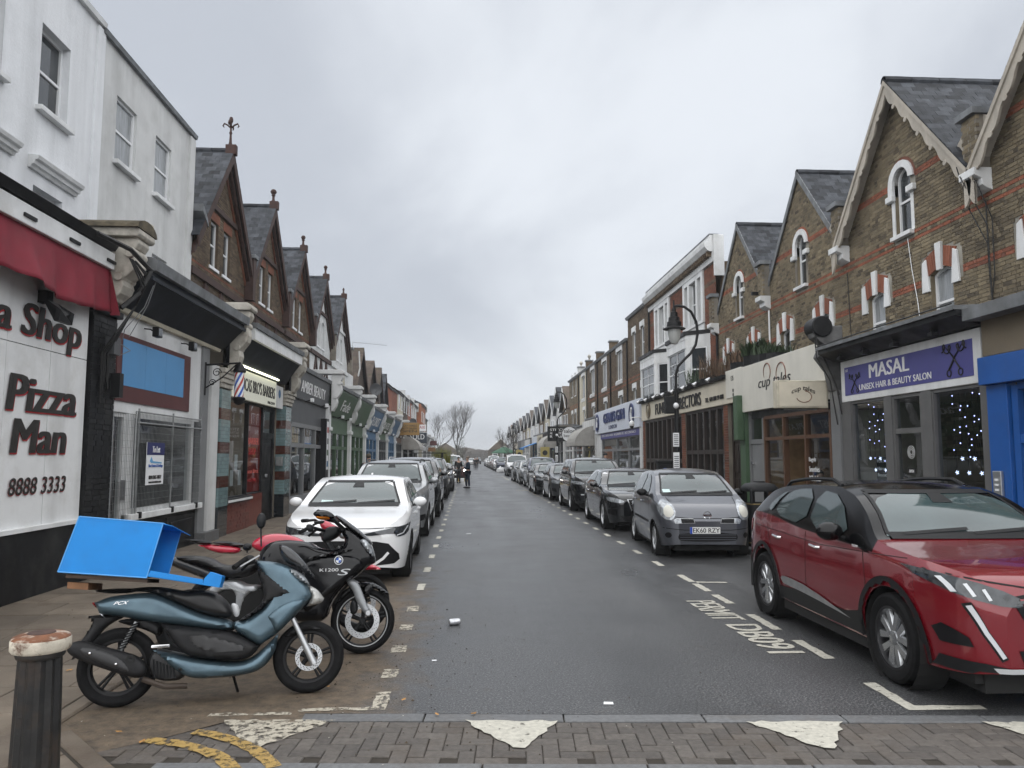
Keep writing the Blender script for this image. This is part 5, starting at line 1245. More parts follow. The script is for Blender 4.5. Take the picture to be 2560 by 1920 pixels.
# left side: shop fronts
def TL(u,w,z):return(FL+w,u,z)
def TXL(u0,z0,w):return lambda x,y,o:(FL+w+o,u0+x,z0+y)
T=TL
s=thing('pizza_shop','white boarded pizza takeaway with red drop awning at the left edge','shop',(FL-1,8.5,.1),world=True)
shop_shell(s,T,5,10.72,4.6,UL,'L')
for i in range(6):
 for z0,z1 in((.92,3.05),(3.06,3.9)):
  u0=5.2+i*.92;box(s,'board',T,u0+.004,min(u0+.916,10.7),-.04,.02+.002*(i%2),z0,z1,'white')
box(s,'stall_riser',T,5,10.72,-.04,.06,.1,.9,'blackp');box(s,'sill_strip',T,5.2,10.72,.0,.09,.88,.93,'white')
for m_,dx,dz,ww in(('redl',.02,-.018,.0),('letterd',0,0,.007)):
 nm='sign_shadow' if m_=='redl' else 'sign_lettering'
 text(nm,'Pizza Shop',TXL(7.55+dx,3.06+dz,.028+ww),M[m_],s,2.95,.50,.035,.12);text(nm,'Pizza',TXL(8.9+dx,2.28+dz,.028+ww),M[m_],s,1.56,.42,.04,.12);text(nm,'Man',TXL(9.03+dx,1.79+dz,.028+ww),M[m_],s,1.22,.40,.04,.12);text(nm,'8888 3333',TXL(9.05+dx*.5,1.31+dz*.5,.028+ww),M[m_],s,1.24,.2,.0,.15)
box(s,'awning_cassette',T,5,10.95,.05,.22,4.36,4.6,'white',.01)
for k in range(3):box(s,'cassette_bracket',T,8.7+k*1.0,8.95+k*1.0,.22,.24,4.44,4.48,'plastic')
b=B();nu,nv=60,10;rows=[]
for j in range(nv+1):
 t=j/nv;row=[]
 for i in range(nu+1):
  u=5+5.95*i/nu;f=.05*t*sin(u*5+1.2*t)+.035*t*sin(u*13)+.05*t*t*sin(u*2.3)
  row.append((FL+.16+.1*t+f,u,4.38-t*(.66+.05*sin(u*2.1))))
 rows.append(row)
b.grid(rows);o=b.obj('awning',M['redfab'],s,True);mo=o.modifiers.new('s','SOLIDIFY');mo.thickness=.006
B().ext([(FL+.02,10.93,4.35),(FL+.17,10.93,4.35),(FL+.33,10.93,3.72),(FL+.2,10.93,3.72)],(0,.01,0)).obj('awning_end',M['redfab'],s)
prism_y(B(),[(FL-.2,4.6),(FL+.24,4.62),(FL+.3,4.72),(FL-.2,4.92)],5,10.9).obj('roof_edge',M['blackp'],s)
fl=thing('floodlight','black floodlight under the red awning of the pizza shop','floodlight',TL(9.5,.2,3.5),world=True)
b=B(T);b.ext([(9.38,.12,3.62),(9.62,.12,3.62),(9.66,.3,3.5),(9.66,.28,3.36),(9.34,.28,3.36),(9.34,.3,3.5)],(0,.05,0));b.obj('housing',M['plastic'],fl);B(T).box(9.44,9.56,.02,.14,3.6,3.75).obj('bracket',M['plastic'],fl)
pr_=thing('shop_pier','black painted brick pier with carved stone console between pizza and blue-panel shops','pier',TL(11.1,0,.1),world=True)
B(T).box(10.74,11.46,-.3,.06,.1,3.75).obj('pier_core',M['blackp'],pr_)
bricks(pr_,T,'L',lambda z:(10.74,11.46),.1,3.75,[],M['blackp'],w=.06,bond='run',indiv=150)
B(T).box(10.7,11.5,-.2,.14,3.75,3.85).obj('pier_cap',M['blackp'],pr_,bevel=.02);B(T).box(10.73,11.47,-.2,.1,3.85,3.95).obj('pier_cap',M['blackp'],pr_,bevel=.02)
console(pr_,'L',FL+.52,UL+.6,11.2,5.02,3.95,.46)
b=B();rows=[[(FL+.55+.0-x,11.2+.34*cos(t),4.98+.16*sin(t))for t in frange(0,pi,8)]for x in(0,.05,1.0,1.6)];b.grid(rows);b.add([(FL+.55,11.2+.34*cos(t),4.98+.16*sin(t))for t in frange(0,pi,8)],[tuple(range(9))]);b.obj('barrel_cap',mat('mossy_stone',(.09,.075,.05),.95,var=.5,vs=6,world=True,bump=.6,bs=25),pr_,True)
rc=[]
for i in range(9):
 a=random.uniform(-.15,.15);rc.append([TL(10.9+a,.5,4.5),TL(11.1+a,.62,4.25+a),TL(11.15,.45,3.9),TL(11.1+a*1.5,.3,3.6+a),TL(11.05+a,.12,3.2),TL(11.1+a,.1,2.9-abs(a)*3)])
wires('tangle of black cables hanging over the carved console and black pier','cable','cable',rc,M['black'],.012)
wires('thick black hose looping round the carved console','hose','hose',[[TL(10.2,.32,4.68),TL(10.8,.5,4.62),TL(11.1,.66,4.4),TL(11.0,.55,4.05),TL(10.8,.4,3.8)]],M['black'],.035)
wires('grey wires drooping from the canted black fascia beside the console','cable','cable',[[TL(11.6,.5,4.3),TL(11.55,.4,3.95),TL(11.4,.2,3.6),TL(11.45,.15,3.45)],[TL(11.7,.5,4.4),TL(11.62,.42,4.0),TL(11.5,.22,3.5)],[TL(11.3,.15,3.4),TL(11.5,.25,3.3),TL(11.35,.15,3.2),TL(11.2,.2,3.35)]],M['grey'],.006)
o=box(pr_,'junction_box',T,11.1,11.3,.07,.2,3.2,3.45,'dgrey');box(pr_,'junction_box',T,11.32,11.44,.07,.2,2.6,2.95,'plastic')
s=thing('empty_shop','empty shop to let with blank blue panel in maroon frame and mesh grilles','shop',(FL-1,13.5,.1),world=True)
shop_shell(s,T,11.48,16.1,4.4,UL,'L')
box(s,'upper_board',T,11.48,15.22,-.05,.0,2.42,3.95,'white')
pn_=box(s,'maroon_panel',T,11.6,14.6,.0,.025,2.58,3.6,'maroonp');
for k in range(3):box(pn_,'blue_panel',T,11.76+k*.835+.002,11.76+(k+1)*.835-.002,.025,.031,2.82,3.52,'skyblue')
prism_y(B(),[(FL-.05,3.95),(FL+.06,3.95),(FL+.5,4.42),(FL+.5,4.5),(FL-.05,4.5)],11.5,16.3).obj('canted_fascia',M['navyp'],s)
prism_y(B(),[(FL+.46,4.38),(FL+.53,4.36),(FL+.53,4.42),(FL+.46,4.44)],11.5,16.3).obj('fascia_bead',M['navyp'],s)
prism_y(B(),[(FL-.1,4.5),(FL+.58,4.5),(FL+.6,4.66),(FL+.5,4.7),(FL-.1,4.75)],11.48,16.35).obj('lead_gutter',M['lead'],s)
prism_y(B(),[(FL,3.9),(FL+.08,3.9),(FL+.1,3.96),(FL,3.98)],11.48,16.1).obj('moulding',M['cream'],s)
for u in(12.55,14.15):
 fl=thing('floodlight','small black floodlight on arm above the %s end of the blue panel'%('near' if u<13 else 'far'),'floodlight',TL(u,.1,3.75),world=True)
 B(T).box(u-.09,u+.09,.16,.26,3.66,3.82).obj('housing',M['plastic'],fl,bevel=.01);B(T).tube([(u,0,3.8),(u-.06,.12,3.78),(u-.06,.18,3.74)],.012,5).obj('bracket',M['plastic'],fl);B(T).box(u-.075,u+.075,.255,.263,3.68,3.8).obj('lens',M['pane'],fl)
frame(s,T,[12.28,14.9],[.88,2.42],'white',.12,-.1,.0);box(s,'sill',T,12.1,15.25,-.05,.12,.78,.88,'white',.01)
box(s,'stall_riser',T,12.2,15.2,-.08,.0,.1,.78,'blackp')
for u0,u1 in((12.35,13.55),(13.75,15.05)):
 o=box(s,'riser_panel',T,u0,u1,0,.03,.2,.7,'blackp',.01);box(o,'panel_field',T,u0+.12,u1-.12,.03,.05,.28,.62,'blackp',.012)
dd=frame(s,T,[11.5,12.1],[.15,2.4],'white',.1,-.12,-.03,'door');box(dd,'handle',T,12.02,12.05,-.03,.04,1.1,1.4,'alu')
box(s,'red_door',T,11.56,12.02,-.2,-.15,.2,2.3,'maroonp');box(s,'post',T,12.1,12.2,-.1,.02,.1,2.42,'white')
room(s,T,11.5,15.2,2.2,.1,2.42,'dgrey')
box(s,'blind',T,12.4,14.8,-.3,-.28,.95,2.35,mat('dark_blind',(.035,.036,.036),.8,var=.3,vs=4,world=True))
for u0,u1,z0,z1 in((11.46,12.24,.15,2.4),(12.24,15.15,.86,2.45)):
 b=B(T);w_=.07
 n=int((u1-u0)/.052)
 for i in range(n+1):u=u0+(u1-u0)*i/n;b.box(u-.0018,u+.0018,w_-.002,w_+.002,z0,z1)
 n=int((z1-z0)/.1)
 for i in range(n+1):z=z0+(z1-z0)*i/n;b.box(u0,u1,w_+.002,w_+.006,z-.0018,z+.0018)
 g=b.obj('mesh_grille',M['steel'],s,kind='stuff')
 for p in([(u0,w_,z0),(u0,w_,z1),(u1,w_,z1),(u1,w_,z0),(u0,w_,z0)],):B(T).tube(p,.014,5).obj('grille_frame',M['steel'],g)
for u in(12.3,13.7):B(T).tube([(u,.085,.8),(u,.085,2.5)],.016,6).obj('grille_bar',M['steel'],s)
B(T).tube([(12.24,.085,2.28),(15.15,.085,2.28)],.014,6).obj('grille_bar',M['steel'],s)
for u in(12.4,13.72,14.9):box(s,'padlock',T,u-.04,u+.04,.09,.14,.8,.9,'iron',.01)
box(s,'grey_pilaster',T,15.22,15.6,-.1,.04,.1,3.95,'grey');box(s,'white_post',T,15.6,16.08,-.1,.1,.1,3.6,'render2',.01);box(s,'step',T,15.2,16.05,-.1,.2,.1,.3,'kerb')
tl=thing('to_let_board','white and navy TO LET board tied to the mesh grille','sign',TL(12.9,.1,1.3),world=True)
box(tl,'board',T,12.62,13.32,.09,.1,1.3,1.98,'whiteclean');box(tl,'header',T,12.62,13.32,.1,.104,1.78,1.98,mat('navy_print',(.02,.025,.11),.5))
text('board_lettering','To Let',TXL(12.82,1.82,.105),M['letterw'],tl,.3,.1,.015,.15);bl_=mat('blue_print',(.03,.10,.35),.5)
text('board_lettering','Star Estates & Lettings',TXL(12.70,1.57,.101),bl_,tl,.56,.06,.01);text('board_lettering','020 8365 8877',TXL(12.72,1.39,.101),M['letterd'],tl,.5,.06,.01);text('board_lettering','www.starestates.com',TXL(12.72,1.325,.101),M['letterd'],tl,.5,.035)
b=B(T);b.ext([(12.74,.101,1.68),(12.8,.101,1.75),(12.86,.101,1.68),(13.22,.101,1.66),(13.22,.101,1.64),(12.8,.101,1.65)],(0,.003,0));b.obj('house_emblem',mat('light_blue_print',(.12,.35,.6),.5),tl)
def tile_pilaster(y0,y1,label,n=None):
 p=thing('tiled_pilaster',label,'pilaster',TL((y0+y1)/2,0,.1),world=True)
 B(T).box(y0,y1,-.2,.1,.1,3.2).obj('core',M['joint'],p);
 z=.1;r=0
 while z<3.15:
  blk=int((z-.85)/.235)if z>.85 else-1
  mm=M['blacktile']if z<.72 else(M['maroon']if(blk%3==1)else M['teal'])
  if mm.name not in BRM:BRM[mm.name]=unit_box().mesh('glazed_tile',mm)
  for k in range(4):
   a=y0+(y1-y0)*(k/3.0)-(.0 if r%2 else(y1-y0)/6);a0,a1=max(y0,a),min(y1,a+(y1-y0)/3)
   if a1-a0>.02:put('glazed_tile',BRM[mm.name],p,T((a0+a1)/2,.1,z+.036),(0,0,0),(.03,a1-a0-.004,.074))
  for k in range(2):put('glazed_tile',BRM[mm.name],p,T(y0,-.1+k*.15+.02,z+.036),(0,0,0),(.146,.03,.074))
  z+=.0783;r+=1
 for k,(dz,o_)in enumerate(((0,.02),(.1,.05),(.2,.08),(.3,.11))):B(T).box(y0-o_,y1+o_,-.1,.12+o_,3.18+dz,3.28+dz).obj('capital',M['stonew'],p,bevel=.015)
 c_=console(p,'L',FL+.62,UL+.9,(y0+y1)/2,4.98,3.55,.4);return p
tile_pilaster(16.12,16.82,'teal and maroon glazed tile pilaster between empty shop and barber');tile_pilaster(21.75,22.5,'teal and maroon glazed tile pilaster between barber and grey beauty shop')
s=thing('barber_shop','barber shop with lit white sign and red window poster','shop',(FL-1,19.3,.1),world=True)
shop_shell(s,T,16.85,21.75,4.4,UL,'L')
sg=box(s,'sign_board',T,16.9,20.75,.0,.1,3.06,3.72,mat('lit_sign_face',(.74,.74,.62),.4,emit=.04));box(s,'side_sign',T,20.8,21.6,0,.08,3.06,3.66,'render2')
text('shop_name',"LUCAS BRO'S BARBERS",TXL(17.5,3.26,.101),M['letterd'],sg,3.1,.3,.02);text('sign_small','Est. 1982',TXL(17.1,3.6,.101),M['letterd'],sg,.5,.07);text('phone_number','07466 220 999',TXL(19.9,3.1,.101),M['letterd'],sg,.7,.07)
B(T).lathe([(0,0),(.12,0),(.12,.006),(0,.006)],(21.2,.081,3.45),'y',16).obj('badge',M['blueshop'],s)
B(T).tube([(16.95,.16,3.78),(20.7,.16,3.78)],.025,8).obj('strip_light',mat('strip_light',(1,1,.75),.4,emit=1.6),s)
prism_y(B(),[(FL-.05,3.75),(FL+.1,3.75),(FL+.48,4.3),(FL+.48,4.42),(FL-.05,4.42)],16.9,21.75).obj('canted_fascia',M['navyp'],s)
prism_y(B(),[(FL+.4,4.3),(FL+.56,4.3),(FL+.56,4.55),(FL+.4,4.55)],16.9,21.7).obj('awning_cassette',M['white'],s)
prism_y(B(),[(FL-.1,4.55),(FL+.6,4.55),(FL+.62,4.66),(FL-.1,4.72)],16.88,21.75).obj('lead_gutter',M['lead'],s)
frame(s,T,[16.86,18.62],[.85,3.04],'blackp',.05,-.1,.0);box(s,'sill',T,16.85,18.7,-.08,.12,.75,.85,'blackp',.01);box(s,'sill_front',T,16.85,18.7,.12,.13,.77,.82,'white')
box(s,'stall_riser',T,16.85,18.65,-.1,.06,.1,.75,'redtile')
bricks(s,T,'L',lambda z:(16.85,18.65),.1,.75,[],M['redtile'],w=.06,proud=.006,bond='run')
rw=frame(s,T,[18.66,20.0],[.85,3.04],'blackp',.06,-.12,-.02);pane(rw,T,18.7,19.96,.9,3.0,-.075,'redp','red_poster')
text('poster_lettering','BARBER',TXL(18.85,2.05,-.07),mat('pale_red_letters',(.55,.12,.10),.5),rw,.95,.16,.02);text('poster_lettering','SHOP',TXL(18.95,1.8,-.07),M['redl'],rw,.6,.16,.02);text('poster_lettering','Lucas Bros.',TXL(18.8,1.35,-.07),mat('pale_red_letters2',(.55,.12,.10),.5),rw,1.05,.1);text('poster_lettering','est 1982',TXL(18.95,1.15,-.07),M['redl'],rw,.7,.08)
box(s,'riser_return',T,18.65,20.0,-.12,.0,.1,.85,'redtile')
dd=frame(s,T,[20.05,21.4],[.12,2.3,3.04],'blackp',.16,-.2,-.1,'door');box(dd,'door_leaf',T,20.15,21.3,-.18,-.13,.2,2.25,'blackp')
for k in range(2):box(dd,'raised_panel',T,20.35,21.1,-.13,-.105,.35+k*.95,1.15+k*.95,'blackp',.015)
box(dd,'letter_box',T,20.6,20.85,-.105,-.09,1.22,1.3,'chrome');box(s,'entry_phone',T,21.5,21.66,-.05,.12,1.5,1.75,'steel',.01)
room(s,T,16.9,18.6,2.4,.1,3.04,'greyin');box(s,'mirror',T,17.0,18.4,-2.3,-2.25,1.1,2.2,'chrome');box(s,'barber_chair',T,17.4,18.0,-1.4,-.8,.5,1.3,'redp',.08)
B(T).ball((17.3,-.8,2.5),.08,8,6).obj('lamp',mat('warm_lamp',(1,.45,.12),.4,emit=6),s,True)
for i in range(3):box(s,'window_notice',T,17.6+i*.3,17.82+i*.3,-.09,-.085,1.1+.35*(i%2),1.45+.35*(i%2),'whiteclean')
bp=thing('barber_pole','striped red white and blue barber pole on black scroll bracket','barber pole',TL(15.5,.7,3),world=True)
c0=TL(15.5,.66,0);stripe=[]
for i in range(12):
 b=B();t0=i/12*2*pi
 rows=[[(c0[0]+.092*cos(t0+d_+h*2.6),c0[1]+.092*sin(t0+d_+h*2.6),2.93+h*.48)for d_ in frange(0,2*pi/12,3)]for h in frange(0,1,10)]
 b.grid(rows);b.obj('stripe',(M['whiteclean'],mat('pole_blue',(.03,.10,.42),.3)if i==1 else M['whiteclean'],mat('pole_red',(.42,.06,.04),.3))[0]if i%4 in(0,2)else(bpy.data.materials['pole_blue']if 'pole_blue' in bpy.data.materials and i%4==1 else(mat('pole_blue',(.03,.10,.42),.3)if i%4==1 else(bpy.data.materials['pole_red']if 'pole_red' in bpy.data.materials else mat('pole_red',(.42,.06,.04),.3)))),bp,True)
for z0,pf in((3.41,[(.1,0),(.125,.02),(.125,.05),(.1,.08),(.09,.13),(.05,.18),(.02,.2),(0,.2)]),(2.93,[(.1,0),(.125,-.02),(.125,-.05),(.1,-.08),(.09,-.12),(.05,-.15),(0,-.16)])):B().lathe(pf,(c0[0],c0[1],z0),'z',16).obj('pole_cap',M['iron'],bp,True)
br=B(T);br.tube([(15.35,.05,3.55),(15.42,.7,3.6)],.02,5);br.tube([(15.35,.05,3.6),(15.35,.05,2.95)],.02,5);br.tube([(15.36,.06,3.1),(15.4,.35,3.3),(15.42,.62,3.57)],.014,5);br.tube([(15.37,.06+.2+.09*cos(t)*(1-t/12),3.4+.09*sin(t)*(1-t/12))for t in frange(0,9,24)],.009,4);br.tube([(15.37,.06+.12+.07*cos(t)*(1-t/12),3.2+.07*sin(t)*(1-t/12))for t in frange(0,9,24)],.009,4);br.obj('bracket',M['iron'],bp)
def shop_l(y0,y1,label,fm,wm,z0=3.3,z1=4.2,letters=None,lm='letterw',n=3,cant=True,awn=None,pil='white',glassm='shopglass',inter='dgrey',riser=.5,lw=.6):
 s=thing('shop',label,'shop',(FL-1,(y0+y1)/2,.1),world=True)
 shop_shell(s,T,y0,y1,z1+.1,UL,'L');fm_=M[fm]if isinstance(fm,str)else fm
 d=.38 if cant else .05
 fo=prism_y(B(),[(FL-.05,z0),(FL+.08,z0),(FL+.08+d,z1),(FL+.08+d,z1+.08),(FL-.05,z1+.08)],y0+.3,y1-.3).obj('fascia',fm_,s)
 prism_y(B(),[(FL-.1,z1+.08),(FL+.14+d,z1+.08),(FL+.16+d,z1+.2),(FL-.1,z1+.26)],y0+.1,y1-.1).obj('gutter',M['lead']if not awn else M[awn],s)
 if letters:
  k=d/(z1-z0);zz=z0+(z1-z0)*.28
  text('shop_name',letters,lambda x,y,o:(FL+.09+(zz-z0+y)*k+o,y0+(y1-y0)*(1-lw)/2+x,zz+y),M[lm],fo,(y1-y0)*lw,(z1-z0)*.45,.015)
 if z0>3.05:box(s,'transom_board',T,y0+.3,y1-.3,-.08,.0,2.72,z0,fm_)
 frame(s,T,frange(y0+.45,y1-.45,n),[riser,2.1,min(z0,2.72)],wm,.13,-.12,.02,glassm=glassm);box(s,'stall_riser',T,y0+.4,y1-.4,-.1,.03,.1,riser,wm)
 room(s,T,y0+.3,y1-.3,1.6,.1,2.72,inter)
 pl_=box(s,'pilaster',T,y1-.42,y1-.05,-.1,.14,.1,z0+.1,pil);box(pl_,'pilaster_cap',T,y1-.48,y1+.0,-.1,.2,2.7,2.85,pil,.02);box(pl_,'pilaster_base',T,y1-.48,y1,-.1,.2,.1,1.0,pil,.02)
 console(pl_,'L',FL+.6,UL+.8,y1-.22,z1+.62,z0-.1,.42,'render2')
 for k in range(2):u=y0+(y1-y0)*(.3+.4*k);q=B(T).tube([(u,.1,z0-.05),(u,.3,z0+.02)],.02,5).obj('spot_arm',M['plastic'],s);B(T).box(u-.06,u+.06,.26,.36,z0-.06,z0+.06).obj('spot_head',M['whiteclean'],q,bevel=.01)
 return s
sa=shop_l(22.55,28.9,'grey beauty shop with silver lettering on a dark grey sign','dgrey','grey',3.52,4.32,'AMBER BEAUTY','letterw',3,False,lw=.62)
for k in range(3):box(sa,'window_poster',T,23.2+k*1.75,24.6+k*1.75,-.14,-.13,2.2,3.35,mat('hair_poster_%d'%k,(.42,.27,.15),.5,var=.7,vs=3,stretch=(1,2,.3),world=True))
box(sa,'black_post',T,27.6,28.1,-.05,.2,.1,3.1,'blackp');box(sa,'notice_strip',T,27.7,28.0,.2,.21,1.3,3.0,'whiteclean')
for k in range(4):box(sa,'notice',T,27.72,27.98,.21,.215,1.4+k*.4,1.6+k*.4,('blueshop','green','grey','redp')[k])
shop_l(28.9,34.0,'green shop front with white lettering next to the beauty shop','green','green',3.3,4.2,'Fade','letterw',3,True,lw=.4);shop_l(34.0,38.9,'second green shop front with canted blank fascia','green','green',3.2,4.2,None,'letterw',3)
shop_l(38.9,44.4,'blue painted shop front past the green shops','blueshop','blueshop',3.1,4.1,'FLORIST','letterw',3);shop_l(44.4,49.6,'green fascia shop with dark grey shutters','green','dgrey',3.2,4.0,'PILATES','letterw',4)
shop_l(49.6,55,'dark blue shop front with pale blue fascia','blueshop','blueshop',3.2,4.1);shop_l(55,61,'brown shop front behind the orange projecting sign','woodb','dgrey',3.2,4.0);shop_l(61,67,'navy shop front with grey canopy','navyp','navyp',3.2,4.0)
shop_l(67,73,'black shop with striped awning','blackp','blackp',3.2,4.0);shop_l(73,80,'pale shop with red post outside','render2','render2',3.1,3.9);shop_l(80,88,'cream shop on the far left','cream','cream',3.1,3.9);shop_l(88,97,'grey shop on the far left','grey','grey',3.1,3.9);shop_l(97,108,'pale far shop before the orange brick house','render2','grey',3.1,3.9)
b=B();R_=1.1
for y0,y1,nm,lab,mm in((60.5,65.5,'canopy','grey quarter-round canopy on the far left pavement',M['canv']),):
 b=B();rows=[[(FL+.05+R_*1.3*sin(t),y,2.3+R_*cos(t))for y in(y0,y1)]for t in frange(0,pi/2,8)];b.grid(rows)
 for y in(y0,y1):b.add([(FL+.05,y,2.3)]+[(FL+.05+R_*1.3*sin(t),y,2.3+R_*cos(t))for t in frange(0,pi/2,8)],[tuple(range(10))])
 tag(b.obj(nm,mm),lab,'canopy')
aw=thing('striped_awning','black and white striped awning on the far left','awning',(FL,70,2.4),world=True)
for k in range(12):b=B();b.ext([(FL+.1,68+k*.45,3.2),(FL+1.3,68+k*.45,2.6),(FL+1.3,68+k*.45,2.3),(FL+1.26,68+k*.45,2.56),(FL+.1,68+k*.45,3.14)],(0,.45,0));b.obj('stripe',M['black']if k%2 else M['whiteclean'],aw)
proj_sign('orange yellow projecting board sign over the far left shops',FL+.1,FL+1.7,56,3.3,4.2,mat('orange_sign',(.30,.18,.06),.6),('LUCKY NAILS','BEAUTY SALON','OPEN'),'letterd')
proj_sign('dark blue grey projecting board on the far left',FL+.1,FL+1.7,66,2.9,3.8,mat('slate_sign',(.03,.04,.055),.5),('SOLD',))
proj_sign('small white and red projecting box on the far left',FL+.3,FL+1.2,74,4.2,4.8,M['whiteclean'],('TAXI',),'redl')
proj_sign('red projecting sign near the far trees',FL+.3,FL+1.2,100,3.2,3.8,M['maroonp'])
proj_sign('orange projecting sign below the red one',FL+.3,FL+1.2,96,2.4,2.9,mat('orange_sign2',(.22,.09,.03),.6))
for y,z,x,lab in((51.5,5.3,UL+.6,'grey satellite dish on the first tile-hung gable'),(57.0,6.7,UL+.6,'high grey satellite dish on the second tile-hung gable'),(93,5.9,UL+.8,'large dark satellite dish far along the left row')):
 t=thing('satellite_dish',lab,'satellite dish',(x,y,z),radians(20));B().lathe([(0,.1),(.2,.075),(.36,.02),(.45,-.02),(.46,0),(.36,.04),(.2,.095),(0,.12)],ax='y',n=18).obj('dish',M['dgrey'],t,True);B().tube([(0,.1,-.3),(0,-.35,-.1)],.015,5).obj('feed_arm',M['dgrey'],t);B().tube([(0,.1,0),(-.5,.3,-.2)],.02,5).obj('mount',M['dgrey'],t)
an=thing('aerial','thin rooftop television aerial above the tile-hung gables','aerial',(UL-1,56,8.9));B().tube([(0,0,0),(0,0,1.2)],.02,5).obj('mast',M['steel'],an);B().tube([(0,0,1.15),(2.4,.5,1.0)],.015,5).obj('boom',M['steel'],an)
for k in range(9):B().tube([(.3+k*.22,-.3,1.1),(.3+k*.22,.4,1.08)],.008,4).obj('element',M['steel'],an)
# cars
def pchip(pts):
 xs=[p[0]for p in pts];ys=[p[1]for p in pts];n=len(xs)
 d=[(ys[i+1]-ys[i])/(xs[i+1]-xs[i])for i in range(n-1)]
 m=[d[0]]+[0 if d[i-1]*d[i]<=0 else 2*d[i-1]*d[i]/(d[i-1]+d[i])for i in range(1,n-1)]+[d[-1]]
 def f(x):
  if x<=xs[0]:return ys[0]
  if x>=xs[-1]:return ys[-1]
  i=max(k for k in range(n-1)if xs[k]<=x);h=xs[i+1]-xs[i];t=(x-xs[i])/h
  return(ys[i]*(1+2*t)*(1-t)**2+h*m[i]*t*(1-t)**2+ys[i+1]*t*t*(3-2*t)+h*m[i+1]*t*t*(t-1))
 return f
TM={'hatch':dict(top=[(0,.50),(.012,.56),(.05,.61),(.20,.675),(.265,.71),(.36,.85),(.45,.96),(.53,1.0),(.70,.99),(.84,.94),(.93,.80),(.98,.62),(1,.55)],belt=[(0,.44),(.05,.54),(.2,.62),(.3,.65),(.6,.675),(.85,.71),(.95,.66),(1,.5)]),'saloon':dict(top=[(0,.49),(.015,.56),(.06,.615),(.25,.685),(.30,.715),(.40,.89),(.48,.985),(.55,1),(.65,.985),(.76,.88),(.84,.765),(.89,.75),(.97,.72),(1,.6)],belt=[(0,.44),(.05,.54),(.2,.62),(.3,.65),(.6,.675),(.85,.70),(.95,.67),(1,.5)]),'suv':dict(top=[(0,.50),(.01,.585),(.05,.635),(.18,.675),(.255,.705),(.335,.86),(.41,.965),(.5,1),(.75,.99),(.9,.955),(.95,.84),(.985,.64),(1,.55)],belt=[(0,.44),(.04,.55),(.15,.61),(.3,.64),(.6,.66),(.85,.68),(.95,.64),(1,.5)]),'van':dict(top=[(0,.36),(.012,.46),(.08,.52),(.16,.58),(.21,.66),(.29,.9),(.345,.975),(.45,1),(.97,.99),(.995,.95),(1,.9)],belt=[(0,.32),(.05,.45),(.2,.54),(.3,.56),(.9,.56),(1,.5)]),'micra':dict(top=[(0,.42),(.012,.50),(.05,.575),(.15,.66),(.215,.715),(.32,.86),(.43,.965),(.54,1.0),(.68,.985),(.82,.93),(.92,.80),(.98,.62),(1,.5)],belt=[(0,.40),(.05,.53),(.15,.61),(.3,.655),(.6,.675),(.85,.68),(.95,.62),(1,.46)]),}
HW=[(0,.60),(.006,.70),(.018,.80),(.045,.89),(.09,.95),(.16,.985),(.26,1),(.75,1),(.88,.97),(.95,.9),(.985,.78),(1,.6)]
DARKGLASS=mat('car_glass',(.055,.075,.078),.035,ior=1.9)
SCREEN=mat('windscreen_glass',(.04,.062,.065),.05,ior=1.75,var=.25,vs=1.6)
LAMP=mat('headlamp_lens',(.34,.36,.38),.06,ior=1.8,var=.6,vs=14,metal=.35)
LAMPD=mat('dark_headlamp',(.05,.055,.06),.05,ior=1.8,var=.6,vs=12,metal=.3)
LAMPW=mat('lamp_strip',(.62,.64,.66),.2,emit=.03)
PLATE=mat('plate_white',(.72,.72,.70),.35);PLTXT=M['black']
GRILLE=mat('grille_black',(.006,.006,.007),.5,spec=.3)
SEAM=mat('panel_gap',(.006,.006,.006),.8)
RIM=mat('alloy_silver',(.42,.43,.44),.28,metal=.85);RIMD=mat('alloy_dark',(.02,.02,.022),.35,metal=.4)
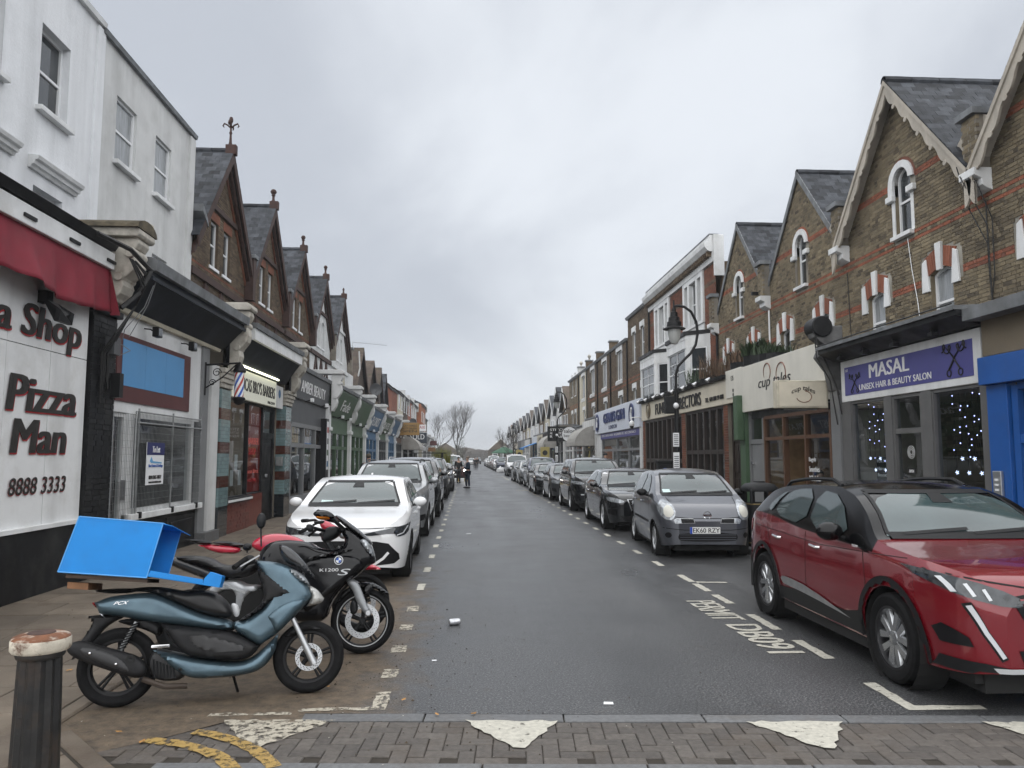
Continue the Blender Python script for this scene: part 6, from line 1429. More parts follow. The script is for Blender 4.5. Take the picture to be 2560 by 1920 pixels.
def wheel_parts(par,pos,r,wd,style,side,rimm,rimb=None):
 """tyre and rim; side: +1 outer face towards +x"""
 o=bpy.data.objects.new('wheel',None);C.objects.link(o);o.parent=par;o.location=pos;o.empty_display_size=.1
 key=('tyre',round(r,3),round(wd,3))
 if key not in BRM:
  h=wd/2;ri=r*.68
  pf=[(ri,-h*.85),(ri+.02,-h),(r*.9,-h*1.04),(r*.97,-h*.9),(r,-h*.6)]+[(r-(.006 if k%2 else 0),-h*.6+h*1.2*k/8)for k in range(9)]+[(r,h*.6),(r*.97,h*.9),(r*.9,h*1.04),(ri+.02,h),(ri,h*.85)]
  BRM[key]=B().lathe(pf,ax='x',n=36).mesh('tyre',M['rubber'],35)
 t=bpy.data.objects.new('tyre',BRM[key]);C.objects.link(t);t.parent=o
 k2=('rim',round(r,3),round(wd,3),style,side,rimm.name)
 if k2 not in BRM:
  b=B();s=side;h=wd/2;ri=r*.69
  b.lathe([(ri,s*h*.9),(ri+.004,s*h*.94),(ri-.018,s*h*.92),(ri-.03,s*h*.6),(ri-.04,-s*h*.8)],ax='x',n=36);BRM[k2+(2,)]=b.mesh('rim',rimb or rimm,30);b=B()
  n={'spoke5':5,'multi':10,'cover':7,'twin':5,'blade':5}[style]
  for i in range(n):
   a=2*pi*i/n+.3
   subs=((-.2,.034),(.2,.034))if style in('twin','blade')else((0,.085 if style=='spoke5' else .045),)
   for da,w_ in subs:
    c1,s1=cos(a+da*.5),sin(a+da*.5);c2,s2=cos(a+da*(1.7 if style=='blade' else 1.0)),sin(a+da*(1.7 if style=='blade' else 1.0))
    for(ra,rb,wa,wb_)in((.05,ri-.01,w_*.55,w_*(.5 if style!='blade' else .85)),):
     p0=Vector((0,c1*ra,s1*ra));p1=Vector((0,c2*rb,s2*rb));d=(p1-p0).normalized();q=Vector((0,-d.z,d.y))
     xo=s*h*.78;xi=s*h*.55
     b.add([tuple(p0+q*wa+Vector((xo*.97,0,0))),tuple(p0-q*wa+Vector((xo*.97,0,0))),tuple(p1-q*wb_+Vector((xo,0,0))),tuple(p1+q*wb_+Vector((xo,0,0))),tuple(p0+q*wa*1.3+Vector((xi,0,0))),tuple(p0-q*wa*1.3+Vector((xi,0,0))),tuple(p1-q*wb_*1.4+Vector((xi,0,0))),tuple(p1+q*wb_*1.4+Vector((xi,0,0)))],[(0,1,2,3),(0,3,7,4),(1,5,6,2)])
  b.lathe([(0,s*h*.86),(.04,s*h*.86),(.055,s*h*.8),(.06,s*h*.5)],ax='x',n=14)
  BRM[k2]=b.mesh('spokes',rimm,30)
  b=B();b.lathe([(0,s*h*.3),(ri*.62,s*h*.3),(ri*.64,s*h*.2),(ri*.9,-s*h*.2),(ri,-s*h*.3)],ax='x',n=24);BRM[k2+(1,)]=b.mesh('brake_disc',mat('brake_disc',(.05,.05,.052),.5,metal=.5),30)
 for nm,kk in(('rim',k2+(2,)),('spokes',k2)):q=bpy.data.objects.new(nm,BRM[kk]);C.objects.link(q);q.parent=o
 q=bpy.data.objects.new('brake_disc',BRM[k2+(1,)]);C.objects.link(q);q.parent=o
 return o
class Car:
 def __init__(s,label,kind,L_,W_,H_,wb,fo,r,paint,loc,rz=0,step=.05,rimm=None,style='spoke5',sil=.2,tum=.36,name='parked_car',cat='car',grp='cars parked along the kerb',top=None,belt=None,cabin=None,rimb=None):
  s.L,s.W,s.H,s.wb,s.fo,s.r=L_,W_/2,H_,wb,fo,r
  t=TM[kind];s.top=pchip([(u*L_-fo,z*H_)for u,z in(top or t['top'])]);s.belt=pchip([(u*L_-fo,z*H_)for u,z in(belt or t['belt'])]);s.hw=pchip([(u*L_-fo,w_*s.W)for u,w_ in HW])
  s.bot=pchip([(-fo,sil+.05),(-fo+.15,sil+.02),(-fo+.5,sil),(L_-fo-.5,sil+.02),(L_-fo-.1,sil+.12),(L_-fo,sil+.2)])
  s.tum=tum;s.root=thing(name,label,cat,loc,rz,grp);R=r+.05;s.R=R
  ys=set(round(-fo+L_*i/int(L_/step),4)for i in range(int(L_/step)+1))|{-fo+.006*L_,-fo+.012*L_,-fo+.02*L_,L_-fo-.01*L_}
  for a in(0,wb):ys|={a+q*R*k for q in(-1,1)for k in(1.001,.995,.97,.9,.8,.65)}
  ys=sorted(ys);rows=[]
  for y in ys:sec=s.section(y);rows.append(sec+[(-x,y_,z)for x,y_,z in sec[::-1][1:]])
  b=B();b.grid(rows);n=len(rows[0])
  b.f.append(tuple(range(n)));o=(len(rows)-1)*n;b.f.append(tuple(range(o+n-1,o-1,-1)))
  if cabin:
   cm,y0,y1=cabin;n=len(rows[0]);cb=B();cb.v=list(b.v);lo=[]
   for f in b.f:
    yy=sum(b.v[i][1]for i in f)/len(f);js=[i%n for i in f]
    (cb.f if len(f)==4 and min(js)>=10 and max(js)<=n-11 and y0<yy<y1 else lo).append(f)
   b2=B();b2.v=b.v;b2.f=lo;s.body=b2.obj('body',paint,s.root,38);cb.obj('roof',cm,s.root,38)
  else:s.body=b.obj('body',paint,s.root,38)
  s.bvh=BVHTree.FromPolygons([Vector(v)for v in b.v],[f for f in b.f])
  ub=B();ub.box(-s.W+.26,s.W-.26,-fo+.12,L_-fo-.12,.14,.55);ub.box(-s.W+.06,s.W-.06,R+.02,wb-R-.02,.16,.5);ub.box(-s.W+.1,s.W-.1,wb+R+.02,L_-fo-.15,.22,.6);ub.box(-s.W+.2,s.W-.2,-fo+.14,-R-.02,.2,.5)
  ub.obj('underbody',M['dark'],s.root)
  for a in(0,wb):
   for q in(-1,1):
    B().lathe([(R-.003,q*(s.W-.02)),(R-.003,q*(s.W-.27)),(.1,q*(s.W-.28))],(0,a,r),'x',24).obj('wheel_arch_liner',M['dark'],s.root)
    wheel_parts(s.root,(q*(s.W-.115),a,r),r,.205 if r>.3 else .175,style,q,rimm or RIM,rimb)
 def section(s,y):
  W=s.hw(y);zs=s.belt(y);zt=max(s.top(y),zs+.012);zb=s.bot(y)
  for a in(0,s.wb):
   d=abs(y-a)
   if d<s.R:zb=max(zb,s.r+sqrt(s.R**2-d*d))
  zb=min(zb,zs-.03);P=[]
  zm=.40*s.H
  def xs(z):return W*(1-.055*((zm-z)/.38)**2)if z<zm else W*(1-.028*((z-zm)/.35)**2)
  for k in range(11):z=zb+(zs-zb)*k/10;P.append((xs(z),y,z))
  xb=xs(zs);h=zt-zs;zr=zs+.9*h
  ins=min(.02+h*s.tum,xb*.5);xr=xb-ins
  for k in range(1,7):t=k/6;P.append((xb-ins*(t**1.15),y,zs+(zr-zs)*t))
  for k in range(1,9):t=k/8;x=xr*(1-t);P.append((x,y,zr+(zt-zr)*(1-(1-t)**2.2)))
  return P
 def patch(s,name,poly,m,ax='f',off=.004,parent=None,both=False,cell=.05,th=.0):
  """a panel laid on the body: outline in (x,z) for the front, (y,z) for the side, (x,y) for the top"""
  out=None
  for q in((1,-1)if both else(1,)):
   b=B();ix={};vs=[];fs=[]
   for c in cells(poly,cell):
    ids=[]
    for p in c:
     k=(round(p[0],4),round(p[1],4))
     if k not in ix:
      if ax=='f':o,d=Vector((p[0]*q,-4,p[1])),Vector((0,1,0))
      elif ax=='s':o,d=Vector((4*q,p[0],p[1])),Vector((-q,0,0))
      else:o,d=Vector((p[0]*q,p[1],4)),Vector((0,0,-1))
      h=s.bvh.ray_cast(o,d)
      if h[0]is None:ix[k]=None
      else:
       nn=h[1]if h[1].dot(d)<0 else-h[1]
       ix[k]=len(vs);vs.append(tuple(h[0]+nn*off))
     ids.append(ix[k])
    if None in ids:ids=[i for i in ids if i is not None]
    ids=list(dict.fromkeys(ids))
    if len(ids)>2:fs.append(tuple(ids))
   if not fs:continue
   b.add(vs,fs);out=b.obj(name,m,parent or s.root,30)
  return out
 def strip(s,name,pts,w_,m,ax='f',off=.004,both=False,parent=None):
  P=[Vector(p)for p in pts];l=[];r=[]
  for i,p in enumerate(P):
   d=(P[min(i+1,len(P)-1)]-P[max(i-1,0)]).normalized();n=Vector((-d.y,d.x))*w_/2;l.append(tuple(p+n));r.append(tuple(p-n))
  return s.patch(name,l+r[::-1],m,ax,off,parent,both,.06)
 def mirrors(s,y,z,m,sz=1.0,gm=None):
  z-=.03
  for q in(-1,1):
   h=s.bvh.ray_cast(Vector((4*q,y,z)),Vector((-q,0,0)))[0];x=(h.x if h else q*s.W*.9)
   b=B();b.ball((x+q*.13*sz,y,z+.035),.1*sz,12,8,(1.05,.72,.72));o=b.obj('mirror',m,s.root,True)
   B().tube([(x-q*.02,y+.02,z-.03),(x+q*.08,y+.01,z-.01)],.022,6).obj('mirror_arm',M['plastic'],o)
 def screen(s,zt,zb,xt,xb,wip=True,stickers=()):
  o=s.patch('windscreen',smooth_poly([(-xb,zb,0),(xb,zb,0),(xb*.99,zb+.02,0),(xt,zt,0),(-xt,zt,0),(-xb*.99,zb+.02,0)],2),SCREEN,'f',.004,cell=.06)
  s.strip('screen_edge',[(-xb*.97,zb+.012),(xb*.97,zb+.012)],.05,M['plastic'],'f',.008)
  s.strip('screen_edge',[(-xt*.97,zt-.012),(xt*.97,zt-.012)],.03,M['plastic'],'f',.008)
  for q in(1,-1):s.strip('screen_edge',[(q*xb*.975,zb+.02),(q*xt*.985,zt-.02)],.03,M['plastic'],'f',.007)
  s.patch('mirror_mount',[(-.09,zt-.10),(.09,zt-.10),(.06,zt-.02),(-.06,zt-.02)],M['plastic'],'f',.009)
  if wip:
   for x0,x1 in((-.55,.02),(.05,.6)):s.strip('wiper',[(x0*xb/.7,zb+.02),(x1*xb/.7,zb+.055)],.022,M['plastic'],'f',.016)
  for p in stickers:s.patch('windscreen_paper',p,mat('paper_sticker',(.55,.70,.68),.5)if 'paper_sticker' not in bpy.data.materials else bpy.data.materials['paper_sticker'],'f',.007)
  return o
 def windows(s,polys,m=None):
  for p in polys:s.patch('side_window',smooth_poly(p,1),m or DARKGLASS,'s',.009,both=True,cell=.05)
 def plate(s,x0,x1,z0,z1,txt=None):
  y=min((s.bvh.ray_cast(Vector((x,-4,(z0+z1)/2)),Vector((0,1,0)))[0]or Vector((0,-s.fo,0))).y for x in(x0,(x0+x1)/2,x1))-.012
  o=B().box(x0,x1,y-.006,y+.006,z0,z1).obj('number_plate',PLATE,s.root)
  if txt:
   B().box(x0,x0+.04,y-.008,y-.006,z0,z1).obj('plate_band',mat('plate_blue',(.02,.07,.4),.4),o)
   text('plate_lettering',txt,lambda x,yy,d:(x0+.05+x,y-.007-d*.3,z0+(z1-z0)*.15+yy),PLTXT,o,(x1-x0)-.06,(z1-z0)*.7,.012)
  return o
 def seams(s,ylist,z0,z1):
  for y in ylist:s.strip('door_gap',[(y[0],z0),(y[1],(z0+z1)/2),(y[2],z1)],.010,SEAM,'s',.002,True)
 def handles(s,ys,z,m):
  for y in ys:
   for q in(-1,1):
    h=s.bvh.ray_cast(Vector((4*q,y,z)),Vector((-q,0,0)))[0]
    if h:B().tube([(h.x-q*.004,y-.09,z),(h.x+q*.022,y-.07,z),(h.x+q*.022,y+.07,z+.01),(h.x-q*.004,y+.09,z+.01)],.013,6).obj('door_handle',m,s.root,True)
 def rails(s,y0,y1,x,m):
  for q in(-1,1):
   P=[]
   for k in range(9):y=y0+(y1-y0)*k/8;z=(s.bvh.ray_cast(Vector((q*x,y,4)),Vector((0,0,-1)))[0]).z;P.append((q*x,y,z+(.05 if 0<k<8 else-.005)))
   B().tube(P,.02,6).obj('roof_rail',m,s.root,True)
 def bvh_y(s,x,z):h=s.bvh.ray_cast(Vector((x,-4,z)),Vector((0,1,0)))[0];return h.y if h else-s.fo
def paint(name,col,metal=.3,rough=.28,coat=1.):return mat(name,col,rough,metal,coat=coat,ior=1.5,var=.06,vs=2)
RED=paint('red_metallic',(.185,.006,.013),.25,.2)
c=Car('glossy red compact SUV with black roof in the right foreground','suv',4.30,1.77,1.52,2.605,.87,.345,RED,(4.17,5.98,0),radians(-.5),.035,mat('diamond_cut',(.5,.51,.52),.22,metal=.9),'blade',.25,.34,cabin=(M['glossblack'],.24,3.2),rimb=RIMD,top=[(0,.50),(.01,.585),(.05,.635),(.18,.675),(.255,.705),(.335,.86),(.41,.96),(.49,1),(.62,.995),(.74,.965),(.81,.925),(.88,.82),(.945,.70),(.98,.62),(1,.5)],belt=[(0,.44),(.04,.55),(.15,.61),(.3,.645),(.6,.685),(.8,.735),(.9,.74),(.96,.66),(1,.5)])
PB=M['plastic'];GB=M['glossblack']
c.windows([[(.64,1.02),(1.03,1.385),(1.50,1.43),(1.50,1.06)],[(1.60,1.065),(1.60,1.43),(2.05,1.41),(2.26,1.32),(2.38,1.13)],[(2.46,1.145),(2.36,1.29),(2.2,1.385),(2.36,1.345),(2.6,1.2)]])
c.screen(1.445,1.085,.585,.70)
c.rails(1.25,2.6,.60,PB);c.mirrors(.74,1.09,GB,1.15)
for q in(1,):
 c.patch('headlight',smooth_poly([(.85,.94,1),(.845,.87),(.76,.79),(.48,.725),(.36,.76,1),(.58,.865)],1),LAMPD,'f',.006,both=True,cell=.03)
 for k in range(3):c.strip('claw_light',[(.80-k*.08,.90-k*.027),(.772-k*.08,.815-k*.02)],.02,LAMPW,'f',.011,True)
 c.strip('fang_light',[(.725,.735),(.65,.56),(.555,.40)],.026,mat('daylight_lamp',(.75,.77,.8),.15,metal=.3),'f',.009,True)
 c.strip('fang_surround',[(.735,.75),(.655,.56),(.55,.385)],.045,GRILLE,'f',.005,True)
 c.patch('bumper_vent',[(.835,.55),(.815,.59),(.73,.52),(.71,.46),(.815,.46)],GRILLE,'f',.012,both=True,cell=.02)
c.patch('grille',smooth_poly([(-.50,.80,1),(-.36,.56),(-.2,.50),(.2,.50),(.36,.56),(.50,.80,1),(.3,.83),(-.3,.83)],1),GRILLE,'f',.005,cell=.04)
for k in range(9):
 z=.535+k*.031;w_=.30+(z-.5)*.56
 for i in range(12):x=-w_+.02+(2*w_-.04)*(i+.5)/12;c.strip('grille_dash',[(x-.028,z),(x+.022,z)],.011,RED,'f',.010)
c.patch('lower_grille',[(-.42,.34),(.42,.34),(.46,.45),(-.46,.45)],GRILLE,'f',.006)
for k in range(4):c.strip('grille_bar',[(-.42,.355+k*.025),(.42,.355+k*.025)],.008,PB,'f',.012)
c.patch('lower_bumper',[(-.86,.28),(.86,.28),(.86,.37),(.66,.36),(.5,.33),(-.5,.33),(-.66,.36),(-.86,.37)],PB,'f',.010,cell=.025)
c.patch('skid_plate',[(-.58,.285),(.58,.285),(.62,.335),(-.62,.335)],mat('satin_silver',(.6,.61,.62),.3,metal=.5),'f',.018,cell=.025)
for a in(0,2.605):
 R0,R1=c.R-.002,c.R+.075;P=[(a+R0*cos(t),.345+R0*sin(t))for t in frange(-.25,pi+.25,22)]+[(a+R1*cos(t),.345+R1*sin(t))for t in frange(pi+.25,-.25,22)]
 c.patch('arch_trim',P,PB,'s',.016,both=True,cell=.04)
c.patch('sill_cladding',[(.40,.238),(2.2,.238),(2.2,.40),(1.8,.42),(.7,.42),(.40,.48)],PB,'s',.008,both=True,cell=.04)
c.patch('sill_trim',smooth_poly([(.62,.37,1),(1.4,.42),(2.05,.44,1),(2.12,.50),(1.95,.525),(1.4,.50)],1),M['alu'],'s',.014,both=True)
c.patch('rear_cladding',[(3.05,.33),(3.35,.38),(3.35,.52),(3.03,.5)],PB,'s',.006,both=True)
c.seams([(.36,.34,.42),(1.50,1.50,1.54),(2.35,2.35,2.55)],.44,1.02);c.handles((1.30,2.22),.90,M['chrome'])
c.strip('bonnet_gap',[(.82,.935),(.60,.895),(.36,.86),(-.36,.86),(-.60,.895),(-.82,.935)],.010,SEAM,'f',.003)
c.strip('crease',[(-.2,.98),(1.2,.93),(3.0,.98)],.006,SEAM,'s',.0015,True)
c.patch('side_badge',[(.28,.955),(.44,.975),(.62,1.03),(.4,1.01)],GB,'s',.006,both=True);text('badge_lettering','2008',lambda x,y,o:(-c.W*.985-.006-o,.55-x,.985+y),M['chrome'],c.root,.1,.02)
B().ball((.05,.9,1.18),.05,8,6,(.6,.3,1.2)).obj('hanging_ornament',M['redl'],c.root,True)
for q in(1,-1):c.patch('tail_light',[(3.12,.90),(3.36,.86),(3.36,1.0),(3.12,1.03)],mat('tail_red',(.4,.02,.02),.15),'s',.007)if q>0 else c.patch('tail_light',[(3.12,.90),(3.36,.86),(3.36,1.0),(3.12,1.03)],bpy.data.materials['tail_red'],'s',.007,both=True)
c.plate(-.26,.26,.50,.61)
GREY=paint('slate_grey_metallic',(.085,.09,.105),.45)
c=Car('slate grey small hatchback with round headlights behind the red SUV','micra',3.72,1.66,1.53,2.43,.70,.292,GREY,(4.17,13.9,0),radians(-3.5),.04,mat('wheel_cover',(.38,.39,.40),.35,metal=.6),'cover',.2,.36)
c.windows([[(.52,1.03),(.92,1.36),(1.32,1.43),(1.32,1.03)],[(1.40,1.03),(1.40,1.43),(1.95,1.41),(2.3,1.2),(2.2,1.05)]])
c.screen(1.435,1.06,.55,.665,stickers=[[(-.60,1.09),(-.46,1.09),(-.47,1.15),(-.60,1.15)]]);c.mirrors(.62,1.08,PB,.95)
for q in(1,):
 hl=[(.66+.125*cos(t),.825+.165*sin(t)+.02*cos(t))for t in frange(0,2*pi,22)][:-1];c.patch('headlight',hl,LAMP,'f',.012,both=True,cell=.03)
 hl=[(.645+.075*cos(t),.80+.095*sin(t))for t in frange(0,2*pi,18)][:-1];c.patch('headlight_reflector',hl,mat('headlamp_milk',(.55,.54,.48),.15),'f',.018,both=True,cell=.03)
 c.patch('grille_frame',[(.215,.61),(.555,.606),(.575,.665),(.525,.692),(.245,.688)],M['alu'],'f',.008,both=True);c.patch('grille',[(.225,.617),(.45,.613),(.46,.685),(.245,.68)],GRILLE,'f',.012,both=True);c.patch('indicator',[(.455,.615),(.55,.613),(.565,.66),(.52,.685),(.465,.685)],LAMP,'f',.012,both=True)
 fl_=[(.66+.048*cos(t),.405+.048*sin(t))for t in frange(0,2*pi,14)][:-1];c.patch('fog_recess',fl_,GRILLE,'f',.006,both=True)
c.patch('lower_grille',smooth_poly([(-.45,.30),(.45,.30),(.52,.36),(.48,.45),(-.48,.45),(-.52,.36)],1),GRILLE,'f',.006)
for k in range(3):c.strip('grille_bar',[(-.48,.335+k*.04),(.48,.335+k*.04)],.012,GREY,'f',.014)
c.strip('bumper_line',[(-.79,.53),(-.4,.495),(.4,.495),(.79,.53)],.012,SEAM,'f',.003);c.strip('bonnet_gap',[(-.55,.715),(-.3,.69),(.3,.69),(.55,.715)],.010,SEAM,'f',.003)
for q in(-1,1):c.strip('bonnet_gap',[(q*.55,.715),(q*.56,.9),(q*.60,1.03)],.010,SEAM,'f',.003)
B().lathe([(.055,-.004),(.068,-.006),(.068,.006),(.055,.004),(.055,-.004)],(0,c.bvh_y(0,.74)-.012,.745),'y',20).obj('badge',M['chrome'],c.root,True);B().box(-.075,.075,c.bvh_y(0,.74)-.02,c.bvh_y(0,.74)-.008,.734,.756).obj('badge_bar',M['chrome'],c.root)
c.plate(-.31,.21,.435,.546,'EK60 RZY');c.seams([(.34,.32,.5),(1.34,1.34,1.36),(2.0,2.02,2.2)],.3,1.02);c.handles((1.14,1.9),.90,GREY)
c.strip('door_rub_strip',[(.42,.56),(2.0,.58)],.04,PB,'s',.008,True);B().tube([(.1,1.25,1.51),(.06,1.45,1.78)],.004,4).obj('aerial',PB,c.root)
def dress(c,wins,zt,zb,xt,xb,lights,grille=None,lower=True,chromeg=None,plate=None,hl=LAMP,mm=None,rail=False,mz=None,chromew=False):
 k=c.H;W=c.W
 if chromew:c.patch('window_trim',smooth_poly([(p[0],p[1])for p in chromew],1),M['chrome'],'s',.002,both=True,cell=.08)
 c.windows(wins);c.screen(zt,zb,xt,xb)
 for p in lights:c.patch('headlight',smooth_poly(p,1),hl,'f',.007,both=True,cell=.04)
 if grille:
  if chromeg:c.patch('grille_frame',[(x*1.06,z+(z-grille[0][1])*.03)for x,z in grille],chromeg,'f',.006)
  c.patch('grille',grille,GRILLE,'f',.010)
  zs=sorted(p[1]for p in grille);w_=max(abs(p[0])for p in grille)
  for i in range(5):z=zs[0]+(zs[-1]-zs[0])*(i+.7)/5.6;c.strip('grille_bar',[(-w_*.85,z),(w_*.85,z)],.012,M['alu']if chromeg else PB,'f',.014)
 if lower:c.patch('lower_grille',[(-W*.6,.26),(W*.6,.26),(W*.68,.36),(-W*.68,.36)],GRILLE,'f',.006);c.patch('bumper_vent',[(W*.74,.36),(W*.93,.40),(W*.93,.52),(W*.78,.50)],GRILLE,'f',.006,both=True)
 if plate:c.plate(-.26,.26,plate,plate+.11)
 c.mirrors(c.wb*.27,mz or zb+.02,mm or c.body.data.materials[0]);c.seams([(.40,.38,.5),(c.wb*.52,c.wb*.52,c.wb*.53),(c.wb*.88,c.wb*.9,c.wb*.95)],.3,c.belt(1.2));c.handles((c.wb*.45,c.wb*.83),c.belt(1.2)-.12,M['chrome']if chromew else c.body.data.materials[0])
 if rail:c.rails(c.wb*.42,c.wb*1.15,W*.68,rail)
 c.strip('bonnet_gap',[(-W*.85,c.belt(-c.fo+.2)+.0),(-W*.4,c.top(-c.fo+.03)-.02),(W*.4,c.top(-c.fo+.03)-.02),(W*.85,c.belt(-c.fo+.2))],.009,SEAM,'f',.003)
WHT=paint('pearl_white',(.80,.805,.81),0,.25)
c=Car('pearl white hatchback facing the camera behind the motorcycles','hatch',4.37,1.79,1.45,2.64,.93,.32,WHT,(-1.72,11.75,0),radians(.8),.04,RIMD,'twin',.19,.37)
dress(c,[[(.60,.985),(1.05,1.27),(1.55,1.345),(1.55,.985)],[(1.63,.985),(1.63,1.345),(2.2,1.31),(2.75,1.13),(2.7,1.02)]],1.365,1.015,.54,.70,[[(.875,.80,1),(.86,.66),(.72,.64),(.70,.70),(.30,.66),(.26,.69,1),(.60,.755)]],None,False,hl=LAMPD,mz=1.04)
c.patch('lower_grille',smooth_poly([(-.62,.56,1),(-.40,.60),(.40,.60),(.62,.56,1),(.80,.36),(.66,.26),(-.66,.26),(-.80,.36)],1),GRILLE,'f',.006)
c.strip('grille_blade',[(.42,.27),(.55,.36),(.62,.44)],.035,WHT,'f',.012,True);c.strip('light_line',[(.85,.77),(.80,.69),(.72,.665)],.014,LAMPW,'f',.012,True)
for k in range(7):c.strip('grille_bar',[(-.55,.31+k*.036),(.55,.31+k*.036)],.007,PB,'f',.011)
fg=[(.71+.022*cos(t),.37+.022*sin(t))for t in frange(0,2*pi,10)][:-1];c.patch('parking_sensor',fg,PB,'f',.012,both=True)
c.patch('windscreen_paper',[(-.52,1.035),(-.33,1.04),(-.34,1.075),(-.51,1.085)],bpy.data.materials['paper_sticker'],'f',.008);c.patch('windscreen_paper',[(-.32,1.04),(-.10,1.045),(-.12,1.065),(-.31,1.06)],bpy.data.materials['paper_sticker'],'f',.008);c.patch('windscreen_sticker',[(.40,1.33),(.48,1.33),(.48,1.345),(.40,1.345)],M['whiteclean'],'f',.008)
b=B();b.ext([(0,2.35,1.40),(0,2.6,1.395),(0,2.58,1.46),(0,2.52,1.46)],(.035,0,0));b.obj('roof_fin',WHT,c.root,bevel=.01)
SILV=paint('silver_grey',(.30,.31,.32),.55);BLK=paint('black_metallic',(.009,.010,.012),.2,.2);DGR=paint('dark_grey_metallic',(.05,.053,.058),.45);NAVY=paint('dark_blue_metallic',(.015,.025,.06),.3);WHV=paint('van_white',(.62,.63,.64),0,.35)
suvw=lambda H:[[(.62,H*.665),(.98,H*.9),(1.5,H*.945),(1.5,H*.665)],[(1.58,H*.665),(1.58,H*.945),(2.3,H*.93),(2.45,H*.7)],[(2.53,H*.7),(2.4,H*.925),(2.95,H*.88),(3.05,H*.74)]]
sallw=lambda H,wb:[[(.62,H*.68),(1.15,H*.90),(1.62,H*.945),(1.62,H*.675)],[(1.70,H*.675),(1.70,H*.945),(2.2,H*.92),(wb-.15,H*.78),(wb-.25,H*.69)]]
def suvlights(W,H):return[[(W*.95,H*.57),(W*.93,H*.49),(W*.62,H*.48),(W*.6,H*.53)]]
def sallights(W,H):return[[(W*.96,H*.56),(W*.94,H*.47),(W*.60,H*.455),(W*.50,H*.50),(W*.7,H*.535)]]
c=Car('silver grey SUV with black roof rails behind the white hatchback','suv',4.6,1.86,1.68,2.7,.92,.35,SILV,(-1.78,17.6,0),0,.06,RIM,'spoke5',.22,.33)
dress(c,suvw(1.68),1.60,1.175,.60,.74,suvlights(c.W,1.68),[(-.4,.68),(.4,.68),(.45,.86),(-.45,.86)],rail=PB,mm=SILV)
c=Car('black luxury SUV with twin round headlights on the left','suv',4.9,1.98,1.74,2.95,.9,.38,BLK,(-1.78,23.1,0),0,.06,RIM,'multi',.24,.33)
rl=[[(c.W*.80+.10*cos(t),.96+.10*sin(t))for t in frange(0,2*pi,16)][:-1],[(c.W*.56+.07*cos(t),.95+.07*sin(t))for t in frange(0,2*pi,14)][:-1]]
dress(c,[[(p[0]*1.08,p[1])for p in w_]for w_ in suvw(1.74)],1.655,1.22,.62,.78,rl,[(-.42,.52),(.42,.52),(.46,.98),(-.46,.98)],chromeg=M['chrome'],rail=M['alu'])
c=Car('dark SUV with black roof bars past the black luxury SUV','suv',4.6,1.86,1.72,2.75,.9,.36,DGR,(-1.75,33.0,0),0,.1,RIM,'spoke5',.22,.33)
dress(c,suvw(1.72),1.635,1.205,.60,.74,suvlights(c.W,1.72),[(-.4,.68),(.4,.68),(.45,.86),(-.45,.86)],rail=PB)
for y in(1.3,2.4):
 B().box(-.78,.78,y-.03,y+.03,1.90,1.935).obj('roof_bar',PB,c.root)
 for q in(-1,1):B().box(q*.60-.03,q*.60+.03,y-.03,y+.03,1.70,1.90).obj('bar_foot',PB,c.root)
c=Car('grey hatchback with pale roof beside the man in navy','hatch',4.2,1.78,1.45,2.6,.88,.32,DGR,(-1.6,39.8,0),0,.1,RIM,'spoke5',.19,.36)
dress(c,[[(.60,.985),(1.05,1.27),(1.55,1.345),(1.55,.985)],[(1.63,.985),(1.63,1.345),(2.2,1.31),(2.65,1.13),(2.6,1.02)]],1.365,1.015,.54,.70,sallights(c.W,1.45),[(-.3,.6),(.3,.6),(.36,.7),(-.36,.7)]);c.patch('roof',[(-.6,1.1),(.6,1.1),(.55,2.6),(-.55,2.6)],WHT,'t',.004,cell=.2)
c=Car('black saloon with chrome window trim behind the grey hatchback','saloon',4.93,1.88,1.46,2.91,.92,.345,BLK,(4.24,19.0,0),radians(-1),.05,RIM,'multi',.18,.37)
cw=[(.45,1.0),(1.12,1.335),(1.62,1.40),(2.25,1.375),(2.85,1.16),(2.75,1.0)]
dress(c,sallw(1.46,2.91),1.375,1.02,.55,.72,[[(.90,.80),(.88,.69),(.62,.66),(.52,.70),(.70,.775)]],[(-.34,.42),(.34,.42),(.45,.74),(-.45,.74)],chromeg=M['alu'],plate=.44,hl=LAMP,chromew=cw,mm=BLK)
c=Car('black SUV with silver headlights third in the right row','suv',4.6,1.92,1.73,2.74,.89,.37,BLK,(4.30,25.4,0),0,.06,RIM,'spoke5',.25,.33)
dress(c,suvw(1.73),1.645,1.21,.62,.76,[[(.93,.99),(.92,.89),(.66,.86),(.58,.91),(.70,.96)]],[(-.42,.84),(.42,.84),(.44,.95),(-.44,.95)],plate=.5)
for x in(-.05,.05):c.strip('fog_lamp',[(x*13-.05,.55),(x*13+.05,.55)],.03,LAMPW,'f',.012)
c=Car('dark grey hatchback mostly hidden behind the black SUV','hatch',4.2,1.8,1.5,2.55,.85,.32,DGR,(4.2,31.4,0),0,.1,RIM,'spoke5',.19,.36)
dress(c,[[(.60,1.01),(1.05,1.31),(1.55,1.395),(1.55,1.01)],[(1.63,1.01),(1.63,1.395),(2.2,1.36),(2.65,1.17),(2.6,1.05)]],1.415,1.05,.54,.70,sallights(c.W,1.5),[(-.3,.6),(.3,.6),(.36,.7),(-.36,.7)])
c=Car('long black saloon with big grille fourth in the right row','saloon',5.13,1.95,1.47,2.99,.95,.36,BLK,(4.1,36.6,0),0,.07,RIM,'multi',.18,.37)
